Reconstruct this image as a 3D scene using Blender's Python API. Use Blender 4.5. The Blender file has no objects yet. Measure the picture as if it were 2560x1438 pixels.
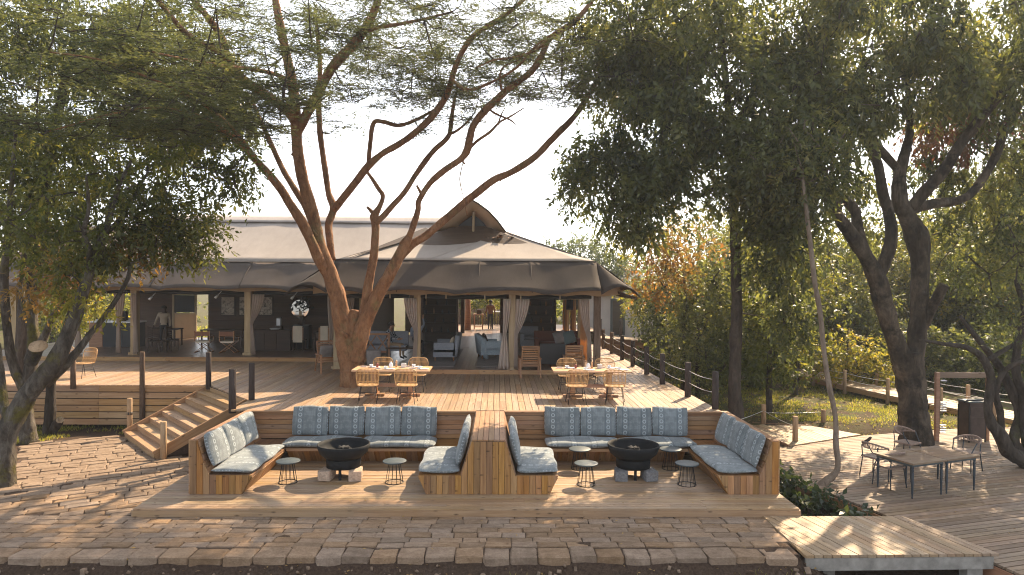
import bpy, bmesh, math, random
import numpy as np
from mathutils import Vector, Matrix, Euler, noise

random.seed(7)
rng = np.random.default_rng(11)
R_ = math.radians
scene = bpy.context.scene
col = scene.collection

# ---------------------------------------------------------------- camera, sky, sun, exposure
F = 2560 * 24 / 36
CAM = Vector((0, 0, 4.35))
_yaw, _pitch, _roll = R_(1.2), R_(0.64), R_(0.4)
_f = Vector((math.sin(_yaw) * math.cos(_pitch), math.cos(_yaw) * math.cos(_pitch), -math.sin(_pitch)))
_r0 = Vector((math.cos(_yaw), -math.sin(_yaw), 0))
_u0 = _r0.cross(_f)
CR = math.cos(_roll) * _r0 + math.sin(_roll) * _u0
CU = -math.sin(_roll) * _r0 + math.cos(_roll) * _u0
cam_data = bpy.data.cameras.new('camera')
cam_data.lens = 24
cam_data.sensor_width = 36
cam_data.clip_end = 2000
cam = bpy.data.objects.new('camera', cam_data)
col.objects.link(cam)
cam.matrix_world = Matrix(((CR.x, CU.x, -_f.x, CAM.x), (CR.y, CU.y, -_f.y, CAM.y), (CR.z, CU.z, -_f.z, CAM.z), (0, 0, 0, 1)))
scene.camera = cam

SUN_AZ, SUN_EL = R_(34), R_(40)          # azimuth: degrees to the right of +Y
world = bpy.data.worlds.new('World')
scene.world = world
world.use_nodes = True
wn = world.node_tree
sky = wn.nodes.new('ShaderNodeTexSky')
sky.sky_type = 'NISHITA'
sky.sun_disc = False
sky.sun_elevation = SUN_EL
sky.sun_rotation = SUN_AZ
sky.altitude = 1500
sky.air_density = 1.0
sky.dust_density = 6.0
sky.ozone_density = 1.0
sky_tone = wn.nodes.new('ShaderNodeHueSaturation')      # hazy, nearly white morning sky
sky_tone.inputs['Saturation'].default_value = 0.32
wn.links.new(sky.outputs[0], sky_tone.inputs['Color'])
wn.links.new(sky_tone.outputs[0], wn.nodes['Background'].inputs[0])
wn.nodes['Background'].inputs[1].default_value = 0.15

sun_data = bpy.data.lights.new('sun', 'SUN')
sun_data.energy = 4.6
sun_data.angle = R_(0.55)
sun_data.color = (1.0, 0.78, 0.52)
sun = bpy.data.objects.new('sun', sun_data)
col.objects.link(sun)
SUN_DIR = Vector((math.sin(SUN_AZ) * math.cos(SUN_EL), math.cos(SUN_AZ) * math.cos(SUN_EL), math.sin(SUN_EL)))
sun.rotation_euler = (-SUN_DIR).to_track_quat('-Z', 'Y').to_euler()
sun.location = (30, 45, 40)

vs = scene.view_settings
vs.view_transform = 'Standard'
vs.look = 'None'
vs.exposure = 1.5
vs.gamma = 1.0
vs.use_curve_mapping = False
scene.cycles.use_denoising = True
scene.cycles.filter_width = 1.1
scene.cycles.max_bounces = 8
scene.cycles.transparent_max_bounces = 8
scene.cycles.sample_clamp_indirect = 8

# ---------------------------------------------------------------- helpers
def ray(u, v):
    return (u - 1280) / F * CR + (719 - v) / F * CU + _f
def pz(u, v, z):
    d = ray(u, v)
    return CAM + d * ((z - CAM.z) / d.z)
def py(u, v, Y):
    d = ray(u, v)
    return CAM + d * (Y / d.y)

def tag(o, label=None, cat=None, group=None, kind=None):
    if label: o['label'] = label
    if cat: o['category'] = cat
    if group: o['group'] = group
    if kind: o['kind'] = kind
    return o

def empty(name, loc=(0, 0, 0), rz=0.0):
    o = bpy.data.objects.new(name, None)
    col.objects.link(o)
    o.location = loc
    o.rotation_euler = (0, 0, rz)
    return o

def thing(name, label, cat, loc=(0, 0, 0), rz=0.0, group=None, kind=None):
    return tag(empty(name, loc, rz), label, cat, group, kind)

def mw(o):
    return Matrix.LocRotScale(o.location, o.rotation_euler, o.scale)

def place(o, parent, world_space=False):
    """child built in the parent's local frame (default) or in world coordinates"""
    if parent is not None:
        o.parent = parent
        if world_space:
            m = mw(parent)
            if parent.parent is not None:
                m = mw(parent.parent) @ parent.matrix_parent_inverse @ m
            o.matrix_parent_inverse = m.inverted()
    return o

def link(name, mesh, parent=None, ws=False):
    o = bpy.data.objects.new(name, mesh)
    col.objects.link(o)
    return place(o, parent, ws)

def copy_tree(o, parent=None):
    c = o.copy()
    col.objects.link(c)
    if parent is not None:
        c.parent = parent
    for ch in o.children:
        copy_tree(ch, c)
    return c

class MB:
    def __init__(s):
        s.v, s.f, s.m, s.sm = [], [], [], []
    def add(s, verts, faces, mi=0, smooth=False):
        b = len(s.v)
        s.v.extend([tuple(p) for p in verts])
        for f in faces:
            s.f.append([i + b for i in f]); s.m.append(mi); s.sm.append(smooth)
        return s
    def box(s, c, size, rot=None, mi=0, taper=1.0):
        hx, hy, hz = size[0] / 2, size[1] / 2, size[2] / 2
        vs_ = []
        for z in (-1, 1):
            t = taper if z > 0 else 1.0
            for x, y in ((-1, -1), (1, -1), (1, 1), (-1, 1)):
                vs_.append(Vector((x * hx * t, y * hy * t, z * hz)))
        if rot is not None:
            M = rot if isinstance(rot, Matrix) else Euler(rot).to_matrix()
            vs_ = [M @ p for p in vs_]
        c = Vector(c)
        s.add([p + c for p in vs_], [(3, 2, 1, 0), (4, 5, 6, 7), (0, 1, 5, 4), (1, 2, 6, 5), (2, 3, 7, 6), (3, 0, 4, 7)], mi)
        return s
    def bar(s, p0, p1, w, h, mi=0, up=(0, 0, 1)):
        p0, p1 = Vector(p0), Vector(p1)
        d = p1 - p0
        L = d.length
        x = d.normalized()
        y = Vector(up).cross(x)
        if y.length < 1e-4: y = Vector((0, 1, 0)).cross(x)
        y.normalize()
        z = x.cross(y)
        M = Matrix((x, y, z)).transposed()
        return s.box((p0 + p1) / 2, (L, w, h), M, mi)
    def tube(s, pts, radii, n=8, mi=0, cap=True, jitter=0.0, smooth=True):
        pts = [Vector(p) for p in pts]
        if not hasattr(radii, '__len__'): radii = [radii] * len(pts)
        b = len(s.v)
        up = None
        for i, p in enumerate(pts):
            if i == 0: d = pts[1] - p
            elif i == len(pts) - 1: d = p - pts[i - 1]
            else: d = pts[i + 1] - pts[i - 1]
            if d.length < 1e-7: d = Vector((0, 0, 1))
            d.normalize()
            if up is None:
                up = Vector((0, 0, 1)) if abs(d.z) < 0.9 else Vector((1, 0, 0))
            x = d.cross(up)
            if x.length < 1e-5: x = d.cross(Vector((0.3, 1, 0.2)))
            x.normalize()
            y = x.cross(d)
            up = y
            for k in range(n):
                a = 2 * math.pi * k / n
                rr = radii[i] * (1 + random.uniform(-jitter, jitter))
                s.v.append(tuple(p + (x * math.cos(a) + y * math.sin(a)) * rr))
        for i in range(len(pts) - 1):
            for k in range(n):
                a0 = b + i * n + k; a1 = b + i * n + (k + 1) % n
                s.f.append([a0, a1, a1 + n, a0 + n]); s.m.append(mi); s.sm.append(smooth)
        if cap:
            s.f.append([b + k for k in range(n)][::-1]); s.m.append(mi); s.sm.append(False)
            e = b + (len(pts) - 1) * n
            s.f.append([e + k for k in range(n)]); s.m.append(mi); s.sm.append(False)
        return s
    def lathe(s, prof, n=24, loc=(0, 0, 0), mi=0, close=True, smooth=True):
        b = len(s.v)
        loc = Vector(loc)
        for r, z in prof:
            for k in range(n):
                a = 2 * math.pi * k / n
                s.v.append((loc.x + r * math.cos(a), loc.y + r * math.sin(a), loc.z + z))
        for i in range(len(prof) - 1):
            for k in range(n):
                a0 = b + i * n + k; a1 = b + i * n + (k + 1) % n
                s.f.append([a0, a1, a1 + n, a0 + n]); s.m.append(mi); s.sm.append(smooth)
        if close:
            s.f.append([b + k for k in range(n)][::-1]); s.m.append(mi); s.sm.append(False)
            e = b + (len(prof) - 1) * n
            s.f.append([e + k for k in range(n)]); s.m.append(mi); s.sm.append(False)
        return s
    def prism(s, poly, z0, z1, mi=0):
        n = len(poly)
        vs_ = [(p[0], p[1], z0) for p in poly] + [(p[0], p[1], z1) for p in poly]
        fs = [list(range(n))[::-1], list(range(n, 2 * n))]
        for i in range(n):
            j = (i + 1) % n
            fs.append([i, j, n + j, n + i])
        return s.add(vs_, fs, mi)
    def grid(s, rows, mi=0, smooth=True, closed=False):
        """rows: list of equal-length point lists"""
        b = len(s.v); n = len(rows[0])
        for r in rows: s.v.extend([tuple(p) for p in r])
        for i in range(len(rows) - 1):
            for k in range(n - (0 if closed else 1)):
                k2 = (k + 1) % n
                s.f.append([b + i * n + k, b + i * n + k2, b + (i + 1) * n + k2, b + (i + 1) * n + k]); s.m.append(mi); s.sm.append(smooth)
        return s
    def mesh(s, name, mats):
        me = bpy.data.meshes.new(name)
        me.from_pydata(s.v, [], s.f)
        if not isinstance(mats, (list, tuple)): mats = [mats]
        for m in mats: me.materials.append(m)
        if len(mats) > 1: me.polygons.foreach_set('material_index', s.m)
        me.polygons.foreach_set('use_smooth', s.sm)
        me.update()
        return me
    def build(s, name, mats, parent=None, ws=False, loc=None, rz=0.0, solid=0.0):
        o = link(name, s.mesh(name, mats), parent, ws)
        if loc is not None:
            o.location = loc; o.rotation_euler = (0, 0, rz)
        if solid:
            md = o.modifiers.new('thick', 'SOLIDIFY'); md.thickness = solid; md.offset = 0
        return o

_box_cache = {}
def boxmesh(L, W, T, mat, bevel=0.0):
    k = (round(L, 2), round(W, 3), round(T, 3), mat.name, bevel)
    if k not in _box_cache:
        if bevel:
            bm = bmesh.new()
            bmesh.ops.create_cube(bm, size=1)
            for v in bm.verts: v.co = Vector((v.co.x * k[0], v.co.y * W, v.co.z * T))
            bmesh.ops.bevel(bm, geom=list(bm.edges), offset=bevel, segments=1, affect='EDGES')
            me = bpy.data.meshes.new('board'); bm.to_mesh(me); bm.free(); me.materials.append(mat)
        else:
            me = MB().box((0, 0, 0), (k[0], W, T)).mesh('board', mat)
        _box_cache[k] = me
    return _box_cache[k]

def board(name, p0, p1, W, T, mat, parent=None, ws=True, up=(0, 0, 1), bevel=0.0):
    """a plank from p0 to p1 (local x along its length), W wide across, T thick along up"""
    p0, p1 = Vector(p0), Vector(p1)
    x = (p1 - p0); L = x.length; x.normalize()
    y = Vector(up).cross(x); y.normalize(); z = x.cross(y)
    o = link(name, boxmesh(L, W, T, mat, bevel), parent, ws)
    M = Matrix((x, y, z)).transposed().to_4x4(); M.translation = (p0 + p1) / 2
    o.matrix_basis = M
    return o

def clip_half(poly, n, c):
    """keep points with n.p <= c"""
    out = []
    for i in range(len(poly)):
        a, b = poly[i], poly[(i + 1) % len(poly)]
        da = n[0] * a[0] + n[1] * a[1] - c; db = n[0] * b[0] + n[1] * b[1] - c
        if da <= 0: out.append(a)
        if (da < 0 < db) or (db < 0 < da):
            t = da / (da - db)
            out.append((a[0] + t * (b[0] - a[0]), a[1] + t * (b[1] - a[1])))
    return out

def area(poly):
    return 0.5 * sum(poly[i][0] * poly[(i + 1) % len(poly)][1] - poly[(i + 1) % len(poly)][0] * poly[i][1] for i in range(len(poly)))

def deck_boards(poly, ztop, ang, W, gap, T, mat, parent, maxlen=4.0, jit=0.003, name='board'):
    """planks at angle ang laid over a polygon, each clipped to it, as separate child objects"""
    c, s = math.cos(ang), math.sin(ang)
    if area(poly) < 0: poly = poly[::-1]
    loc = [(p[0] * c + p[1] * s, -p[0] * s + p[1] * c) for p in poly]
    y = min(p[1] for p in loc)
    y1 = max(p[1] for p in loc)
    out = []
    k = 0
    while y < y1:
        st = clip_half(clip_half(loc, (0, -1), -y), (0, 1), y + W - gap)
        if len(st) >= 3 and area(st) > 0.004:
            xa, xb = min(p[0] for p in st), max(p[0] for p in st)
            cuts = [xa]
            if xb - xa > maxlen * 1.2:
                x = xa + maxlen * random.choice((0.35, 0.5, 0.7, 0.85, 1.0))
                while x < xb - 0.6:
                    cuts.append(x); x += maxlen * random.choice((0.8, 1.0, 1.0))
            cuts.append(xb)
            for a, b in zip(cuts[:-1], cuts[1:]):
                pc = clip_half(clip_half(st, (-1, 0), -(a + 0.002)), (1, 0), b - 0.002)
                if len(pc) < 3 or area(pc) < 0.002: continue
                cx, cy = (a + b) / 2, y + W / 2
                lp = [(p[0] - cx, p[1] - cy) for p in pc]
                o = MB().prism(lp, -T, 0).build(name, mat, parent, ws=True)
                o.matrix_basis = Matrix.Translation((cx * c - cy * s, cx * s + cy * c, ztop + random.uniform(-jit, jit))) @ Matrix.Rotation(ang, 4, 'Z')
                out.append(o)
        y += W
        k += 1
    return out

# ---------------------------------------------------------------- materials
def newmat(name):
    m = bpy.data.materials.new(name)
    m.use_nodes = True
    nt = m.node_tree
    return m, nt, nt.nodes['Principled BSDF']

def N(nt, typ, **kw):
    n = nt.nodes.new(typ)
    for k, v in kw.items():
        if k in ('operation', 'blend_type', 'data_type', 'attribute_name', 'feature', 'distance', 'wave_type', 'bands_direction', 'noise_dimensions', 'use_clamp', 'interpolation_type'):
            setattr(n, k, v)
        else:
            n.inputs[k].default_value = v
    return n

def L(nt, a, b):
    nt.links.new(a, b)

def math_(nt, op, a, b=None, c=None):
    n = nt.nodes.new('ShaderNodeMath'); n.operation = op
    for i, x in enumerate((a, b, c)):
        if x is None: continue
        if isinstance(x, (int, float)): n.inputs[i].default_value = x
        else: L(nt, x, n.inputs[i])
    return n.outputs[0]

def mixc(nt, fac, a, b, mode='MIX'):
    n = nt.nodes.new('ShaderNodeMix'); n.data_type = 'RGBA'; n.blend_type = mode
    for sock, x in ((n.inputs[0], fac), (n.inputs[6], a), (n.inputs[7], b)):
        if isinstance(x, (int, float)): sock.default_value = x
        elif isinstance(x, (tuple, list)): sock.default_value = (*x, 1) if len(x) == 3 else x
        else: L(nt, x, sock)
    return n.outputs[2]

def ramp(nt, fac, stops):
    n = nt.nodes.new('ShaderNodeValToRGB')
    e = n.color_ramp.elements
    while len(e) < len(stops): e.new(0.5)
    for el, (p, c) in zip(e, stops):
        el.position = p; el.color = (*c, 1) if len(c) == 3 else c
    L(nt, fac, n.inputs[0])
    return n.outputs[0]

def bump(nt, h, strength, dist, bsdf):
    b = N(nt, 'ShaderNodeBump', Strength=strength, Distance=dist)
    L(nt, h, b.inputs['Height']); L(nt, b.outputs[0], bsdf.inputs['Normal'])

def objco(nt, scale=(1, 1, 1), rand=37.0):
    tc = nt.nodes.new('ShaderNodeTexCoord')
    mp = N(nt, 'ShaderNodeMapping', Scale=scale)
    L(nt, tc.outputs['Object'], mp.inputs['Vector'])
    if not rand: return mp.outputs[0], None
    oi = nt.nodes.new('ShaderNodeObjectInfo')
    r = math_(nt, 'MULTIPLY', oi.outputs['Random'], rand)
    va = nt.nodes.new('ShaderNodeVectorMath'); va.operation = 'ADD'
    L(nt, mp.outputs[0], va.inputs[0]); L(nt, r, va.inputs[1])
    return va.outputs[0], oi.outputs['Random']

def wood(name, dark, mid, light, rough=0.6, vary=0.35, grain=(0.9, 16, 16), knots=True, spec=0.3, dirt=0.0):
    """plank wood: grain runs along the object's local x"""
    m, nt, b = newmat(name)
    v, rnd = objco(nt, grain)
    n1 = N(nt, 'ShaderNodeTexNoise', Scale=1.3, Detail=6.0, Roughness=0.65, Distortion=0.6); L(nt, v, n1.inputs['Vector'])
    c = ramp(nt, n1.outputs[0], [(0.25, dark), (0.5, mid), (0.72, light)])
    if knots:
        v2, _ = objco(nt, (3.2, 9, 9), 71.0)
        vo = N(nt, 'ShaderNodeTexVoronoi', Scale=1.0); L(nt, v2, vo.inputs['Vector'])
        k = N(nt, 'ShaderNodeMapRange', **{'From Min': 0.05, 'From Max': 0.2}); L(nt, vo.outputs['Distance'], k.inputs[0])
        kk = mixc(nt, k.outputs[0], tuple(x * 0.45 for x in dark), (1, 1, 1))
        c = mixc(nt, 0.75, c, kk, 'MULTIPLY')
    hv = N(nt, 'ShaderNodeHueSaturation')
    L(nt, c, hv.inputs['Color'])
    L(nt, math_(nt, 'MULTIPLY_ADD', rnd, vary, 1 - vary / 2), hv.inputs['Value'])
    r2 = math_(nt, 'FRACT', math_(nt, 'MULTIPLY', rnd, 7.31))
    L(nt, math_(nt, 'MULTIPLY_ADD', r2, 0.014, 0.494), hv.inputs['Hue'])
    r3 = math_(nt, 'FRACT', math_(nt, 'MULTIPLY', rnd, 13.7))
    L(nt, math_(nt, 'MULTIPLY_ADD', r3, 0.25, 0.88), hv.inputs['Saturation'])
    c = hv.outputs[0]
    if dirt:
        geo = nt.nodes.new('ShaderNodeNewGeometry')
        nd = N(nt, 'ShaderNodeTexNoise', Scale=0.9, Detail=5.0, Roughness=0.6); L(nt, geo.outputs['Position'], nd.inputs['Vector'])
        f = N(nt, 'ShaderNodeMapRange', **{'From Min': 0.45, 'From Max': 0.75, 'To Min': 0.0, 'To Max': dirt}); L(nt, nd.outputs[0], f.inputs[0])
        c = mixc(nt, f.outputs[0], c, (0.19, 0.155, 0.13))
    L(nt, c, b.inputs['Base Color'])
    b.inputs['Roughness'].default_value = rough
    b.inputs['Specular IOR Level'].default_value = spec
    bump(nt, n1.outputs[0], 0.35, 0.01, b)
    return m

def plain(name, colr, rough=0.6, metal=0.0, noise=0.0, nscale=8.0, spec=0.4, bumpd=0.0):
    m, nt, b = newmat(name)
    if noise:
        v, rnd = objco(nt, (1, 1, 1))
        n1 = N(nt, 'ShaderNodeTexNoise', Scale=nscale, Detail=5.0, Roughness=0.6); L(nt, v, n1.inputs['Vector'])
        c = ramp(nt, n1.outputs[0], [(0.3, tuple(x * (1 - noise) for x in colr)), (0.7, tuple(min(1, x * (1 + noise)) for x in colr))])
        L(nt, c, b.inputs['Base Color'])
        if bumpd: bump(nt, n1.outputs[0], 0.5, bumpd, b)
    else:
        b.inputs['Base Color'].default_value = (*colr, 1)
    b.inputs['Roughness'].default_value = rough
    b.inputs['Metallic'].default_value = metal
    b.inputs['Specular IOR Level'].default_value = spec
    return m

def leafmat(name, cols, trans=0.45, rough=0.45, tcol=None):
    """leaf colour picked per leaf from the 'rnd' attribute; part of the light passes through the blade"""
    m, nt, b = newmat(name)
    at = nt.nodes.new('ShaderNodeAttribute'); at.attribute_name = 'rnd'
    k = len(cols)
    c = ramp(nt, at.outputs['Fac'], [(i / max(1, k - 1), x) for i, x in enumerate(cols)])
    L(nt, c, b.inputs['Base Color'])
    b.inputs['Roughness'].default_value = rough
    b.inputs['Specular IOR Level'].default_value = 0.4
    tr = nt.nodes.new('ShaderNodeBsdfTranslucent')
    tc = mixc(nt, 1.0, c, tcol or (1.9, 1.75, 0.75), 'MULTIPLY')
    L(nt, tc, tr.inputs[0])
    ms = nt.nodes.new('ShaderNodeMixShader'); ms.inputs[0].default_value = trans
    L(nt, b.outputs[0], ms.inputs[1]); L(nt, tr.outputs[0], ms.inputs[2])
    L(nt, ms.outputs[0], nt.nodes['Material Output'].inputs[0])
    return m

def bark(name, dark, mid, light, scale=3.0, stretch=(1, 1, 0.3), moss=None, strength=0.8, mossmin=0.52):
    m, nt, b = newmat(name)
    geo = nt.nodes.new('ShaderNodeNewGeometry')
    mp = N(nt, 'ShaderNodeMapping', Scale=stretch); L(nt, geo.outputs['Position'], mp.inputs[0])
    n1 = N(nt, 'ShaderNodeTexNoise', Scale=scale, Detail=9.0, Roughness=0.68, Distortion=0.8); L(nt, mp.outputs[0], n1.inputs['Vector'])
    c = ramp(nt, n1.outputs[0], [(0.28, dark), (0.5, mid), (0.7, light)])
    if moss:
        n2 = N(nt, 'ShaderNodeTexNoise', Scale=1.6, Detail=6.0, Roughness=0.7); L(nt, geo.outputs['Position'], n2.inputs['Vector'])
        f = N(nt, 'ShaderNodeMapRange', **{'From Min': mossmin, 'From Max': mossmin + 0.13}); L(nt, n2.outputs[0], f.inputs[0])
        c = mixc(nt, f.outputs[0], c, moss)
    L(nt, c, b.inputs['Base Color'])
    b.inputs['Roughness'].default_value = 0.85
    b.inputs['Specular IOR Level'].default_value = 0.2
    n3 = N(nt, 'ShaderNodeTexNoise', Scale=scale * 4, Detail=8.0, Roughness=0.7); L(nt, mp.outputs[0], n3.inputs['Vector'])
    bump(nt, math_(nt, 'ADD', math_(nt, 'MULTIPLY', n1.outputs[0], 1.5), n3.outputs[0]), strength, 0.11, b)
    c = mixc(nt, 0.55, c, ramp(nt, n3.outputs[0], [(0.36, (.35, .32, .3)), (0.52, (1, 1, 1)), (0.66, (1.0, 1.0, 1.0))]), 'MULTIPLY')
    L(nt, c, b.inputs['Base Color'])
    return m

W_DECK = wood('deck_wood', (0.225, 0.14, 0.085), (0.325, 0.215, 0.135), (0.42, 0.29, 0.19), 0.55, 0.32, dirt=0.4)
W_FIRE = wood('fire_deck_wood', (0.235, 0.15, 0.086), (0.32, 0.215, 0.128), (0.41, 0.288, 0.178), 0.55, 0.3, dirt=0.4)
W_PALE = wood('pale_deck_wood', (0.25, 0.16, 0.094), (0.35, 0.24, 0.145), (0.45, 0.32, 0.2), 0.6, 0.34, dirt=0.35)
W_GREY = wood('weathered_deck_wood', (0.155, 0.103, 0.066), (0.23, 0.16, 0.106), (0.31, 0.225, 0.152), 0.66, 0.45, dirt=0.4, spec=0.2)
W_CLAD = wood('bench_cladding_wood', (0.17, 0.08, 0.03), (0.28, 0.145, 0.058), (0.39, 0.215, 0.09), 0.6, 0.55)
W_SLAT = wood('bench_slat_wood', (0.21, 0.115, 0.06), (0.30, 0.172, 0.095), (0.38, 0.23, 0.137), 0.6, 0.3)
W_FASC = wood('fascia_wood', (0.26, 0.145, 0.065), (0.36, 0.21, 0.105), (0.45, 0.28, 0.145), 0.6, 0.24)
W_STAIR = wood('stair_wood', (0.25, 0.145, 0.075), (0.34, 0.21, 0.115), (0.43, 0.28, 0.165), 0.6, 0.25)
W_TEAK = wood('teak_wood', (0.20, 0.10, 0.055), (0.30, 0.16, 0.085), (0.38, 0.215, 0.12), 0.5, 0.25, knots=False)
W_TABLE = wood('table_wood', (0.36, 0.20, 0.10), (0.50, 0.30, 0.16), (0.60, 0.38, 0.21), 0.45, 0.2, knots=False)
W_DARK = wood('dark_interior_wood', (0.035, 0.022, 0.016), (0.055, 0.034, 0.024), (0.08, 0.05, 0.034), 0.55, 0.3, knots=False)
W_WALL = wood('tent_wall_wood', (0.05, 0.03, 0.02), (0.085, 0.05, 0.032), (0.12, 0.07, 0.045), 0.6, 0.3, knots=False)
W_FLOOR = wood('tent_floor_wood', (0.13, 0.085, 0.06), (0.19, 0.125, 0.09), (0.25, 0.17, 0.12), 0.32, 0.35, knots=False, spec=0.5)
W_TTOP = wood('square_table_wood', (0.13, 0.08, 0.047), (0.20, 0.13, 0.08), (0.26, 0.175, 0.11), 0.6, 0.2, knots=False)
W_RAIL = wood('warm_plank_wood', (0.22, 0.11, 0.06), (0.32, 0.17, 0.095), (0.40, 0.22, 0.13), 0.6, 0.3)
POST_D = bark('dark_post_wood', (0.035, 0.028, 0.025), (0.065, 0.05, 0.045), (0.10, 0.08, 0.07), 4, (1, 1, 0.15), strength=0.4)
POST_B = bark('brown_post_wood', (0.10, 0.065, 0.045), (0.16, 0.11, 0.08), (0.23, 0.165, 0.12), 4, (1, 1, 0.15), strength=0.4)
POST_P = bark('pale_post_wood', (0.26, 0.165, 0.09), (0.38, 0.255, 0.15), (0.48, 0.34, 0.21), 4, (1, 1, 0.15), strength=0.3)
BLACK = plain('black_metal', (0.02, 0.021, 0.023), 0.45, 0.3)
SLATE = plain('slate_blue_paint', (0.05, 0.066, 0.072), 0.5, 0.0, 0.2, 14)
IRON = plain('fire_bowl_iron', (0.012, 0.013, 0.014), 0.75, 0.0, 0.3, 6, 0.2)
RATTAN = plain('rattan', (0.50, 0.30, 0.13), 0.55, 0, 0.25, 20)
CANE = plain('grey_brown_rope_weave', (0.26, 0.185, 0.145), 0.7, 0, 0.3, 30)
WHITE = plain('white_china', (0.75, 0.76, 0.78), 0.3)
LINEN = plain('cream_linen', (0.55, 0.47, 0.36), 0.9, 0, 0.12, 3)
STEEL = plain('steel_rope', (0.55, 0.55, 0.55), 0.4, 0.6)
CONC = plain('grey_weathered_beam', (0.27, 0.25, 0.22), 0.85, 0, 0.3, 5, bumpd=0.01)
# ================================================================ SETTING
Z_T, Z_D, Z_F, Z_L = 1.35, 1.2, 0.15, -0.15

def smooth(a, b, x):
    t = np.clip((x - a) / (b - a), 0, 1)
    return t * t * (3 - 2 * t)

def terrain(x, y):
    z = np.full(np.broadcast(x, y).shape, -0.03)
    z = z - 0.24 * smooth(10.75, 10.45, y) * (1 - smooth(4.9, 5.4, x))
    low = smooth(4.78, 5.7, x) * (1 - smooth(19.0, 21.5, y))
    z = z * (1 - low) + low * (-0.62)
    z = z - 0.12 * smooth(6.0, 8.0, x) * smooth(20, 23, y) * (1 - smooth(30, 40, y))
    z = z + 0.05 * np.sin(x * 0.7 + 1.3) * np.sin(y * 0.55) * (1 - smooth(-7, -9, x) * 0.3) * smooth(20, 24, y)
    z = z - 0.05 * smooth(18.5, 20.5, y) * (1 - smooth(-8.5, -7, x))
    z = z + 2.5 * smooth(70, 200, y) + 2.0 * smooth(40, 160, np.abs(x))
    return z

def gmat():
    m, nt, b = newmat('soil_and_grass')
    geo = nt.nodes.new('ShaderNodeNewGeometry')
    sep = nt.nodes.new('ShaderNodeSeparateXYZ'); L(nt, geo.outputs['Position'], sep.inputs[0])
    n1 = N(nt, 'ShaderNodeTexNoise', Scale=2.2, Detail=9.0, Roughness=0.7); L(nt, geo.outputs['Position'], n1.inputs['Vector'])
    n2 = N(nt, 'ShaderNodeTexNoise', Scale=26.0, Detail=6.0, Roughness=0.7); L(nt, geo.outputs['Position'], n2.inputs['Vector'])
    soil = ramp(nt, n2.outputs[0], [(0.3, (0.045, 0.03, 0.022)), (0.55, (0.09, 0.06, 0.042)), (0.75, (0.15, 0.105, 0.075))])
    grass = ramp(nt, n2.outputs[0], [(0.3, (0.05, 0.06, 0.018)), (0.7, (0.12, 0.13, 0.04))])
    far = N(nt, 'ShaderNodeMapRange', **{'From Min': 19.5, 'From Max': 22.5}); L(nt, sep.outputs[1], far.inputs[0])
    patch = N(nt, 'ShaderNodeMapRange', **{'From Min': 0.42, 'From Max': 0.58}); L(nt, n1.outputs[0], patch.inputs[0])
    f = math_(nt, 'MULTIPLY', far.outputs[0], patch.outputs[0])
    L(nt, mixc(nt, f, soil, grass), b.inputs['Base Color'])
    b.inputs['Roughness'].default_value = 0.95
    b.inputs['Specular IOR Level'].default_value = 0.1
    bump(nt, n2.outputs[0], 0.9, 0.06, b)
    return m

xs = np.concatenate([np.linspace(-320, -24, 26)[:-1], np.linspace(-24, 24, 161), np.linspace(24, 320, 26)[1:]])
ys = np.concatenate([np.linspace(4, 9, 4)[:-1], np.linspace(9, 34, 101), np.linspace(34, 420, 40)[1:]])
X, Y = np.meshgrid(xs, ys)
Z = terrain(X, Y) + rng.normal(0, 0.012, X.shape)
nv = np.stack([X, Y, Z], -1).reshape(-1, 3)
nx = len(xs)
ii, jj = np.meshgrid(np.arange(len(ys) - 1), np.arange(nx - 1), indexing='ij')
q = np.stack([ii * nx + jj, ii * nx + jj + 1, (ii + 1) * nx + jj + 1, (ii + 1) * nx + jj], -1).reshape(-1, 4)
def npmesh(name, verts, quads, mat, rnd=None, smooth_=False):
    me = bpy.data.meshes.new(name)
    me.vertices.add(len(verts)); me.vertices.foreach_set('co', np.asarray(verts, np.float32).ravel())
    k = quads.shape[1]
    me.loops.add(quads.size); me.loops.foreach_set('vertex_index', quads.astype(np.int32).ravel())
    me.polygons.add(len(quads)); me.polygons.foreach_set('loop_start', np.arange(0, quads.size, k, dtype=np.int32))
    if smooth_: me.polygons.foreach_set('use_smooth', np.ones(len(quads), bool))
    if rnd is not None:
        a = me.attributes.new('rnd', 'FLOAT', 'POINT'); a.data.foreach_set('value', np.asarray(rnd, np.float32).ravel())
    me.materials.append(mat)
    me.update(calc_edges=True)
    return me
ground = link('ground', npmesh('ground', nv, q, gmat(), smooth_=True))
tag(ground, 'brown soil and grass ground around the decks', None, None, 'structure')

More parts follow.
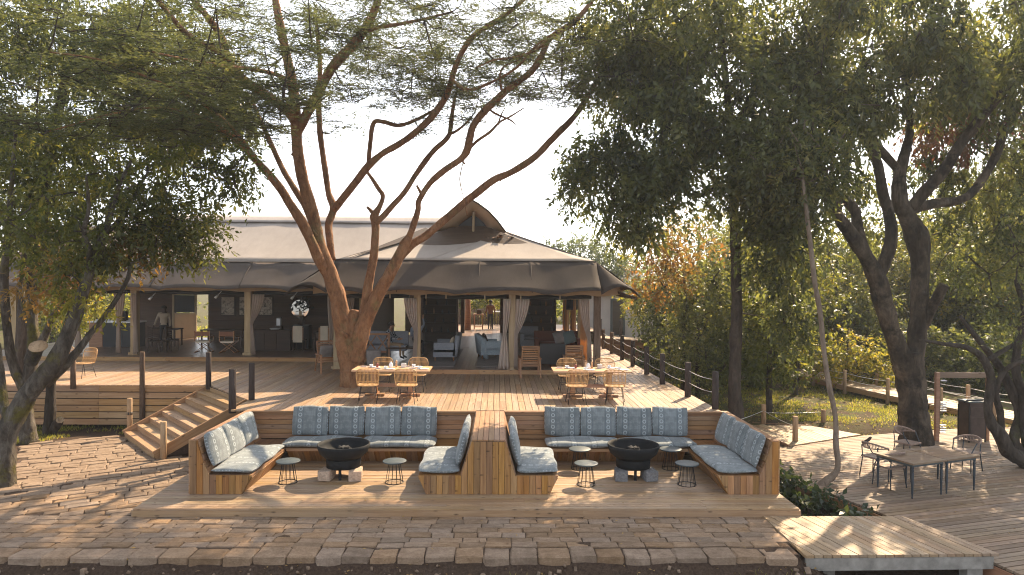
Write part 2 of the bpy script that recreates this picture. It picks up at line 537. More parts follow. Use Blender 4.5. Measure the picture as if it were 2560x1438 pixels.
# ---------------------------------------------------------------- stone pavement
def stonemat():
    m, nt, b = newmat('paving_stone')
    v, rnd = objco(nt, (1, 1, 1), 53.0)
    n1 = N(nt, 'ShaderNodeTexNoise', Scale=2.2, Detail=9.0, Roughness=0.72); L(nt, v, n1.inputs['Vector'])
    n2 = N(nt, 'ShaderNodeTexNoise', Scale=14.0, Detail=6.0, Roughness=0.7); L(nt, v, n2.inputs['Vector'])
    c = ramp(nt, n1.outputs[0], [(0.25, (0.195, 0.128, 0.083)), (0.5, (0.32, 0.226, 0.152)), (0.72, (0.43, 0.315, 0.222))])
    c = mixc(nt, 0.35, c, ramp(nt, n2.outputs[0], [(0.35, (0.35, 0.3, 0.28)), (0.6, (1, 1, 1))]), 'MULTIPLY')
    hv = N(nt, 'ShaderNodeHueSaturation'); L(nt, c, hv.inputs['Color'])
    L(nt, math_(nt, 'MULTIPLY_ADD', rnd, 0.36, 0.74), hv.inputs['Value'])
    r2 = math_(nt, 'FRACT', math_(nt, 'MULTIPLY', rnd, 9.7))
    L(nt, math_(nt, 'MULTIPLY_ADD', r2, 0.35, 0.85), hv.inputs['Saturation'])
    L(nt, hv.outputs[0], b.inputs['Base Color'])
    b.inputs['Roughness'].default_value = 0.85
    b.inputs['Specular IOR Level'].default_value = 0.2
    bump(nt, math_(nt, 'ADD', n1.outputs[0], n2.outputs[0]), 0.7, 0.03, b)
    return m
STONE = stonemat()

def stone_mesh(seed, rough=0.05):
    """rounded rough block, unit footprint, top at z=0"""
    r = random.Random(seed)
    bm = bmesh.new()
    bmesh.ops.create_cube(bm, size=1)
    bmesh.ops.bevel(bm, geom=list(bm.edges), offset=0.055, segments=1, affect='EDGES')
    for v in bm.verts:
        v.co += Vector((r.uniform(-1, 1) * rough * 0.6, r.uniform(-1, 1) * rough * 0.8, r.uniform(-1, 1) * rough * 0.5))
        v.co.z -= 0.5
    me = bpy.data.meshes.new('stone'); bm.to_mesh(me); bm.free()
    me.materials.append(STONE)
    for p in me.polygons: p.use_smooth = False
    return me
STONES = [stone_mesh(i) for i in range(14)]

pave = tag(empty('pavement', (0, 10.8, 0)), 'terrace paved with rough brown stone blocks in rows', None, None, 'structure')
def sandmat():
    return plain('joint_soil', (0.09, 0.062, 0.045), 0.95, 0, 0.5, 12, 0.1, 0.02)
SAND = sandmat()
def in_poly(x, y, poly):
    r = False
    for i in range(len(poly)):
        (x1, y1), (x2, y2) = poly[i], poly[(i + 1) % len(poly)]
        if (y1 > y) != (y2 > y) and x < (x2 - x1) * (y - y1) / (y2 - y1) + x1: r = not r
    return r
left_poly = [(-6.78, 12.62), (-6.78, 17.05), (-7.9, 16.75), (-10.45, 19.0), (-12.2, 18.1), (-10.35, 14.2), (-11.5, 12.62)]
bed = MB()
bed.prism([(-12.5, 10.78), (4.86, 10.78), (4.86, 12.47), (-6.62, 12.47), (-6.62, 16.9), (-7.9, 16.72), (-10.45, 18.95), (-12.15, 18.0), (-10.3, 14.2), (-12.5, 12.6)], -0.2, -0.024)
bed.build('joint_bed', SAND, pave, ws=True)
stones = []      # (x, y, z, ang, sx, sy, sz)
x = -9.3
while x < 4.75:
    w = random.uniform(0.40, 0.53)
    stones.append((x + w / 2, 10.86 + random.uniform(-0.02, 0.02), 0.0 + random.uniform(-.012, .012), random.uniform(-.02, .02), w - 0.012, 0.40 + random.uniform(-.03, .03), 0.30))
    x += w
yy = 11.08
row = 0
while yy < 12.40:
    d = random.uniform(0.20, 0.222)
    x = -9.6 + random.uniform(0, 0.4)
    while x < 4.62:
        w = random.uniform(0.37, 0.50)
        stones.append((x + w / 2, yy + d / 2 + random.uniform(-.008, .008), random.uniform(-.010, .010), random.uniform(-.015, .015), w - 0.010, d - 0.008, 0.16))
        x += w
    yy += d; row += 1
ang = R_(27)
ca, sa = math.cos(ang), math.sin(ang)
t = -4.0
while t < 9:
    d = random.uniform(0.21, 0.27)
    s_ = -9.0 + random.uniform(0, .4)
    while s_ < 7:
        w = random.uniform(0.36, 0.6)
        gx, gy = -9.0 + (s_ + w / 2) * ca - (t + d / 2) * sa, 14.8 + (s_ + w / 2) * sa + (t + d / 2) * ca
        if in_poly(gx, gy, left_poly):
            stones.append((gx, gy, random.uniform(-.014, .014), ang + random.uniform(-.05, .05), w - 0.014, d - 0.012, 0.16))
        s_ += w
    t += d
stones.sort(key=lambda s: (s[0] < -8.5 - (s[1] - 10.8) * 0.75, s[1]))
for k, (x, y, z, a, sx, sy, sz) in enumerate(stones[:300]):
    o = link('stone', STONES[k % len(STONES)], pave, True)
    o.matrix_basis = Matrix.LocRotScale((x, y, z), Euler((random.uniform(-.02, .02), random.uniform(-.02, .02), a)), (sx, sy, sz))
rest = MB()
for k, (x, y, z, a, sx, sy, sz) in enumerate(stones[300:]):
    me = STONES[(k * 5) % len(STONES)]
    M = Matrix.LocRotScale((x, y, z), Euler((0, 0, a)), (sx, sy, sz))
    rest.add([M @ v.co for v in me.vertices], [list(p.vertices) for p in me.polygons], 0, False)
if stones[300:]:
    tag(rest.build('stone_field', STONE, pave, ws=True), kind='stuff')

# ---------------------------------------------------------------- decks
def deck(name, label):
    return tag(empty(name, (0, 0, 0)), label, None, None, 'structure')

fd = deck('fire_pit_deck', 'low sunken timber deck that carries the fire bowls')
deck_boards([(-6.6, 12.5), (5.62, 12.5), (5.62, 16.35), (-6.6, 16.35)], Z_F, 0, 0.118, 0.010, 0.035, W_FIRE, fd, 4.2)
for a, b in ((-6.6, -2.6), (-2.6, 1.6), (1.6, 5.62)):
    board('fascia', (a + .002, 12.485, 0.056), (b - .002, 12.485, 0.056), 0.03, 0.115, W_FIRE, fd)
board('fascia', (5.637, 12.5, 0.056), (5.637, 16.3, 0.056), 0.03, 0.115, W_FIRE, fd)
board('fascia', (-6.617, 12.5, 0.056), (-6.617, 16.3, 0.056), 0.03, 0.115, W_FIRE, fd)
MB().box((-0.5, 14.4, 0.045), (12.1, 3.7, 0.11)).build('joists', SAND, fd, ws=True)

md = deck('main_deck', 'raised timber terrace deck in front of the tent')
deck_boards([(-8.44, 20.2), (-6.42, 17.75), (-6.36, 16.42), (5.44, 16.42), (5.22, 22.70), (-4.72, 22.70), (-4.72, 26.0), (-8.44, 26.0)], Z_D, R_(90), 0.158, 0.011, 0.04, W_DECK, md, 3.6)
deck_boards([(-20.5, 20.16), (-8.45, 20.16), (-8.45, 26.0), (-20.5, 26.0)], Z_D, R_(90), 0.158, 0.011, 0.04, W_DECK, md, 6)
deck_boards([(3.48, 22.71), (5.22, 22.71), (4.92, 33.5), (3.48, 33.5)], Z_D, R_(90), 0.158, 0.011, 0.04, W_DECK, md, 4)
sub = MB()
sub.prism([(-18.4, 20.45), (-8.3, 20.45), (-6.2, 17.9), (-6.2, 16.6), (5.25, 16.6), (4.75, 33.4), (-18.4, 33.4)], 1.02, 1.15)
sub.build('joists', SAND, md, ws=True)
for k in range(6):      # slatted face of the raised deck on the left
    zc = Z_D - 0.105 - k * 0.193
    a = -20.5
    for b in (-14.4, -11.6, -8.4):
        if k == 0 or b != -8.4 or True:
            board('fascia', (a + .003, 20.125, zc), (b - .003 - (0.0 if k == 0 else 0.36 * k * 0.9 if b == -8.4 else 0), 20.125, zc), 0.035, 0.166, W_FASC, md)
        a = b
for k in range(6):
    zc = Z_D - 0.105 - k * 0.19
    board('fascia', (5.46, 16.45, zc), (5.22, 24.0, zc), 0.035, 0.178, W_FASC, md)
    board('fascia', (5.218, 24.0, zc), (4.93, 33.4, zc), 0.035, 0.178, W_FASC, md)
MB().box((-14.6, 20.24, .62), (11.6, .03, 1.0)).build('gap_shade_panel', W_DARK, md, ws=True)  # added dark sheet standing in for the shade behind the open slats
for x in (-17, -14.7, -12.9, -12.2, -10.0):
    MB().tube([(x, 20.6, -0.2), (x, 20.6, 1.02)], 0.09, 8).build('support_pile', POST_B, md, ws=True)
for x in (-18.2, -14.0, -10.0):
    MB().box((x, 26.0, 0.5), (0.1, 0.1, 1.2)).build('support_pile', POST_B, md, ws=True)

dd = deck('dining_deck', 'lower weathered timber deck under the big tree with the square tables')
deck_boards([(5.95, 18.4), (5.95, 15.9), (7.1, 14.45), (7.62, 12.74), (8.13, 10.29), (8.4, 9.0), (24, 9.0), (24, 23.6), (10.75, 19.78), (8.0, 18.4)], Z_L, R_(15), 0.142, 0.022, 0.04, W_GREY, dd, 5)
for p0, p1 in (((5.95, 15.9), (7.1, 14.45)), ((7.1, 14.45), (7.62, 12.74)), ((7.62, 12.74), (8.13, 10.29)), ((8.13, 10.29), (8.4, 9.0))):
    a, b = Vector((*p0, Z_L - 0.16)), Vector((*p1, Z_L - 0.16))
    n = (b - a).cross(Vector((0, 0, 1))).normalized() * 0.02
    board('fascia', a + n, b + n, 0.035, 0.22, W_RAIL, dd)
MB().tube([(7.75, 13.2, -0.7), (7.75, 13.2, -0.2)], 0.08, 8).build('support_pile', POST_B, dd, ws=True)
MB().prism([(6.3, 18.0), (6.3, 16.1), (7.4, 14.6), (7.95, 12.8), (8.4, 10.4), (8.7, 9.2), (23.8, 9.2), (23.8, 23.2), (10.8, 19.5), (8.2, 18.2)], -0.34, -0.2).build('joists', SAND, dd, ws=True)

rp = deck('ramp_deck', 'small pale timber platform linking the stone terrace to the lower deck')
ramp_poly = [(4.93, 12.46), (4.90, 10.66), (8.06, 10.72), (7.55, 12.46)]
deck_boards(ramp_poly, 0.02, R_(90 + 14), 0.14, 0.013, 0.045, W_PALE, rp, 9)
board('beam', (4.92, 10.70, -0.135), (7.98, 10.76, -0.135), 0.05, 0.20, CONC, rp)
board('beam', (7.50, 12.40, -0.135), (8.02, 10.80, -0.135), 0.05, 0.20, CONC, rp)
board('beam', (5.0, 12.42, -0.135), (7.48, 12.42, -0.135), 0.05, 0.20, CONC, rp)
MB().box((7.7, 10.86, -0.4), (0.25, 0.2, 0.4)).build('footing', CONC, rp, ws=True)
MB().box((5.6, 11.4, -0.35), (0.2, 0.2, 0.45)).build('footing', CONC, rp, ws=True)

ld = deck('landing_deck', 'small roped landing beside the lower deck')
deck_boards([(8.02, 18.43), (10.7, 19.8), (9.75, 20.95), (7.75, 21.4)], Z_L + 0.03, R_(101), 0.135, 0.012, 0.04, W_PALE, ld, 5)
board('fascia', (7.98, 18.43, -0.2), (7.7, 21.4, -0.2), 0.035, 0.2, W_RAIL, ld)
board('fascia', (7.72, 21.42, -0.2), (9.78, 20.98, -0.2), 0.035, 0.2, W_RAIL, ld)

# boardwalk curving away on the right, and the raised plank walkway behind
def walkway(name, label, line, width, mat, sidemat, sideh, bl=0.2, planks=1):
    e = deck(name, label)
    for (a, b) in zip(line[:-1], line[1:]):
        a, b = Vector(a), Vector(b)
        d = (b - a); Ln = d.length; d.normalize()
        n = Vector((-d.y, d.x, 0)).normalized()
        k = int(Ln / bl)
        for i in range(k):
            p = a + d * ((i + 0.5) * Ln / k)
            board('board', p - n * width / 2 + Vector((0, 0, random.uniform(-.004, .004))), p + n * width / 2, Ln / k - 0.014, 0.04, mat, e)
        for sgn in (-1, 1):
            for j in range(planks):
                off = n * (sgn * (width / 2 + 0.02)) + Vector((0, 0, -0.02 - (j + 0.5) * sideh))
                board('side_plank', a + off, b + off, 0.035, sideh - 0.012, sidemat, e)
    return e
BW = [(13.3, 31.0, 0.22), (13.9, 27.6, 0.16), (15.1, 23.6, 0.08), (16.6, 20.6, 0.0), (19.0, 17.5, -0.05)]
BW = [Vector(p) + Vector((0.75, 0.3, 0)) for p in BW]
walkway('boardwalk', 'long boardwalk with rope posts curving past the lawn', BW, 1.5, W_PALE, W_FASC, 0.16)
UW = [(5.2, 36.5, 1.32), (9.6, 36.0, 1.15), (13.2, 35.2, 0.55), (16.5, 34.2, 0.25)]
walkway('raised_walkway', 'raised walkway with a warm plank side running behind the deck', UW, 1.6, W_PALE, W_RAIL, 0.24, 0.3, 4)

# ---------------------------------------------------------------- stairs
st = thing('staircase', 'wide timber steps from the stone terrace up to the main deck', 'staircase', (-7.4, 19.0, 0))
T1, T2 = Vector((-8.46, 20.16, 0)), Vector((-6.55, 17.92, 0))
e_ = (T2 - T1).normalized()
n_ = Vector((e_.y, -e_.x, 0))
if n_.x > 0: n_ = -n_
NS = 8
run = 0.31
for k in range(NS):
    ztop = Z_D - 0.15 * k
    if k > 0:
        c = n_ * (run * (k - 0.5) + 0.01)
        board('tread', T1 + c + Vector((0, 0, ztop - 0.021)), T2 + c + Vector((0, 0, ztop - 0.021)), run + 0.02, 0.042, W_STAIR, st, bevel=0.006)
    c = n_ * (run * k + 0.0)
    board('riser', T1 + c + Vector((0, 0, ztop - 0.118)), T2 + c + Vector((0, 0, ztop - 0.118)), 0.03, 0.145, W_STAIR, st)
for P, sg in ((T1, -1), (T2, 1)):
    q_ = P + e_ * sg * 0.035
    a = q_ - n_ * 0.02 + Vector((0, 0, Z_D - 0.125)); b = q_ + n_ * (run * NS - 0.30) + Vector((0, 0, 0.06))
    board('stringer', a, b, 0.045, 0.26, W_FASC, st)
MB().add([T1 + Vector((0, 0, 0.0)), T2 + Vector((0, 0, 0.0)), T2 + Vector((0, 0, 1.0)), T1 + Vector((0, 0, 1.0)),
          T1 + n_ * 2.1, T2 + n_ * 2.1], [(0, 1, 2, 3), (0, 4, 5, 1), (3, 2, 5, 4), (0, 3, 4), (1, 5, 2)]).build('carriage', W_DARK, st, ws=True)

# ---------------------------------------------------------------- posts and ropes
def post(label, x, y, z0, h, r, mat, group, below=0.0, lean=(0, 0), capmat=None):
    o = MB()
    n = 10
    o.tube([(0, 0, -below), (lean[0] * .5, lean[1] * .5, h * .5), (lean[0], lean[1], h - 0.012), (lean[0], lean[1], h)], [r * 1.03, r, r * .98, r * .88], n, jitter=0.03)
    ob = o.build('deck_post', mat)
    ob.location = (x, y, z0); ob.rotation_euler = (0, 0, random.uniform(0, 3))
    return tag(ob, label, 'post', group)

LP = [(188, 962, 880, 'brown post on the left deck edge beside the woven chair', POST_B),
      (362, 962, 880, 'brown post standing midway along the left deck edge', POST_B),
      (528, 962, 880, 'dark post at the deck corner above the top step', POST_D)]
for u, v, top, lab, m_ in LP:
    p = pz(u, v, Z_D)
    post(lab, p.x, 20.07, Z_D, 0.98, 0.075, m_, 'posts along the left deck', 1.0 if u == 362 else 0.1)
p = pz(583, 1022, Z_D); post('dark post nearest the blue corner cushion, at the front of the stair head', p.x - .02, 16.55, Z_D, 0.96, 0.085, POST_D, 'posts along the left deck', 0.1)
p = pz(629, 1000, Z_D); post('dark post behind the stair head, right of the top step', p.x, p.y, Z_D, 0.95, 0.075, POST_D, 'posts along the left deck', 0.1)
p = pz(324, 1088, 0.0); post('pale post with a black band at the far foot of the steps', p.x, p.y, 0, 1.02, 0.07, POST_P, 'posts at the foot of the steps', 0.1)
MB().tube([(p.x, p.y, .56), (p.x, p.y, .64)], .073, 10).build('lamp_band', BLACK, bpy.data.objects['deck_post.005'], ws=True)
p = T2 + n_ * 2.02 + e_ * .17; post('weathered post at the near foot of the steps', p.x, p.y, 0, 0.90, 0.072, POST_P, 'posts at the foot of the steps', 0.1)

RP = [(1793, 1022, 0.92, POST_D), (1724, 992, 0.94, POST_D), (1660, 960, 0.93, POST_D), (1620, 936, 0.93, POST_D), (1585, 916, 0.95, POST_D), (1558, 900, 0.98, POST_D), (1532, 884, 0.92, POST_B), (1511, 872, 0.9, POST_B)]
ords = ['nearest', 'second nearest', 'third nearest', 'fourth nearest', 'fifth', 'sixth', 'seventh', 'farthest']
rpts = []
for (u, v, h, m_), od in zip(RP, ords):
    p = pz(u, v, Z_D)
    post('%s dark rope post along the right edge of the main deck' % od if m_ is POST_D else '%s brown rope post along the right edge of the main deck' % od, p.x - 0.05, p.y, Z_D, h, 0.082, m_, 'rope posts on the right deck edge', 0.15)
    rpts.append(Vector((p.x - 0.05, p.y, Z_D)))

def rope(name, label, pts, heights, sag, r, group, mat=STEEL):
    t_ = thing(name, label, 'rope', pts[0], group=group)
    for h in heights:
        for a, b in zip(pts[:-1], pts[1:]):
            P = []
            for i in range(7):
                s_ = i / 6
                q_ = a.lerp(b, s_) + Vector((0, 0, h - sag * 4 * s_ * (1 - s_)))
                P.append(q_)
            MB().tube(P, r, 5).build('strand', mat, t_, ws=True)
    return t_
rope('rope_rail', 'thin pale ropes strung between the dark posts of the main deck', rpts, (0.72, 0.4), 0.05, 0.008, 'rope rails')

LPx = [((1909, 1060), 0.62), ((1988, 1103), 0.70), ((2058, 1058), 0.42)]
labs = ['tall pale post at the left back of the small landing', 'pale post at the near left corner of the small landing', 'short pale post at the right back of the small landing']
lpt = []
for ((u, v), h), lb in zip(LPx, labs):
    p = pz(u, v, Z_L + .03)
    post(lb, p.x, p.y, Z_L + 0.03, h, 0.075, POST_P, 'posts on the small landing', 0.15)
    lpt.append(p)
rope('rope_rail', 'pale ropes around the small landing beside the lower deck', [Vector((rpts[0].x, rpts[0].y, 0.35)), lpt[0], lpt[1]], (0.42,), 0.04, 0.008, 'rope rails')
rope('rope_rail', 'single rope between the two back posts of the small landing', [lpt[0], lpt[2]], (0.36,), 0.03, 0.008, 'rope rails')

k = 0
sides = {0: [], 1: []}
for a, b in zip(BW[:-1], BW[1:]):
    d = (b - a); n = Vector((-d.y, d.x, 0)).normalized()
    for s_ in (0.12, 0.62):
        for side, sg in ((0, 1), (1, -1)):
            q_ = a + d * s_ + n * sg * -0.82
            sides[side].append(q_)
            k += 1
wordn = ['first', 'second', 'third', 'fourth', 'fifth', 'sixth', 'seventh', 'eighth']
for side, nm in ((0, 'lawn'), (1, 'forest')):
    for i, q_ in enumerate(sides[side]):
        post('%s pale post from the far end on the %s side of the boardwalk' % (wordn[i], nm), q_.x, q_.y, q_.z, 0.66, 0.07, POST_P, 'posts along the boardwalk', 0.3)
    rope('rope_rail', 'ropes along the %s side of the boardwalk' % nm, sides[side], (0.55, 0.3), 0.04, 0.009, 'rope rails')
for i, (u, s_) in enumerate(((0.1, 'leftmost'), (0.35, 'second'), (0.62, 'third'), (0.86, 'fourth'))):
    a, b = Vector(UW[0]), Vector(UW[1])
    q_ = a.lerp(b, u) + Vector((0, 0.85, 0))
    post('%s dark post behind the raised walkway, counted from the tent' % s_, q_.x, q_.y, q_.z, 0.95, 0.08, POST_D, 'posts along the raised walkway', 0.3)
# ================================================================ TENT
def canvas(name, c1, c2, rough=0.9, trans=0.12, wscale=1.0):
    m, nt, b = newmat(name)
    geo = nt.nodes.new('ShaderNodeNewGeometry')
    n1 = N(nt, 'ShaderNodeTexNoise', Scale=0.55 * wscale, Detail=8.0, Roughness=0.62); L(nt, geo.outputs['Position'], n1.inputs['Vector'])
    mp = N(nt, 'ShaderNodeMapping', Scale=(3.5, 1.2, 1.2)); L(nt, geo.outputs['Position'], mp.inputs[0])
    n2 = N(nt, 'ShaderNodeTexNoise', Scale=1.0, Detail=6.0, Roughness=0.7); L(nt, mp.outputs[0], n2.inputs['Vector'])
    n3 = N(nt, 'ShaderNodeTexNoise', Scale=60.0, Detail=2.0); L(nt, geo.outputs['Position'], n3.inputs['Vector'])
    c = ramp(nt, n1.outputs[0], [(0.3, c1), (0.7, c2)])
    c = mixc(nt, 0.22, c, ramp(nt, n2.outputs[0], [(0.3, (0.55, 0.52, 0.5)), (0.65, (1, 1, 1))]), 'MULTIPLY')
    L(nt, c, b.inputs['Base Color'])
    b.inputs['Roughness'].default_value = rough
    b.inputs['Specular IOR Level'].default_value = 0.15
    bump(nt, math_(nt, 'ADD', math_(nt, 'MULTIPLY', n2.outputs[0], 0.6), math_(nt, 'MULTIPLY', n3.outputs[0], 0.2)), 0.35, 0.03, b)
    tr = nt.nodes.new('ShaderNodeBsdfTranslucent'); L(nt, mixc(nt, 1.0, c, (1.2, 1.0, 0.75), 'MULTIPLY'), tr.inputs[0])
    ms = nt.nodes.new('ShaderNodeMixShader'); ms.inputs[0].default_value = trans
    L(nt, b.outputs[0], ms.inputs[1]); L(nt, tr.outputs[0], ms.inputs[2]); L(nt, ms.outputs[0], nt.nodes['Material Output'].inputs[0])
    return m
CV_TOP = canvas('pale_grey_canvas', (0.39, 0.345, 0.312), (0.47, 0.42, 0.38))
CV_RIDGE = canvas('ridge_canvas', (0.48, 0.43, 0.395), (0.55, 0.50, 0.465))
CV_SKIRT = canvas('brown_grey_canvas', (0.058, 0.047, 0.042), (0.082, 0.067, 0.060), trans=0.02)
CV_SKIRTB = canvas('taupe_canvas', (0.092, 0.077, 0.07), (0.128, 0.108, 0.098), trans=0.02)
CV_TAN = canvas('tan_lining', (0.36, 0.265, 0.17), (0.46, 0.35, 0.23), trans=0.25)
CV_CREAM = canvas('cream_canvas', (0.46, 0.37, 0.25), (0.55, 0.45, 0.31), trans=0.2)
CURT = canvas('curtain_cloth', (0.60, 0.50, 0.43), (0.70, 0.60, 0.52), trans=0.3)
CV_HOOD = canvas('hood_canvas', (0.50, 0.40, 0.28), (0.58, 0.47, 0.33), trans=0.38)
TIMBER = wood('column_wood', (0.26, 0.185, 0.10), (0.36, 0.265, 0.155), (0.44, 0.34, 0.21), 0.6, 0.2, grain=(12, 12, 0.8), knots=False)

tent = thing('safari_tent', 'long canvas safari tent lodge with brown grey skirts and timber columns', 'tent', (-5, 26, Z_T))
def lerp(a, b, t): return Vector(a) * (1 - t) + Vector(b) * t

def sheet(rows, name, mat, parent=tent, th=0.012):
    return MB().grid(rows).build(name, mat, parent, ws=True, solid=th)

# --- floors
for poly, ln in (([(-20.2, 26.02), (-4.72, 26.02), (-4.72, 34.5), (-20.2, 34.5)], 4), ([(-4.70, 22.74), (3.46, 22.74), (3.46, 40.2), (-4.70, 40.2)], 5)):
    deck_boards(poly, Z_T, R_(90), 0.235, 0.008, 0.04, W_FLOOR, tent, ln, name='floor_board')
MB().prism([(-20.1, 26.1), (-4.6, 26.1), (-4.6, 22.85), (3.4, 22.85), (3.4, 40.1), (-4.8, 40.1), (-4.8, 34.4), (-20.1, 34.4)], Z_D + 0.002, Z_T - 0.045).build('floor_frame', W_DARK, tent, ws=True)
for a, b in (((-20.2, 26.0), (-12.5, 26.0)), ((-12.5, 26.0), (-4.74, 26.0)), ((-4.74, 22.72), (-0.6, 22.72)), ((-0.6, 22.72), (3.48, 22.72))):
    board('edge_beam', (a[0] + .003, a[1], Z_D + 0.075), (b[0] - .003, b[1], Z_D + 0.075), 0.05, 0.145, W_FASC, tent)
board('edge_beam', (3.49, 22.76, Z_D + 0.075), (3.49, 40.0, Z_D + 0.075), 0.045, 0.145, W_FASC, tent)
board('edge_beam', (-4.74, 22.76, Z_D + 0.075), (-4.74, 25.97, Z_D + 0.075), 0.045, 0.145, W_FASC, tent)

# --- block B (left wing): ridge along X
ZB, ZE, ZR = 4.98, 3.90, 7.12
bx0, bx1 = -18.8, -1.2
def slopeB(y0, y1, xl0, xl1, xr0, xr1, sag, n=22, m=9):
    rows = []
    for j in range(m + 1):
        t = j / m
        row = []
        for i in range(n + 1):
            s = i / n
            x = (xl0 + (xl1 - xl0) * t) * (1 - s) + (xr0 + (xr1 - xr0) * t) * s
            z = ZB + (ZR - ZB) * t - sag * 4 * t * (1 - t) * (0.8 + 0.2 * math.sin(x * 2.7))
            row.append((x, y0 + (y1 - y0) * t, z))
        rows.append(row)
    return rows
sheet(slopeB(27.0, 30.7, bx0, bx0 + 4.0, bx1, bx1, 0.11), 'roof_panel', CV_TOP)
sheet(slopeB(34.4, 30.7, bx0, bx0 + 4.0, bx1, bx1, 0.11), 'roof_panel', CV_TOP)
rows = []
for j in range(7):
    t = j / 6
    rows.append([(bx0 + 4.0 * t, 27.0 + 7.4 * (s / 8) * (1 - t) + 3.7 * t, ZB + (ZR - ZB) * t - 0.1 * 4 * t * (1 - t)) for s in range(9)])
sheet(rows, 'roof_panel', CV_TOP)
for sy in (-1, 1):    # overlapping flap along the ridge
    rows = []
    for j in range(4):
        t = 1 - 0.16 * (j / 3)
        rows.append([(bx0 + 3.95 + (bx1 - bx0 - 4.0) * i / 24, 30.7 + sy * (3.7 * (1 - t) + 0.015), ZB + (ZR - ZB) * t + 0.035 - 0.05 * (1 - t) + (0.012 * math.sin(i * 1.9) if j == 3 else 0)) for i in range(25)])
    sheet(rows, 'ridge_flap', CV_RIDGE)
def skirt(name, p0, p1, out, ztop, zlow, zhigh, span, mat, phase=0.0, n_per=10, sagy=-0.05):
    """steep canvas skirt from p0 to p1 (top line), falling outwards to a scalloped edge"""
    p0, p1, out = Vector(p0), Vector(p1), Vector(out)
    Ln = (p1 - p0).length
    n = max(12, int(Ln / span * n_per))
    rows = []
    for j in range(8):
        t = j / 7
        row = []
        for i in range(n + 1):
            s = i / n
            x = (s * Ln / span + phase) % 1.0
            arch = 4 * x * (1 - x)
            ze = zlow + (zhigh - zlow) * arch
            b = p0.lerp(p1, s)
            wr = 0.03 * math.sin(s * Ln * 9.0) * max(0, t - 0.75) * 4 * (1 - arch) + 0.012 * math.sin(s * Ln * 3.1 + j)
            o = out(s) if callable(out) else out
            bulge = sagy * math.sin(math.pi * t) * (0.6 + 0.4 * arch)
            q_ = b + o * t
            q_.z = ztop * (1 - t) + ze * t + bulge * 0.6 + wr
            row.append(q_)
        rows.append(row)
    return sheet(rows, name, mat)
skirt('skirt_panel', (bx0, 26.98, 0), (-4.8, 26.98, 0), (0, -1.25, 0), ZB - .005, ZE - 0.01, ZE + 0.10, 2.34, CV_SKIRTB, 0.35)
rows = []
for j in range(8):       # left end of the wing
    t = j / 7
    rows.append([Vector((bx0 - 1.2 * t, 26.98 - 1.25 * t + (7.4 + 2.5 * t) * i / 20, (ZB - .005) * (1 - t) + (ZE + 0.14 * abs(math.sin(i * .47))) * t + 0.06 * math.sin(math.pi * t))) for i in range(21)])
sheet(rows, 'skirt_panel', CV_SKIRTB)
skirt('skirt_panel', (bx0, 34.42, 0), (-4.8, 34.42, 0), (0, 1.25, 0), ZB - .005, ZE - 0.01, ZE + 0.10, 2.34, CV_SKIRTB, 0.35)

# --- block A (right wing): ridge along Y
ax0, ax1, axc = -5.4, 3.30, -1.02
HL, HR = Vector((-2.30, 25.8, 6.22)), Vector((0.22, 25.7, 6.18))
BL, BM, BR = Vector((ax0, 22.9, ZB)), Vector((-2.35, 22.9, ZB)), Vector((ax1, 22.9, ZB))
def panel(a, b, c, d, sag, n=12, m=8):
    """a-b bottom, d-c top; sag drops the middle"""
    rows = []
    for j in range(m + 1):
        t = j / m
        rows.append([(lambda p: Vector((p.x, p.y, p.z - sag * 4 * t * (1 - t) * (0.35 + 0.65 * math.sin(math.pi * i / n)))))(lerp(lerp(a, b, i / n), lerp(d, c, i / n), t)) for i in range(n + 1)])
    return rows
sheet(panel(BL, BM, HR + Vector((-.02, 0, -0.02)), HL, 0.10), 'roof_panel', CV_TOP)
sheet(panel(BM + Vector((.005, -.005, .004)), BR, HR + Vector((.1, .05, 0.0)), HR, 0.07), 'roof_panel', CV_TOP)
prof = [(0.0, ZR), (0.55, 6.74), (1.28, 6.2), (2.4, 5.62), (3.4, 5.24), (4.36, ZB)]
for sg, xe, H in ((-1, ax0, HL), (1, ax1, HR)):
    rows = []
    for j in range(6):
        t = j / 5
        h = lerp(Vector((xe, 22.9, ZB)), H, t)
        e0 = Vector((xe, h.y, ZB))
        rows.append([Vector((e0.x + (h.x - e0.x) * i / 5, h.y, ZB + (h.z - ZB) * (i / 5) ** 1.25)) for i in range(6)])
    sheet(rows, 'roof_panel', CV_TOP)
    rows = []
    for y in (25.75, 28, 31, 34, 37, 39.6):
        rows.append([Vector((axc + sg * (p[0] if i < 5 else abs(xe - axc)), y, p[1])) for i, p in enumerate(prof)])
    sheet(rows, 'roof_panel', CV_TOP)
rows = []      # back gable
sheet([[Vector((axc + s * p[0], 39.6, p[1])) for s in (-1, 1)] for p in prof], 'gable_panel', CV_TAN)
# flap of canvas overlapping the wing roof at the left hip
MB().add([(-4.95, 22.98, 5.06), (-2.35, 25.55, 6.12), (-2.75, 25.9, 6.30), (-4.75, 23.3, 5.16)], [(0, 1, 2, 3)]).build('hip_flap', CV_SKIRTB, tent, ws=True, solid=0.01)
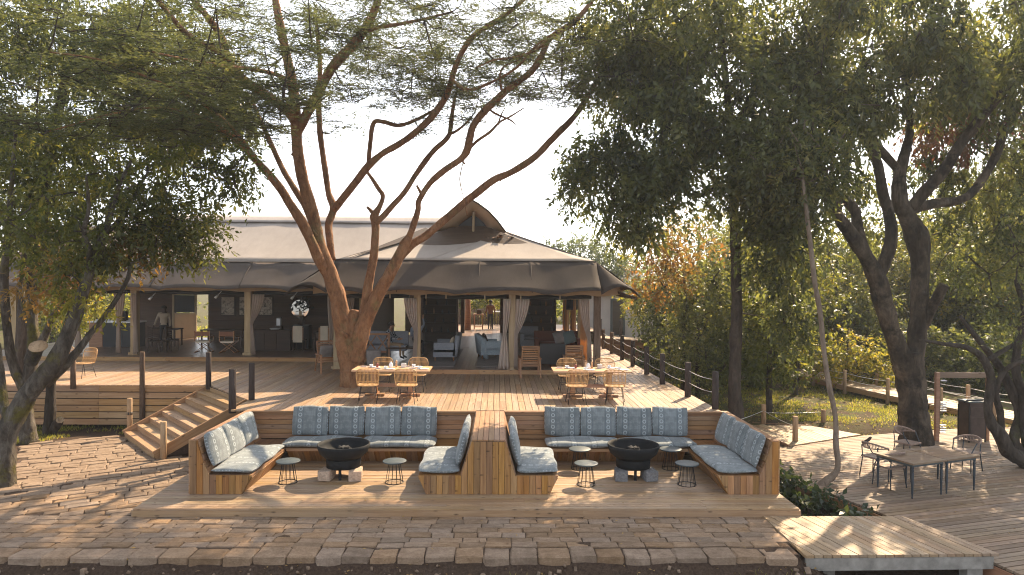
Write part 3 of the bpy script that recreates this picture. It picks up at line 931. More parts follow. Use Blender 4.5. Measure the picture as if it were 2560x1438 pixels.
# hood over the ridge vent
hood_front = [HL + Vector((-.05, -.15, -.05)), Vector((-2.02, 25.2, 6.45)), Vector((-1.62, 24.95, 6.80)), Vector((-1.28, 24.8, 7.10)), Vector((axc, 24.7, 7.26)), Vector((-0.74, 24.8, 7.12)), Vector((-0.36, 24.95, 6.86)), Vector((-0.02, 25.2, 6.52)), HR + Vector((.06, -.15, -.03))]
hood_back = [Vector((axc + s * p[0], 27.6, p[1] + 0.03)) for s, p in [(-1, (1.6, 6.05)), (-1, (1.28, 6.22)), (-1, (.8, 6.58)), (-1, (.35, 6.9)), (1, (0, 7.16)), (1, (.35, 6.9)), (1, (.8, 6.58)), (1, (1.28, 6.22)), (1, (1.6, 6.05))]]
rows = [[a.lerp(b, t) for a, b in zip(hood_front, hood_back)] for t in (0, .12, .3, .55, .8, 1)]
sheet(rows, 'vent_hood', CV_HOOD)
MB().tube(hood_front, 0.03, 6).build('hood_hoop', W_DARK, tent, ws=True)
tri = [py(u, v, 25.45) for u, v in ((1128, 577), (1142, 567), (1156, 556), (1170, 545), (1183, 536), (1196, 545), (1208, 556), (1217, 567), (1226, 577))]
rows = [[a.lerp(b, t) + Vector((0, .05, 0)) for a, b in zip(hood_front, tri)] for t in (0.0, .5, 1)]
sheet(rows, 'hood_face', CV_HOOD)
band = [[py(u, v, 25.42) for u, v in ((1104, 579), (1128, 578), (1156, 577), (1183, 577), (1208, 577), (1230, 578), (1256, 581))],
        [py(u, v, 25.38) for u, v in ((1108, 583), (1126, 592), (1152, 598), (1183, 600), (1210, 598), (1234, 592), (1252, 584))]]
sheet(band, 'vent_band', CV_HOOD)
MB().add([tri[0] + Vector((-.1, .12, -.1)), tri[8] + Vector((.1, .12, -.1)), tri[6] + Vector((.1, .12, .1)), tri[4] + Vector((0, .12, .15)), tri[2] + Vector((-.1, .12, .1))], [(0, 1, 2, 3, 4)]).build('vent_mesh', BLACK, tent, ws=True, solid=0.01)
MB().tube([py(1183, 600, 25.3), py(1184, 530, 25.25)], 0.05, 8).build('vent_pole', TIMBER, tent, ws=True)
# skirts of block A
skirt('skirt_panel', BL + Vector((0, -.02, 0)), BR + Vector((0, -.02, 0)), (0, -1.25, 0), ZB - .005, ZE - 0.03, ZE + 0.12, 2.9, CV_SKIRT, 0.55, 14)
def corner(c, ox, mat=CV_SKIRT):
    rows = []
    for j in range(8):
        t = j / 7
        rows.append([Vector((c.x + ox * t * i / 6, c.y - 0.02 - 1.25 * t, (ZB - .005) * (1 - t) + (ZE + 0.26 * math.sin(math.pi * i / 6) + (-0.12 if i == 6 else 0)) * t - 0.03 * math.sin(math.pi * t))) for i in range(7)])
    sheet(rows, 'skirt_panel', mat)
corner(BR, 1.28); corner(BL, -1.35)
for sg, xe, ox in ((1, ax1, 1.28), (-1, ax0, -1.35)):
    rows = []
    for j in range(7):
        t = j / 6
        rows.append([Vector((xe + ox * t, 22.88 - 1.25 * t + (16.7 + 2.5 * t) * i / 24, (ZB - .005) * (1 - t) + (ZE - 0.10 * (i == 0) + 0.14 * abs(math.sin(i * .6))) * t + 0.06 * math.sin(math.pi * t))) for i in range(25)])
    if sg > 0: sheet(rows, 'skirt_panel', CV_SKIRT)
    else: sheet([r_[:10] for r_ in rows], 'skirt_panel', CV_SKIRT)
# stitched ropes along the breaks of the roof
for a, b in ((BL, BR), (Vector((bx0, 26.97, ZB)), Vector((-5.0, 26.97, ZB)))):
    MB().tube([a + Vector((0, -.03, .006)), (a + b) / 2 + Vector((0, -.03, -.01)), b + Vector((0, -.03, .006))], .018, 6).build('seam_rope', CV_SKIRT, tent, ws=True)
for x in (-16.2, -12.9, -9.6, -6.3):
    MB().tube([(x, 26.95, ZB - .01), (x - .1, 26.3, 4.41), (x - .1, 25.75, 3.99)], .012, 5).build('seam_rope', CV_SKIRT, tent, ws=True)
for x in (-3.2, -.6, 1.1):
    MB().tube([(x, 22.85, ZB - .01), (x, 22.25, 4.43), (x, 21.66, 3.95)], .012, 5).build('seam_rope', CV_SKIRT, tent, ws=True)
# lining bands and dark rolled screens under the eaves
for (a, b, y) in ((-6.0, 4.0, 22.35), (-20, -5.2, 26.35)):
    rows = [[Vector((a + (b - a) * i / 40, y - 0.05 * t, 4.35 - 0.50 * t + 0.03 * math.sin(i * 1.3) * t)) for i in range(41)] for t in (0, .5, 1)]
    sheet(rows, 'lining_band', CV_TAN)
for a, b, y in ((-5.3, -2.95, 22.9), (-2.6, 0.3, 22.9), (0.75, 3.15, 22.9), (-19, -14.3, 26.85), (-13.9, -9.9, 26.85), (-9.5, -5.6, 26.85)):
    MB().tube([(a, y, 3.80), ((a + b) / 2, y, 3.76), (b, y, 3.80)], 0.075, 8).build('rolled_screen', BLACK, tent, ws=True)
for k in range(5):     # dark rafters showing at the right corner
    MB().bar((3.45, 22.9 + k * .5, 4.15), (4.45, 21.75 + k * .62, 3.78), 0.05, 0.07).build('rafter', W_DARK, tent, ws=True)
# columns
cols = [(0.49, 22.92), (-2.68, 22.92), (-5.35, 22.95), (3.36, 22.95), (-9.72, 26.85), (-14.1, 26.85), (-18.7, 26.85), (3.36, 27.5), (3.36, 33), (-5.35, 27.2)]
for i, (x, y) in enumerate(cols):
    w = 0.24 if y > 26 else 0.22
    o = MB().box((0, 0, 1.3), (w, w, 2.62)).box((0, 0, 0.05), (w + .1, w + .1, 0.1)).build('column', TIMBER if i not in (3,) else POST_B, tent, ws=True)
    o.matrix_basis = Matrix.Translation((x, y, Z_T))
# back walls of planks
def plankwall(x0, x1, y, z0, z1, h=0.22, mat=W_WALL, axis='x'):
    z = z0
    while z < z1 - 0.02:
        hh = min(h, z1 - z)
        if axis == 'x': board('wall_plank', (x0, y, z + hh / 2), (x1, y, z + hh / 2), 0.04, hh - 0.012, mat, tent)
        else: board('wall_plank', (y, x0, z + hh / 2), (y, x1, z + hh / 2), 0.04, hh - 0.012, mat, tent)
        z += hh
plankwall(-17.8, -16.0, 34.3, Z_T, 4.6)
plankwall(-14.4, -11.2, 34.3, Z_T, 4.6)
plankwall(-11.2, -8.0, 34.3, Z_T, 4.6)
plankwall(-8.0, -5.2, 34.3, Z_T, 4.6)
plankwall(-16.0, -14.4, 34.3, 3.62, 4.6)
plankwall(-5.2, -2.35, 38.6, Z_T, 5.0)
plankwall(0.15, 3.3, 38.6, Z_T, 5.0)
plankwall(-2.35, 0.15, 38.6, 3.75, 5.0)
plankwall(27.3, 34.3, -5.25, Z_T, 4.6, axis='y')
for x0, x1, y, z0, z1 in ((-17.8, -16.0, 34.36, Z_T, 4.6), (-14.4, -5.2, 34.36, Z_T, 4.6), (-5.2, -2.35, 38.66, Z_T, 5.0), (.15, 3.3, 38.66, Z_T, 5.0)):
    MB().box(((x0 + x1) / 2, y, (z0 + z1) / 2), (x1 - x0, .03, z1 - z0)).build('wall_light_block', W_DARK, tent, ws=True)  # added sheets that stop the sun leaking between the wall planks
MB().box((-5.2, 30.8, (Z_T + 4.6) / 2), (.03, 7, 4.6 - Z_T)).build('wall_light_block', W_DARK, tent, ws=True)  # added sun stop for the side wall planks
for x in (-2.3, -1.95):
    MB().box((x, 38.3, 2.9), (0.22, 0.3, 3.1)).build('wall_post', W_DARK, tent, ws=True)
for i in range(14):
    MB().box((-2.62, 38.5, 1.55 + i * 0.16), (0.10, 0.06, 0.12)).build('wall_slat', W_FASC, tent, ws=True)
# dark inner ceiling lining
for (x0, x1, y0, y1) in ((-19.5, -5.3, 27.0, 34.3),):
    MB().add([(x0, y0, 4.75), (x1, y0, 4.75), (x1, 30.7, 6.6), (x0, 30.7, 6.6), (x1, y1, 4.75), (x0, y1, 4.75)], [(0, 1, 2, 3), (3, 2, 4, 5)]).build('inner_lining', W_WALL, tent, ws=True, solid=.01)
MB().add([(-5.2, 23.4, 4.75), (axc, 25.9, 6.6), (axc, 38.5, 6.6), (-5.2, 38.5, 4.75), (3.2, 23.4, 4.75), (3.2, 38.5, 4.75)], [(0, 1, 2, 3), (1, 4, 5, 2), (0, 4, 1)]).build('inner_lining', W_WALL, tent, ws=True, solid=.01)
# eave spot lamps
for u, v, Y in ((380, 742, 26.3), (545, 738, 26.3), (735, 740, 26.3)):
    p = py(u, v, Y)
    o = MB().tube([p + Vector((.12, .02, .15)), p], 0.012, 5).tube([p, p + Vector((-.09, -.05, -.12))], [0.035, 0.055], 8).build('spot_lamp', STEEL, tent, ws=True)
for u in (975, 1065, 1115, 1212, 1302, 1400):
    p = py(u, 740, 22.3)
    MB().tube([(p.x, p.y, 3.86), (p.x, p.y, 3.72)], 0.022, 6).build('toggle', CV_CREAM, tent, ws=True)
# dry leaves lying on the canvas
lv = MB()
for i in range(26):
    x = 0.0 + random.gauss(0.0, .22); y = 24.9 + random.gauss(0, .10)
    z = 5.86 + (y - 24.9) * 0.43 - abs(x) * .05
    a = random.uniform(0, 6.28); d = Vector((math.cos(a), math.sin(a), .3)) * 0.09
    e2 = Vector((-math.sin(a), math.cos(a), .2)) * 0.035
    c = Vector((x + .1, y, z + .07))
    lv.add([c - d, c + e2, c + d, c - e2], [(0, 1, 2, 3)])
DRY = plain('dry_leaf', (0.20, 0.10, 0.05), 0.8)
tag(lv.build('dry_leaves', DRY), 'small patch of dry brown leaves lying on the tent roof', 'leaves', None, 'stuff')

# --- curtains
def curtain(label, x0t, x1t, y, xg, zg, x0b, x1b, ztop=3.72, zbot=Z_T + 0.03, amp=0.06, folds=5, mat=CURT, nm='curtain'):
    """hangs from ztop over x0t..x1t, is tied at xg,zg and falls to x0b..x1b"""
    rows = []
    m = 16; n = folds * 6
    tg = (ztop - zg) / (ztop - zbot)
    for j in range(m + 1):
        t = j / m
        if t < tg:
            s = (t / tg) ** 1.8
            a, b = x0t + (xg - 0.05 - x0t) * s, x1t + (xg + 0.05 - x1t) * s
        else:
            s = ((t - tg) / (1 - tg)) ** 0.7
            a, b = xg - 0.05 + (x0b - xg + 0.05) * s, xg + 0.05 + (x1b - xg - 0.05) * s
        rows.append([Vector((a + (b - a) * i / n, y + amp * math.sin(2 * math.pi * folds * i / n + j * .1), ztop + (zbot - ztop) * t)) for i in range(n + 1)])
    o = MB().grid(rows).build(nm, mat, solid=0.006)
    return tag(o, label, 'curtain', 'tied tent curtains')
def cx(u, Y): return py(u, 740, Y).x
curtain('cream curtain tied left of the column behind the left dining table', cx(1010, 22.75), cx(1042, 22.75), 22.75, cx(1041, 22.75), 2.6, cx(1030, 22.75), cx(1042, 22.75))
curtain('pleated cream curtain tied right of the middle tent column', cx(1290, 22.72), cx(1324, 22.72), 22.72, cx(1290, 22.72), 2.5, cx(1286, 22.72), cx(1296, 22.72))
curtain('cream curtain tied at the right corner column of the tent', cx(1448, 22.75), cx(1474, 22.75), 22.75, cx(1474, 22.75), 2.4, cx(1470, 22.75), cx(1482, 22.75))
curtain('tan cloth wrapped round the left side of the middle tent column', cx(1258, 22.70), cx(1277, 22.70), 22.70, cx(1262, 22.7), 2.5, cx(1246, 22.70), cx(1276, 22.70), folds=3)
curtain('mauve curtain tied right of the column between the pictures', cx(630, 26.7), cx(661, 26.7), 26.7, cx(628, 26.7), 2.6, cx(628, 26.7), cx(638, 26.7))
curtain('tan curtain beside the left tent column above the bar', cx(326, 26.7), cx(341, 26.7), 26.7, cx(338, 26.7), 2.4, cx(333, 26.7), cx(344, 26.7), folds=3)
curtain('grey curtain gathered in the far left bay of the tent', cx(284, 26.9), cx(312, 26.9), 26.9, cx(296, 26.9), 2.5, cx(290, 26.9), cx(300, 26.9), folds=4)
curtain('long pale curtain at the left end of the tent', cx(182, 26.9), cx(206, 26.9), 26.9, cx(194, 26.9), 2.3, cx(186, 26.9), cx(204, 26.9), folds=4)
curtain('cream curtain seen through the fork of the big acacia', cx(858, 24.5), cx(886, 24.5), 24.5, cx(868, 24.5), 2.6, cx(862, 24.5), cx(874, 24.5))
curtain('straight tan curtain hanging behind the acacia trunk', cx(818, 26.8), cx(838, 26.8), 26.8, cx(828, 26.8), 2.0, cx(820, 26.8), cx(838, 26.8), folds=3)
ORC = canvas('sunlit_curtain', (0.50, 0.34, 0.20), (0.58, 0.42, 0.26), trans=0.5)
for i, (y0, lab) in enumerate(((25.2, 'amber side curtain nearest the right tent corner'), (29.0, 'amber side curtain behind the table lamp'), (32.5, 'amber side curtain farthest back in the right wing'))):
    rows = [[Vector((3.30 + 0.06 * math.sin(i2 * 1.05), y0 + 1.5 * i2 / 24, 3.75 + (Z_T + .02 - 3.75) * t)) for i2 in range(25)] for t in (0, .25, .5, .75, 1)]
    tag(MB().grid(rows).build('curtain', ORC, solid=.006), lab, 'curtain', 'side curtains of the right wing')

# ================================================================ INTERIOR THINGS
def furn(name, label, cat, loc, rz=0.0, group=None):
    return thing(name, label, cat, loc, rz, group)

# bar counter
p = pz(280, 868, Z_T)
e = furn('bar_counter', 'dark bar counter with a brown end panel in the left bay', 'counter', (p.x, p.y + .4, Z_T))
MB().box((0.3, 0, .52), (1.5, .6, 1.04)).build('body', BLACK, e)
MB().box((-.74, 0, .52), (.56, .62, 1.05)).build('end_panel', W_RAIL, e)
MB().box((0, 0, 1.07), (2.15, .72, .05)).build('top', STEEL, e)
barx, bary = p.x, p.y + .4
for i in range(4):
    o = MB().lathe([(.02, 0), (.045, .02), (.05, .09), (.045, .09), (.02, .02)], 10).build('cup', WHITE)
    o.location = (barx - .75 + i * .17, bary - .2, Z_T + 1.097)
    tag(o, ['white cup at the left end of the bar counter', 'second white cup from the left on the bar counter', 'third white cup from the left on the bar counter', 'fourth white cup from the left on the bar counter'][i], 'cup', 'cups on the bar')
o = MB().lathe([(.16, 0), (.2, .05), (.2, .38), (.17, .42), (.05, .44)], 14).build('urn', W_DARK); o.location = (barx + .25, bary, Z_T + 1.097)
tag(o, 'dark urn standing on the bar counter', 'urn')
e = furn('silver_tray', 'silver tray with glassware on the bar counter', 'tray', (barx + .65, bary, Z_T + 1.097))
MB().lathe([(.05, 0), (.22, .01), (.24, .03)], 16).build('dish', STEEL, e)
for a in range(4):
    MB().lathe([(.03, .012), (.04, .08), (.035, .15)], 8, (math.cos(a * 1.6) * .12, math.sin(a * 1.6) * .12, 0)).build('glass', STEEL, e)

# director's chairs
def director(label, loc, rz):
    e = furn('director_chair', label, 'chair', loc, rz, 'directors chairs in the left wing')
    LEATH = bpy.data.materials.get('tan_leather') or plain('tan_leather', (0.20, 0.075, 0.035), 0.6)
    MB().box((0, -.23, .76), (.56, .03, .18)).build('back_sling', LEATH, e)
    MB().box((0, 0, .46), (.54, .42, .03)).box((0, -.2, .43), (.54, .02, .07)).build('seat', LINEN, e)
    for sx in (-1, 1):
        MB().bar((sx * .29, -.23, .46), (sx * .29, -.24, .88), .035, .035).build('back_post', W_TEAK, e)
        MB().bar((sx * .29, -.26, .64), (sx * .29, .24, .64), .05, .025).build('arm', W_TEAK, e)
        MB().bar((sx * .29, .2, .46), (sx * .29, .2, .64), .03, .03).build('arm_post', W_TEAK, e)
        MB().bar((sx * .29, -.26, .02), (sx * .29, .26, .02), .035, .035).build('runner', W_TEAK, e)
    for sy in (-.2, .2):
        MB().bar((-.28, sy, .03), (.28, sy, .45), .03, .02).build('cross_leg', W_TEAK, e)
        MB().bar((.28, sy + .02, .03), (-.28, sy + .02, .45), .03, .02).build('cross_leg', W_TEAK, e)
    return e
p = pz(504, 882, Z_T); director('directors chair with orange brown back nearest the canvas door', (p.x, p.y + .25, Z_T), 0.05)
p = pz(567, 883, Z_T); director('directors chair with dull brown back left of the tied mauve curtain', (p.x, p.y + .25, Z_T), -0.05)

# ladder back chairs and dark tables
def ladder_chair(label, loc, rz):
    e = furn('ladder_back_chair', label, 'chair', loc, rz, 'dark ladder back chairs')
    MB().box((0, 0, .45), (.44, .42, .04)).build('seat', W_DARK, e)
    for sx in (-1, 1):
        MB().box((sx * .2, .19, .22), (.035, .035, .44)).build('leg', W_DARK, e)
        MB().box((sx * .2, -.2, .53), (.035, .035, 1.06)).build('leg', W_DARK, e)
    for k in range(6):
        MB().box((0, -.2, .56 + k * .085), (.38, .02, .045)).build('back_slat', W_DARK, e)
for (u, v, rz, lab) in ((410, 880, 1.5, 'dark ladder back chair facing right behind the left column'), (432, 878, -1.3, 'dark ladder back chair beside the canvas door'), (385, 880, 0.4, 'dark ladder back chair half hidden by the left column')):
    p = pz(u, v, Z_T); ladder_chair(lab, (p.x, p.y, Z_T), rz)
def dark_table(label, loc, sx, sy, h=.76, name='dark_table', cat='table'):
    e = furn(name, label, cat, loc)
    MB().box((0, 0, h - .02), (sx, sy, .045)).build('top', W_DARK, e)
    for a in (-1, 1):
        for b in (-1, 1):
            MB().box((a * (sx / 2 - .06), b * (sy / 2 - .06), (h - .045) / 2), (.06, .06, h - .045)).build('leg', W_DARK, e)
    return e
p = pz(400, 868, Z_T); dark_table('dark dining table in the left wing beside the standing man', (p.x, p.y + .6, Z_T), 1.1, .8)
p = pz(540, 872, Z_T); dark_table('dark dining table behind the two directors chairs', (p.x, p.y + .9, Z_T), 1.8, .8)
p = pz(815, 880, Z_T); dark_table('dark table left of the acacia behind the reclining chair', (p.x, p.y + .8, Z_T), 1.3, .8)
# sideboard
p = pz(672, 880, Z_T)
e = furn('sideboard', 'long dark sideboard below the framed pictures', 'sideboard', (p.x, p.y + .5, Z_T))
MB().box((0, 0, .42), (1.55, .5, .8)).box((0, 0, .84), (1.62, .56, .04)).build('cabinet', W_DARK, e)
for k in (-1, 0, 1): MB().box((k * .5, -.26, .42), (.46, .02, .66)).build('door', W_DARK, e)
o = MB().lathe([(.02, 0), (.16, .02), (.22, .07), (.2, .07), (.1, .03)], 14).build('bowl', STEEL); o.location = (p.x + .1, p.y + .45, Z_T + .862); tag(o, 'shallow bowl on the dark sideboard', 'bowl')
e = furn('lantern', 'small white lit lantern box standing on a dark stand beside the round mirror', 'lantern', (pz(709, 870, Z_T).x, p.y + 1.0, Z_T))
MB().box((0, 0, .5), (.3, .3, 1.0)).build('stand', W_DARK, e)
MB().box((0, 0, 1.16), (.16, .16, .3)).build('glass_box', WHITE, e)
MB().box((0, 0, 1.33), (.2, .2, .03)).build('lid', BLACK, e)
# plant in front of the mirror
e = furn('potted_plant', 'dark leafy plant on a stand in front of the round mirror', 'plant', (pz(757, 870, Z_T).x, 29.5, Z_T))
MB().box((0, 0, .5), (.7, .5, 1.0)).build('stand', BLACK, e)
MB().lathe([(.10, 1.0), (.14, 1.1), (.12, 1.35), (.08, 1.4)], 12).build('vase', W_DARK, e)
MB().box((0, -.26, 1.5), (.12, .01, .22)).build('card', CV_CREAM, e)
pl = MB()
for i in range(70):
    c = Vector((random.gauss(0, .2), random.gauss(0, .12), 1.9 + random.gauss(0, .18)))
    d = Vector((random.gauss(0, 1), random.gauss(0, 1), random.gauss(0, 1))).normalized() * .13
    q_ = d.cross(Vector((.3, .5, 1))).normalized() * .06
    pl.add([c - d, c + q_, c + d, c - q_], [(0, 1, 2, 3)])
pl.build('foliage', plain('dark_leaf', (.02, .025, .018), .6), e)
# chair with a cream cloth over it
def cloth_chair(u, v, label, w):
    p = pz(u, v, Z_T)
    e = furn('covered_chair', label, 'chair', (p.x, p.y, Z_T))
    MB().box((0, .15, .45), (.5, .5, .06)).build('seat', W_DARK, e)
    for a in (-.2, .2):
        for b in (-.05, .35): MB().box((a, b, .22), (.04, .04, .44)).build('leg', W_DARK, e)
    MB().box((0, -.1, .72), (.46, .04, .52)).build('back', W_TEAK, e)
    MB().box((0, -.13, .70), (w, .03, .66)).box((0, -.1, 1.03), (w, .10, .03)).build('throw', LINEN, e)
cloth_chair(746, 878, 'chair with a long cream throw below the round mirror', .38)
cloth_chair(812, 878, 'chair with a grey throw just left of the acacia trunk', .3)
# mirror, pictures, door
p = py(750, 772, 34.2)
e = furn('round_mirror', 'round wall mirror reflecting a bright view on the plank wall', 'mirror', p)
MB().tube([Vector((.47 * math.cos(a * math.pi / 16), 0, .47 * math.sin(a * math.pi / 16))) for a in range(33)], .03, 6, cap=False).build('frame', W_DARK, e)
mr = plain('mirror_glass', (0.75, 0.72, 0.68), 0.05, 1.0)
MB().add([(.46 * math.cos(a * math.pi / 16), -.01, .46 * math.sin(a * math.pi / 16)) for a in range(32)], [list(range(32))]).build('glass', mr, e)
def picmat():
    m, nt, b = newmat('faded_print')
    v, rnd = objco(nt, (1, 1, 1))
    n1 = N(nt, 'ShaderNodeTexNoise', Scale=5.0, Detail=6.0, Distortion=1.5); L(nt, v, n1.inputs['Vector'])
    L(nt, ramp(nt, n1.outputs[0], [(.35, (.10, .08, .06)), (.5, (.45, .36, .27)), (.7, (.62, .54, .44))]), b.inputs['Base Color'])
    return m
PIC = picmat()
for (u, w, lab) in ((570, .62, 'framed sepia picture on the plank wall left of the column'), (612, .5, 'framed sepia picture half hidden behind the column'), (665, .62, 'framed sepia picture on the plank wall behind the mauve curtain')):
    p = py(u, 765, 34.22)
    e = furn('picture', lab, 'picture', p, group='framed prints on the plank wall')
    MB().box((0, 0, 0), (w + .1, .04, 1.0)).build('frame', W_DARK, e)
    MB().box((0, -.026, 0), (w, .01, .88)).build('print', PIC, e)
p = py(472, 795, 34.1)
e = furn('canvas_door', 'tan canvas door with a dark mesh window in the plank wall', 'door', (p.x - .25, 34.2, Z_T))
for sx in (-.55, .55): MB().box((sx, 0, 1.12), (.1, .06, 2.24)).build('jamb', CV_CREAM, e)
MB().box((0, 0, 2.2), (1.2, .08, .12)).build('header', CV_CREAM, e)
MB().box((0, 0, .62), (1.0, .03, 1.24)).build('lower_panel', CV_CREAM, e)
MB().box((0, -.0, 1.70), (1.0, .03, .86)).build('mesh_window', BLACK, e)
# --- right wing
RUGM = plain('rug', (0.22, 0.20, 0.19), 0.95, 0, .2, 6)
for u0, u1, lab in ((1055, 1145, 'grey rug under the left sofa in the tent'), (1205, 1275, 'grey rug under the blue armchair in the tent')):
    a = pz(u0, 915, Z_T); b = pz(u1, 875, Z_T)
    tag(MB().box(((a.x + b.x) / 2, (a.y + b.y) / 2 + .1, Z_T + .009), (b.x - a.x + .4, b.y - a.y + .6, .012)).build('rug', RUGM), lab, 'rug')
def sofa(label, loc, rz, w, mat, name='sofa', cat='sofa', arm=True, curved=False):
    e = furn(name, label, cat, loc, rz)
    MB().box((0, 0, .30), (w, .8, .26)).build('base', mat, e)
    rc(w - .3, .62, .16).build('seat_cushion', mat, e).location = (0, .06, .5)
    bk = MB()
    bk.grid([[Vector((x, -.38 - .10 * t + (0.25 * (abs(x) / (w / 2)) ** 3 if curved else 0), .2 + .75 * t - (.2 * (abs(x) / (w / 2)) ** 3 if curved else 0))) for x in np.linspace(-w / 2, w / 2, 13)] for t in (0, .5, 1)])
    bk.build('backrest', mat, e, solid=.16)
    if arm:
        for sx in (-1, 1): MB().box((sx * (w / 2 - .07), 0, .52), (.14, .78, .34)).build('arm', mat, e)
    for sx in (-1, 1):
        for sy in (-1, 1): MB().tube([(sx * (w / 2 - .08), sy * .33, .17), (sx * (w / 2 - .07), sy * .34, 0)], [.03, .018], 6).build('leg', W_TEAK, e)
    return e
def rc(w, d, h, nu=10, nv=8, puff=0.35, edge=0.55):
    """soft cushion: x across, y up/deep, z thick"""
    b = MB()
    for sgn in (1, -1):
        rows = []
        for j in range(nv + 1):
            v = -1 + 2 * j / nv
            row = []
            for i in range(nu + 1):
                u = -1 + 2 * i / nu
                uu, vv = math.sin(u * math.pi / 2), math.sin(v * math.pi / 2)
                f = (1 - abs(uu) ** 7) ** 0.5 * (1 - abs(vv) ** 7) ** 0.5
                g = (1 - puff) + puff * (1 - uu * uu) ** .5 * (1 - vv * vv) ** .5
                hh = h / 2 * (f * g) * sgn
                cr = 1 - 0.035 * (abs(uu) * abs(vv)) ** 4
                row.append((w / 2 * uu * cr, d / 2 * vv * cr, hh))
            rows.append(row if sgn > 0 else row[::-1])
        b.grid(rows)
    return b
SOFAG = plain('blue_grey_upholstery', (0.24, 0.255, 0.285), 0.9, 0, .12, 20)
ARMB = plain('pale_blue_upholstery', (0.30, 0.36, 0.40), 0.9, 0, .15, 25)
p = pz(1100, 905, Z_T); sofa('blue grey sofa turned sideways in the middle of the tent', (p.x + .15, p.y + .9, Z_T), R_(90), 1.7, SOFAG)
o = rc(.42, .42, .16).build('cushion', LINEN); o.location = (p.x + .38, p.y + .75, Z_T + .66); o.rotation_euler = (R_(70), 0, R_(-90)); tag(o, 'pale cushion leaning on the blue grey sofa', 'cushion')
p = pz(1222, 900, Z_T); sofa('pale blue curved armchair beside the middle tent column', (p.x, p.y + .6, Z_T), R_(-90) + .2, 1.0, ARMB, 'armchair', 'armchair', True, True)
o = rc(.45, .45, .18).build('cushion', W_DARK); o.location = (p.x - .16, p.y + .75, Z_T + .72); o.rotation_euler = (R_(70), 0, R_(90)); tag(o, 'dark cushion in the pale blue curved armchair', 'cushion')
e_red = p
p = pz(1345, 880, Z_T); sofa('grey armchair in shade right of the pleated curtain', (p.x - .3, p.y + 1.2, Z_T), R_(180), .8, SOFAG, 'armchair', 'armchair')
p = pz(1395, 900, Z_T); sofa('dark red sofa under the table lamp in the right bay', (p.x + .1, p.y + 1.5, Z_T), R_(180), 1.8, plain('red_brown_upholstery', (.13, .045, .03), .85), 'sofa')
sx_, sy_ = p.x, p.y
TEAL = plain('teal_cloth', (.12, .17, .175), .9)
for i, (dx, lab) in enumerate(((.15, 'pale grey cushion at the left end of the red sofa'), (.5, 'teal cushion in the middle of the red sofa'))):
    o = rc(.5, .5, .2).build('cushion', [RUGM, TEAL][i]); o.location = (sx_ + dx, sy_ + .9, Z_T + .78); o.rotation_euler = (R_(68), R_(-15), .2); tag(o, lab, 'cushion', 'cushions on the red sofa')
e = furn('black_armchair', 'low black armchair between the two slatted recliners', 'armchair', (pz(1385, 925, Z_T).x, 23.6, Z_T))
MB().box((0, 0, .3), (.9, .7, .34)).build('base', BLACK, e)
MB().box((0, -.33, .58), (.9, .14, .5)).build('backrest', BLACK, e)
for sx in (-1, 1): MB().box((sx * .42, 0, .5), (.13, .72, .3)).build('arm', BLACK, e)
e = furn('table_lamp', 'table lamp with a black drum shade and turned wooden base', 'lamp', (pz(1406, 850, Z_T).x, 29.8, Z_T))
MB().box((0, 0, .35), (.6, .6, .7)).build('stand', W_DARK, e)
MB().lathe([(.12, .7), (.14, .76), (.06, .84), (.11, .95), (.06, 1.05), (.11, 1.18), (.06, 1.3), (.1, 1.42), (.03, 1.55), (.02, 1.75)], 12).build('base', W_RAIL, e)
MB().lathe([(.27, 1.72), (.25, 2.15)], 18, close=False).build('shade', BLACK, e, solid=.01)
# shelf cabinet with bottles
def cabinet(label, u, Y, w, h, seed):
    e = furn('shelf_cabinet', label, 'cabinet', (py(u, 780, Y).x, Y, Z_T))
    MB().box((-w / 2, 0, h / 2), (.05, .4, h)).build('side', W_DARK, e)
    MB().box((w / 2, 0, h / 2), (.05, .4, h)).build('side', W_DARK, e)
    MB().box((0, .19, h / 2), (w, .02, h)).build('back', W_DARK, e)
    rr = random.Random(seed)
    zz = [.1, .55, 1.0, 1.4, 1.8]
    for z in zz: MB().box((0, 0, z), (w - .05, .38, .04)).build('shelf', W_DARK, e)
    for z in zz[1:]:
        x = -w / 2 + .12; kb = 0
        while x < w / 2 - .1:
            hh = rr.uniform(.18, .3)
            o = MB().lathe([(.035, 0), (.04, hh * .6), (.015, hh * .72), (.015, hh)], 8).build('bottle', rr.choice([SLATE, W_RAIL, BLACK, BLACK]))
            o.location = (e.location.x + x, Y - .05, Z_T + z + .021)
            kb += 1
            tag(o, '%s bottle on the %s shelf of the %s' % (['first', 'second', 'third', 'fourth', 'fifth', 'sixth'][kb - 1], {.55: 'lowest', 1.0: 'second', 1.4: 'third', 1.8: 'top'}[z], label), 'bottle', 'bottles on the %s' % label)
            x += rr.uniform(.25, .5)
cabinet('dark drinks cabinet left of the passage', 1100, 31.5, 1.5, 2.3, 2)
cabinet('dark drinks cabinet right of the passage', 1345, 31.5, 1.6, 2.3, 5)
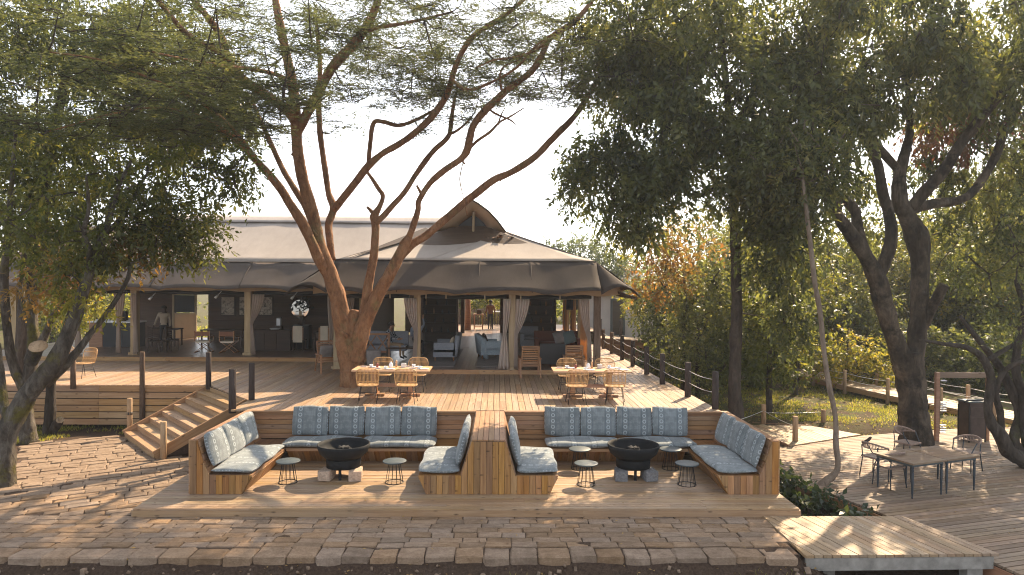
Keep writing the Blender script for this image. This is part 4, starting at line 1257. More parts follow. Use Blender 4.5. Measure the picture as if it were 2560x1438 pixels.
# coffee table, wooden settle, bin
p = pz(985, 905, Z_T); dark_table('low dark coffee table in front of the seated man in plaid', (p.x + .15, p.y + .9, Z_T), 1.1, .7, .46, 'coffee_table')
o = MB().box((0, 0, .012), (.42, .3, .024)).box((.02, .01, .036), (.4, .28, .02)).build('book', WHITE); o.location = (p.x + .1, p.y + .9, Z_T + .466); tag(o, 'white books lying on the low coffee table', 'book')
p = pz(938, 902, Z_T)
e = furn('wooden_settle', 'orange brown wooden settle with crossed lattice behind the acacia', 'settle', (p.x, p.y + .3, Z_T))
for sx in (-.45, .45): MB().box((sx, 0, .5), (.08, .08, 1.0)).build('post', W_RAIL, e)
for z in (.3, .95): MB().box((0, 0, z), (.9, .05, .07)).build('rail', W_RAIL, e)
for s in (-.22, .22):
    MB().bar((s - .2, 0, .34), (s + .2, 0, .9), .03, .04).build('lattice_bar', W_RAIL, e)
    MB().bar((s + .2, .01, .34), (s - .2, .01, .9), .03, .04).build('lattice_bar', W_RAIL, e)
MB().box((.3, .5, .42), (1.5, .85, .2)).build('seat_cushion', SOFAG, e)
MB().box((.3, .95, .7), (1.5, .16, .6)).build('back_cushion', SOFAG, e)
settle = (p.x + .35, p.y + .75)
p = pz(926, 925, Z_T)
o = MB().lathe([(.19, 0), (.23, .1), (.25, .45), (.25, .58), (.22, .6)], 18).build('woven_bin', RUGM); o.location = (p.x, 23.15, Z_T); tag(o, 'round grey woven bin beside the acacia trunk', 'bin')
# --- behind the tent
bd = deck('back_deck', 'sunlit deck behind the tent passage')
deck_boards([(-5, 40.25), (6, 40.25), (6, 46), (-5, 46)], Z_T, 0, 0.3, .012, .04, W_DECK, bd, 6)
MB().box((.5, 43.1, 1.0), (10.8, 5.6, .5)).build('joists', SAND, bd, ws=True)
fe = thing('stake_fence', 'rustic fence of upright wooden stakes seen through the tent passage', 'fence', (-.8, 45.5, Z_T))
x = -4.0
while x < 2.5:
    h = random.uniform(.95, 1.15)
    MB().tube([(x + .8, 0, 0), (x + .8 + random.uniform(-.03, .03), 0, h)], [.05, .04], 6).build('stake', POST_B, fe)
    x += .115
p = pz(1198, 829, Z_T)
e = furn('bar_chair', 'tall red brown wooden chair on the back deck', 'chair', (-1.15, 41.3, Z_T))
for sx in (-.25, .25):
    for sy in (-.22, .22): MB().box((sx, sy, .45), (.06, .06, .9)).build('leg', W_RAIL, e)
MB().box((0, 0, .9), (.62, .55, .05)).build('seat', W_RAIL, e)
MB().box((0, 0, .15), (.5, .05, .05)).build('stretcher', W_RAIL, e)
o = MB().box((0, 0, .13), (.28, .28, .25)).box((0, 0, .27), (.3, .3, .03)).build('box', W_DARK); o.location = (-1.1, 41.3, Z_T + .927); tag(o, 'dark box standing on the tall chair behind the tent', 'box')
e = furn('bar_table', 'high dark table on the back deck beside the standing waiter', 'table', (.0, 41.6, Z_T))
MB().box((.1, 0, 1.06), (1.3, .7, .05)).build('top', STEEL, e)
for sx in (-.4, .6): MB().box((sx, 0, .52), (.07, .5, 1.04)).build('leg', W_DARK, e)
e = furn('timber_post', 'peeling orange tree post at the end of the tent passage', 'post', (-1.78, 40.6, Z_T))
MB().tube([(0, 0, 0), (.04, 0, 1.1), (0, 0, 2.0), (.07, 0, 3.2)], [.2, .17, .15, .15], 10, jitter=.06).build('trunk', W_RAIL, e)

# ================================================================ PEOPLE
SKIN_D = plain('dark_skin', (.06, .032, .02), .6)
SKIN_L = plain('light_skin', (.38, .21, .14), .6)
HAIR = plain('dark_hair', (.012, .01, .009), .7)
def clothmat(name, c, plaid=False):
    m, nt, b = newmat(name)
    if plaid:
        tc = nt.nodes.new('ShaderNodeTexCoord')
        ch = N(nt, 'ShaderNodeTexChecker', Scale=11.0); L(nt, tc.outputs['Object'], ch.inputs['Vector'])
        ch.inputs['Color1'].default_value = (*c, 1); ch.inputs['Color2'].default_value = (.35, .37, .4, 1)
        L(nt, ch.outputs[0], b.inputs['Base Color'])
    else: b.inputs['Base Color'].default_value = (*c, 1)
    b.inputs['Roughness'].default_value = .9
    return m
def person(label, loc, rz, pose, top, legs, skin, sleeves='long', shoes=None):
    """pose: joint dict in metres, feet at z=0, facing -y. One skinned body mesh, coloured by body region"""
    J = dict(pelvis=(0, 0, .95), waist=(0, 0, 1.12), chest=(0, .0, 1.36), neck=(0, -.01, 1.5), jaw=(0, -.025, 1.58), brow=(0, -.02, 1.68), crown=(0, 0, 1.76))
    for s, sx in (('l', -1), ('r', 1)):
        J.update({'sh_' + s: (sx * .19, 0, 1.42), 'el_' + s: (sx * .25, .02, 1.13), 'wr_' + s: (sx * .25, -.06, .88), 'pa_' + s: (sx * .25, -.09, .80),
                  'hip_' + s: (sx * .1, 0, .9), 'kn_' + s: (sx * .11, -.02, .5), 'an_' + s: (sx * .11, .02, .09), 'toe_' + s: (sx * .13, -.15, .03)})
    J.update(pose)
    for s, sx in (('l', -1), ('r', 1)):
        w, a = Vector(J['wr_' + s]), Vector(J['pa_' + s])
        d = (a - w).normalized(); sd = d.cross(Vector((0, 1, .2))).normalized()
        for k, (o_, ln) in enumerate(((-.03, .065), (-.01, .08), (.012, .078), (.032, .06))):
            J['f%d_%s' % (k, s)] = tuple(a + sd * o_ + d * ln + Vector((0, -.015, 0)))
        J['th_' + s] = tuple(w + d * .035 + sd * .055 * sx + Vector((0, -.03, 0)))
    rad = dict(pelvis=.135, waist=.12, chest=.15, neck=.055, jaw=.075, brow=.095, crown=.06, sh=.075, el=.045, wr=.032, pa=.036, hip=.1, kn=.06, an=.042, toe=.035, f0=.01, f1=.01, f2=.01, f3=.01, th=.012)
    names = list(J)
    idx = {n: i for i, n in enumerate(names)}
    E_ = [('pelvis', 'waist'), ('waist', 'chest'), ('chest', 'neck'), ('neck', 'jaw'), ('jaw', 'brow'), ('brow', 'crown')]
    for s in 'lr':
        E_ += [('chest', 'sh_' + s), ('sh_' + s, 'el_' + s), ('el_' + s, 'wr_' + s), ('wr_' + s, 'pa_' + s), ('pelvis', 'hip_' + s), ('hip_' + s, 'kn_' + s), ('kn_' + s, 'an_' + s), ('an_' + s, 'toe_' + s), ('wr_' + s, 'th_' + s)]
        E_ += [('pa_' + s, 'f%d_%s' % (k, s)) for k in range(4)]
    me = bpy.data.meshes.new('person'); me.from_pydata([J[n] for n in names], [(idx[a], idx[b]) for a, b in E_], [])
    o = bpy.data.objects.new('tmp', me); col.objects.link(o)
    o.modifiers.new('skin', 'SKIN'); sb = o.modifiers.new('sub', 'SUBSURF'); sb.levels = 1; sb.render_levels = 1
    for n, i in idx.items():
        sv = me.skin_vertices[0].data[i]; r = rad[n.split('_')[0]]
        sv.radius = (r * (1.25 if n in ('chest', 'pelvis', 'waist') else 1), r * (.8 if n in ('chest', 'pelvis', 'waist') else 1)); sv.use_root = (n == 'pelvis')
    dg = bpy.context.evaluated_depsgraph_get()
    bm_ = bpy.data.meshes.new_from_object(o.evaluated_get(dg))
    bpy.data.objects.remove(o)
    bm_.name = 'person'
    bm_.materials.clear()
    for m in (skin, top, legs, HAIR): bm_.materials.append(m)
    segs = [(Vector(J[a]), Vector(J[b]), a, b) for a, b in E_]
    for f in bm_.polygons:
        c = f.center
        best, who = 9, None
        for a, b, na, nb in segs:
            d = b - a; t = max(0, min(1, (c - a).dot(d) / max(d.length_squared, 1e-6)))
            q_ = (c - (a + d * t)).length
            if q_ < best: best, who, tt = q_, (na, nb), t
        na, nb = who
        k = 0
        if nb in ('waist', 'chest') or nb.startswith('sh'): k = 1
        elif nb.startswith(('hip', 'kn', 'an')): k = 2
        elif nb.startswith('toe'): k = 3
        elif nb.startswith('el'): k = 1
        elif nb.startswith('wr') and sleeves == 'long': k = 1
        elif nb == 'neck' and tt < .5: k = 1
        f.material_index = k; f.use_smooth = True
    ob = link('person', bm_)
    ob.location = loc; ob.rotation_euler = (0, 0, rz)
    tag(ob, label, 'person')
    hd = Vector(J['brow'])
    ups = (Vector(J['crown']) - Vector(J['jaw'])).normalized()
    h = MB(); h.lathe([(.112, -.03), (.116, .02), (.10, .07), (.06, .105), (.01, .115)], 14, (0, 0, 0))
    ho = h.build('hair', HAIR, ob); ho.location = hd + Vector((0, .025, -.0)); ho.rotation_euler = Vector((0, 0, 1)).rotation_difference(ups).to_euler()
    fm = MB()
    for sx in (-1, 1):
        fm.box((sx * .034, -.112, .005), (.02, .012, .012))
        fm.box((sx * .1, 0, -.02), (.02, .035, .05))
    fo = fm.build('eyes_and_ears', HAIR, ob); fo.location = hd
    nm = MB().box((0, -.118, -.035), (.026, .03, .045)).box((0, -.1, -.085), (.045, .012, .012)); no = nm.build('nose_and_mouth', skin, ob); no.location = hd
    return ob
SHIRT_W = clothmat('cream_shirt', (.42, .33, .24)); PANTS_D = clothmat('dark_trousers', (.03, .03, .035)); KHAKI = clothmat('khaki_trousers', (.33, .23, .14))
PLAID = clothmat('plaid_shirt', (.03, .035, .05), True); BROWN_S = clothmat('brown_shirt', (.16, .07, .03)); DEN = clothmat('pale_blue_cloth', (.3, .34, .42))
p = pz(404, 868, Z_T)
person('person in a cream shirt and dark trousers standing behind the dark table', (p.x, p.y + .2, Z_T), .35, {'wr_l': (-.36, -.12, .92), 'pa_l': (-.40, -.16, .85), 'el_l': (-.30, .02, 1.15)}, SHIRT_W, PANTS_D, SKIN_D)
person('person in a brown shirt standing with back turned at the end of the passage', (-.42, 41.2, Z_T), R_(180), {'wr_r': (.32, -.14, .95), 'pa_r': (.35, -.2, .93)}, BROWN_S, PANTS_D, SKIN_D)
sit = dict(pelvis=(0, 0, .52), waist=(0, .04, .70), chest=(0, .05, .95), neck=(0, .0, 1.1), jaw=(0, -.05, 1.17), brow=(0, -.06, 1.27), crown=(0, -.05, 1.35))
for s, sx in (('l', -1), ('r', 1)):
    sit.update({'sh_' + s: (sx * .19, .03, 1.01), 'el_' + s: (sx * .25, -.12, .78), 'wr_' + s: (sx * .12, -.33, .74), 'pa_' + s: (sx * .08, -.39, .74), 'hip_' + s: (sx * .1, -.02, .5), 'kn_' + s: (sx * .14, -.46, .52), 'an_' + s: (sx * .13, -.46, .09), 'toe_' + s: (sx * .14, -.62, .03)})
person('person in a dark plaid shirt and khaki trousers sitting on the settle', (settle[0] + .1, settle[1] - .1, Z_T + .02), R_(75), dict(sit), PLAID, KHAKI, SKIN_L)
s2 = dict(sit); s2.update(el_r=(.28, -.05, 1.15), wr_r=(.24, -.08, 1.42), pa_r=(.24, -.09, 1.5), el_l=(-.25, -.1, .75))
person('person in pale blue sitting deeper in the tent with one arm raised', (settle[0] + .9, settle[1] + 1.5, Z_T + .02), R_(20), s2, DEN, PANTS_D, SKIN_L)
s3 = dict(sit)
person('person in black sitting at the high table behind the tent', (.52, 42.3, Z_T + .45), R_(200), s3, PANTS_D, PANTS_D, SKIN_D)
e = furn('bar_stool', 'bar stool under the person in black behind the tent', 'stool', (.52, 42.3, Z_T))
MB().box((0, 0, .78), (.36, .36, .06)).build('seat', W_RAIL, e)
for a in (-1, 1):
    for b in (-1, 1): MB().bar((a * .17, b * .17, 0), (a * .13, b * .13, .76), .04, .04).build('leg', W_RAIL, e)
# ================================================================ FIRE PIT SEATING
def fabric():
    m, nt, b = newmat('blue_patterned_fabric')
    tc = nt.nodes.new('ShaderNodeTexCoord')
    sp = nt.nodes.new('ShaderNodeSeparateXYZ'); L(nt, tc.outputs['Object'], sp.inputs[0])
    sn = nt.nodes.new('ShaderNodeSeparateXYZ'); L(nt, tc.outputs['Normal'], sn.inputs[0])
    ax = math_(nt, 'GREATER_THAN', math_(nt, 'ABSOLUTE', sn.outputs[0]), .75)
    ay = math_(nt, 'GREATER_THAN', math_(nt, 'ABSOLUTE', sn.outputs[1]), .75)
    def mx(f, a, b_): return math_(nt, 'ADD', a, math_(nt, 'MULTIPLY', f, math_(nt, 'SUBTRACT', b_, a)))
    u = mx(ax, sp.outputs[0], sp.outputs[2])
    v = mx(ay, sp.outputs[1], sp.outputs[2])
    def cell(x, per):
        return math_(nt, 'MULTIPLY', math_(nt, 'SUBTRACT', math_(nt, 'FRACT', math_(nt, 'ADD', math_(nt, 'DIVIDE', x, per), .5)), .5), per)
    u2 = math_(nt, 'ADD', u, .225)
    u3 = mx(ax, u2, u)
    du, dv = cell(u3, .45), cell(v, .135)
    r = math_(nt, 'SQRT', math_(nt, 'ADD', math_(nt, 'POWER', du, 2), math_(nt, 'POWER', dv, 2)))
    ring = math_(nt, 'LESS_THAN', math_(nt, 'ABSOLUTE', math_(nt, 'SUBTRACT', r, .036)), .010)
    line = math_(nt, 'LESS_THAN', math_(nt, 'ABSOLUTE', math_(nt, 'SUBTRACT', math_(nt, 'ABSOLUTE', du), .068)), .009)
    n1 = N(nt, 'ShaderNodeTexNoise', Scale=9.0, Detail=5.0); L(nt, tc.outputs['Object'], n1.inputs['Vector'])
    oi = nt.nodes.new('ShaderNodeObjectInfo')
    fine = math_(nt, 'LESS_THAN', math_(nt, 'FRACT', math_(nt, 'DIVIDE', u, .052)), .16)
    fine2 = math_(nt, 'LESS_THAN', math_(nt, 'FRACT', math_(nt, 'DIVIDE', v, .034)), .22)
    gate = math_(nt, 'GREATER_THAN', n1.outputs[0], .5)
    tick = math_(nt, 'MULTIPLY', math_(nt, 'MAXIMUM', fine, math_(nt, 'MULTIPLY', fine2, math_(nt, 'GREATER_THAN', math_(nt, 'ABSOLUTE', du), .1))), gate)
    base = ramp(nt, n1.outputs[0], [(.3, (.135, .155, .162)), (.7, (.19, .212, .218))])
    hs = N(nt, 'ShaderNodeHueSaturation'); L(nt, base, hs.inputs['Color'])
    L(nt, math_(nt, 'MULTIPLY_ADD', oi.outputs['Random'], .25, .9), hs.inputs['Value'])
    c = mixc(nt, math_(nt, 'MULTIPLY', tick, .25), hs.outputs[0], (.34, .385, .40))
    c = mixc(nt, math_(nt, 'MULTIPLY', line, .45), c, (.06, .08, .10))
    c = mixc(nt, math_(nt, 'MULTIPLY', ring, .55), c, (.45, .50, .52))
    L(nt, c, b.inputs['Base Color'])
    b.inputs['Roughness'].default_value = .9
    b.inputs['Specular IOR Level'].default_value = .15
    b.inputs['Sheen Weight'].default_value = .25
    w = N(nt, 'ShaderNodeTexNoise', Scale=160.0); L(nt, tc.outputs['Object'], w.inputs['Vector'])
    n5 = N(nt, 'ShaderNodeTexNoise', Scale=4.5, Detail=3.0); L(nt, tc.outputs['Object'], n5.inputs['Vector'])
    bump(nt, math_(nt, 'ADD', math_(nt, 'MULTIPLY', w.outputs[0], .2), math_(nt, 'MULTIPLY', n5.outputs[0], 1.2)), .5, .02, b)
    return m
FAB = fabric()

def cushion(label, w, d, h, M, group, name='cushion', puff=.35):
    b = rc(w, d, h, 18, 14, puff)
    bulge = random.uniform(-.012, .012)
    b.v = [(x * (1 + bulge * y / d) + random.gauss(0, .0015), y + random.gauss(0, .0015) + .012 * math.sin(x * 7 + bulge * 400), z + .012 * math.sin(x * 5 + y * 6 + bulge * 900) * (abs(z) > .02)) for x, y, z in b.v]
    o = b.build(name, FAB)
    o.matrix_world = M @ Euler((random.uniform(-.025, .025), random.uniform(-.02, .02), random.uniform(-.025, .025))).to_matrix().to_4x4() if name == 'cushion' else M
    return tag(o, label, 'cushion', group)

def frame_mat(xa, ya, za, loc):
    M = Matrix((Vector(xa).normalized(), Vector(ya).normalized(), Vector(za).normalized())).transposed().to_4x4()
    M.translation = loc
    return M

Y0, Y1 = 13.34, 16.38          # front and back of the seating
SEAT, TOP = 0.52, 1.19
def ubench(name, label, x_out, x_in, side):
    """back bench along y=Y1 plus the outer side bench; side=-1 outer arm on the left"""
    e = thing(name, label, 'bench', ((x_out + x_in) / 2, Y1 - .5, Z_F))
    xa, xb = min(x_out, x_in), max(x_out, x_in)
    # slatted back wall
    for k in range(6):
        z0 = SEAT + .02 + k * .112
        a = xa + (.16 if side < 0 else 0); b = xb - (.16 if side > 0 else 0)
        mid = (a + b) / 2 + random.uniform(-.8, .8)
        for p0, p1 in ((a, mid), (mid, b)):
            board('back_slat', (p0 + .002, Y1 - .02, z0 + .05), (p1 - .002, Y1 - .02, z0 + .05), .035, .102, W_SLAT, e)
    board('cap_board', (xa, Y1 - .05, TOP + .005), (xb, Y1 - .05, TOP + .005), .15, .03, W_SLAT, e)
    # back seat: front rail and recessed upright cladding
    xi = x_out - side * 1.2
    a, b = min(xi, x_in), max(xi, x_in)
    board('seat_board', (a, Y1 - .47, SEAT - .02), (b, Y1 - .47, SEAT - .02), .92, .04, W_CLAD, e)
    board('seat_rail', (a, Y1 - .945, SEAT - .03), (b, Y1 - .945, SEAT - .03), .03, .06, W_SLAT, e)
    x = a + .06
    while x < b:
        board('cladding', (x, Y1 - .62, Z_F + .003), (x, Y1 - .90, SEAT - .045), .115, .02, W_CLAD, e, up=(0, -1, .3)); x += .122
    # outer side bench: end panel of upright boards following the profile, long wall, seat, sloping front
    s = -side
    X = lambda d: x_out + s * d
    prof_top = lambda d: TOP if d < .13 else (TOP - (d - .13) / .20 * (TOP - SEAT) if d < .33 else SEAT)
    d = 0.0
    while d < 1.15:
        w = .125 if d > .1 else .13
        d2 = min(d + w - .006, 1.19)
        ta, tb = prof_top(d), prof_top(d2)
        bot = [(X(d), Z_F + .002), (X(min(d2, .99)), Z_F + .002)] if d < .98 else [(X(.99), Z_F + .002)]
        if d2 > .99 and d < .99: top_pts = [(X(d2), Z_F + .002 + (d2 - .99) / .2 * (SEAT - Z_F)), (X(d2), tb), (X(d), ta)]
        elif d >= .98: bot = [(X(d), Z_F + .002 + (d - .99) / .2 * (SEAT - Z_F) if d > .99 else Z_F + .002)]; top_pts = [(X(d2), Z_F + (d2 - .99) / .2 * (SEAT - Z_F)), (X(d2), tb), (X(d), ta)]
        else: top_pts = [(X(d2), tb), (X(d), ta)]
        poly = bot + top_pts
        n = len(poly); cxm = sum(q_[0] for q_ in poly) / n; czm = sum(q_[1] for q_ in poly) / n
        mb = MB().add([(q_[0] - cxm, -.015, q_[1] - czm) for q_ in poly] + [(q_[0] - cxm, .015, q_[1] - czm) for q_ in poly], [list(range(n)), list(range(n, 2 * n))[::-1]] + [[i, n + i, n + (i + 1) % n, (i + 1) % n] for i in range(n)])
        o = mb.build('cladding', W_CLADV, e, ws=True); o.matrix_basis = Matrix.Translation((cxm, Y0 - .015, czm))
        d += w
    for k in range(6):
        z0 = Z_F + .09 + k * .175
        board('side_board', (x_out - s * .018, Y0, z0), (x_out - s * .018, Y1, z0), .035, .168, W_FASC, e)
    board('cap_board', (X(.06), Y0 + .002, TOP + .006), (X(.06), Y1 - .13, TOP + .006), .15, .028, W_SLAT, e)
    sl = Vector((X(.33) - X(.13), 0, SEAT - TOP)); n = Vector((sl.z, 0, -sl.x)).normalized()
    for k in range(5):
        c = Vector((X(.13), 0, TOP)) + sl * ((k + .5) / 5)
        board('back_slat', c + Vector((0, Y0 + .01, 0)), c + Vector((0, Y1 - .06, 0)), .13, .03, W_SLAT, e, up=n)
    board('seat_board', (X(.74), Y0 + .002, SEAT - .02), (X(.74), Y1 - .06, SEAT - .02), .88, .04, W_CLAD, e)
    y = Y0 + .07
    while y < Y1 - .95:
        board('cladding', (X(.985), y, Z_F + .004), (X(1.175), y, SEAT - .05), .115, .02, W_CLAD, e, up=(s, 0, -.3)); y += .122
    return e
W_CLADV = wood('upright_cladding_wood', (0.17, 0.08, 0.03), (0.28, 0.145, 0.058), (0.39, 0.215, 0.09), 0.6, 0.6, grain=(16, 16, 0.9))
XL, XR = -5.94, 5.56
XC0, XC1 = -0.49, 0.17        # console top edges
ubench('corner_bench', 'left built-in timber bench with slatted back around the fire bowl', XL, XC0 - .005, -1)
ubench('corner_bench', 'right built-in timber bench with slatted back around the fire bowl', XR, XC1 + .005, 1)
# console between the two seating bays, with a short bench on each flank
e = thing('bench_divider', 'timber divider topped with narrow boards between the two seating bays', 'bench', (-.16, Y0 + 1.4, Z_F))
n = 6
w = (XC1 - XC0) / n
for k in range(n):
    xm = XC0 + (k + .5) * w
    board('top_board', (xm, Y0 + .002, TOP + .01), (xm, Y1 - .13, TOP + .01), w - .008, .035, W_SLAT, e)
slope = .20
def zc(x):
    if XC0 <= x <= XC1: return TOP - .012
    d = (XC0 - x) if x < XC0 else (x - XC1)
    return TOP - .012 - min(d, slope) / slope * (TOP - SEAT) if d < slope else SEAT
x0 = XC0 - 1.02
k = 0
x = x0 + .0
edges_ = [XC0 - 1.04 + i * .121 for i in range(0, 24)]
for xa in edges_:
    xb = min(xa + .114, XC1 + 1.04)
    if xa >= XC1 + 1.03: break
    pts = [xa] + [q_ for q_ in (XC0 - slope, XC0, XC1, XC1 + slope) if xa < q_ < xb] + [xb]
    top_ = [(q_, zc(q_) - .002) for q_ in pts]
    def zb(q_):
        dl = (XC0 - 1.04 + .16) - q_; dr = q_ - (XC1 + 1.04 - .16)
        d = max(dl, dr, 0)
        return Z_F + .002 + d / .16 * (SEAT - Z_F - .01)
    bot_ = [(q_, zb(q_)) for q_ in (xb, xa)]
    if abs(bot_[0][1] - bot_[1][1]) > .001:
        kk = XC0 - 1.04 + .16 if xa < XC0 else XC1 + 1.04 - .16
        if xa < kk < xb: bot_.insert(1, (kk, Z_F + .002))
    poly = top_ + bot_
    nn = len(poly); cxm = sum(q_[0] for q_ in poly) / nn; czm = sum(q_[1] for q_ in poly) / nn
    mb = MB().add([(q_[0] - cxm, -.015, q_[1] - czm) for q_ in poly] + [(q_[0] - cxm, .015, q_[1] - czm) for q_ in poly], [list(range(nn))[::-1], list(range(nn, 2 * nn))] + [[i, (i + 1) % nn, nn + (i + 1) % nn, nn + i] for i in range(nn)])
    o = mb.build('cladding', W_CLADV, e, ws=True); o.matrix_basis = Matrix.Translation((cxm, Y0 - .016, czm))
YS = Y1 - .96
for s, xe in ((-1, XC0), (1, XC1)):
    sl = Vector((s * slope, 0, SEAT - TOP)); nrm = Vector((-sl.z * s, 0, sl.x * s)).normalized() * 1
    for k in range(5):
        c = Vector((xe, 0, TOP)) + sl * ((k + .5) / 5)
        board('back_slat', c + Vector((0, Y0 + .01, 0)), c + Vector((0, Y1 - .05, 0)), .13, .03, W_SLAT, e, up=nrm)
    board('seat_board', (xe + s * .62, Y0 + .002, SEAT - .02), (xe + s * .62, YS - .015, SEAT - .02), .83, .04, W_CLAD, e)
    y = Y0 + .07
    while y < YS:
        board('cladding', (xe + s * .87, y, Z_F + .004), (xe + s * 1.03, y, SEAT - .05), .115, .02, W_CLAD, e, up=(s, 0, -.3)); y += .122

# --- cushions
def back_cushions(xs_, y, who, n_):
    for i in range(n_):
        x = xs_[0] + (i + .5) * (xs_[1] - xs_[0]) / n_
        w = (xs_[1] - xs_[0]) / n_ - .012
        M = frame_mat((1, random.uniform(-.03, .03), 0), (0, .2, 1), (0, -1, .2), (x, y - .06, SEAT + .145 + .33))
        cushion('%s back cushion from the left on the back row of the %s bay' % (['first', 'second', 'third', 'fourth'][i], who), w, .68, .20, M, 'back cushions of the %s bay' % who)
BLx = (py(728, 1060, 16.1).x, py(1092, 1060, 16.1).x)
BRx = (py(1361, 1060, 16.1).x, py(1722, 1060, 16.1).x)
back_cushions(BLx, Y1 - .13, 'left', 4)
back_cushions(BRx, Y1 - .13, 'right', 4)
def seat(label, xa, xb, ya, yb, along, group):
    w = (xb - xa) if along == 'x' else (yb - ya); d = (yb - ya) if along == 'x' else (xb - xa)
    c = ((xa + xb) / 2, (ya + yb) / 2, SEAT + .073)
    if along == 'x': M = frame_mat((1, 0, 0), (0, 1, 0), (0, 0, 1), c)
    else: M = frame_mat((0, 1, 0), (-1, 0, 0), (0, 0, 1), c)
    cushion(label, w, d, .145, M, group, 'seat_cushion', .12)
for who, (a, b) in (('left', (BLx[0] - .05, BLx[1] + .02)), ('right', (BRx[0] + .0, BRx[1] + .05))):
    m = (a + b) / 2
    seat('left half of the back seat cushion in the %s bay' % who, a, m - .004, Y1 - .96, Y1 - .20, 'x', 'seat cushions')
    seat('right half of the back seat cushion in the %s bay' % who, m + .004, b, Y1 - .96, Y1 - .20, 'x', 'seat cushions')
seat('long seat cushion on the left arm of the left bench', XL + .37, XL + 1.20, Y0 + .0, Y1 - .98, 'y', 'seat cushions')
seat('long seat cushion on the right arm of the right bench', XR - 1.20, XR - .37, Y0 + .0, Y1 - .98, 'y', 'seat cushions')
seat('seat cushion on the left flank of the divider', XC0 - 1.06, XC0 - .24, Y0 + .0, Y1 - 1.15, 'y', 'seat cushions')
seat('seat cushion on the right flank of the divider', XC1 + .24, XC1 + 1.06, Y0 + .0, Y1 - 1.15, 'y', 'seat cushions')
def side_backs(x, s, y0, y1, n_, who, lean=.28):
    """s=+1: cushion faces +x"""
    for i in range(n_):
        w = (y1 - y0) / n_
        y = y0 + (i + .5) * w
        M = frame_mat((0, s, 0), (-s * lean, 0, 1), (s, 0, lean), (x + s * .10, y, SEAT + .145 + .315))
        od = ['nearest', 'second nearest', 'farthest'][i if n_ == 3 else (0 if i == 0 else 2)]
        cushion('%s back cushion %s' % (od, who), w - .012, .66, .17, M, 'side back cushions')
side_backs(XL + .24, 1, Y0 + .02, Y1 - .50, 3, 'on the left arm of the left bench')
side_backs(XR - .24, -1, Y0 + .02, Y1 - .50, 3, 'on the right arm of the right bench')
side_backs(XC0 - .11, -1, Y0 + .12, Y1 - .95, 2, 'on the left flank of the divider', .22)
side_backs(XC1 + .11, 1, Y0 + .12, Y1 - .95, 2, 'on the right flank of the divider', .22)

# --- fire bowls on stone blocks
BLK = [plain('pale_block', (.42, .31, .23), .9, 0, .3, 6, .2, .02), plain('grey_block', (.17, .165, .165), .9, 0, .35, 6, .2, .02)]
ASH = plain('grey_ash', (.13, .125, .12), .95, 0, .5, 14, .1, .02)
CHAR = plain('charcoal', (.012, .012, .013), .9)
for i, (u, who) in enumerate(((858, 'left'), (1583, 'right'))):
    p = pz(u, 1192, Z_F)
    x, y = p.x, 14.55
    e = thing('fire_bowl', 'black iron fire bowl with charred logs in the %s seating bay' % who, 'fire bowl', (x, y, Z_F))
    MB().lathe([(.34, .215), (.36, .22), (.365, .40), (.355, .41)], 32).build('drum', IRON, e)
    MB().lathe([(.30, .40), (.40, .43), (.50, .52), (.545, .63), (.55, .70), (.53, .705), (.515, .63), (.46, .545), (.36, .47), (.0, .45)], 40, close=False).build('bowl', IRON, e)
    MB().lathe([(.0, .475), (.3, .47), (.37, .485)], 24, close=False).build('ash', ASH, e)
    for a in range(7):
        t_ = a * .9
        o = MB().tube([(.18 * math.cos(t_), .18 * math.sin(t_), .50 + .03 * (a % 3)), (-.13 * math.cos(t_ + .4), -.13 * math.sin(t_ + .4), .60)], [.05, .045], 7, jitter=.1).build('log', CHAR, e)
    for a in range(3):
        t_ = a * 2.09 + .5
        MB().box((.3 * math.cos(t_), .3 * math.sin(t_), .11), (.05, .05, .22)).build('leg', IRON, e)
    bm_m = BLK[i]
    for sx, sd in ((-1, 'left'), (1, 'right')):
        bl = stone_mesh(90 + i * 2 + sx, .05).copy(); bl.materials.clear(); bl.materials.append(bm_m)
        o = link('stone_block', bl)
        o.matrix_basis = Matrix.LocRotScale((x + sx * .30, y - .22, Z_F + .215), Euler((0, 0, sx * .12)), (.27, .40, .21))
        tag(o, '%s %s stone block propping the %s fire bowl' % (sd, 'pale' if i == 0 else 'grey', who), 'stone block', 'blocks under the fire bowls')

# --- wire side tables
def wire_table(label, x, y):
    e = thing('wire_table', label, 'side table', (x, y, Z_F), random.uniform(0, 1), 'round wire side tables')
    MB().lathe([(.0, .425), (.235, .425), (.245, .432), (.245, .448), (.238, .452), (.0, .452)], 28, close=False).build('top', SLATE, e)
    for k in range(12):
        a = k * math.pi / 6
        MB().tube([(.115 * math.cos(a), .115 * math.sin(a), .425), (.185 * math.cos(a), .185 * math.sin(a), .006)], .0055, 5).build('wire', BLACK, e)
    MB().tube([(.185 * math.cos(a * math.pi / 14), .185 * math.sin(a * math.pi / 14), .008) for a in range(29)], .008, 5, cap=False).build('base_ring', BLACK, e)
for u, v, lab in ((720, 1206, 'round wire side table beside the left arm of the left bench'), (986, 1206, 'round wire side table between the left fire bowl and the divider'),
                  (1449, 1172, 'round wire side table at the far left of the right fire bowl'), (1465, 1212, 'round wire side table at the near left of the right fire bowl'),
                  (1676, 1172, 'round wire side table at the far right of the right fire bowl'), (1717, 1212, 'round wire side table nearest the right arm of the right bench')):
    p = pz(u, v, Z_F); wire_table(lab, p.x, p.y)

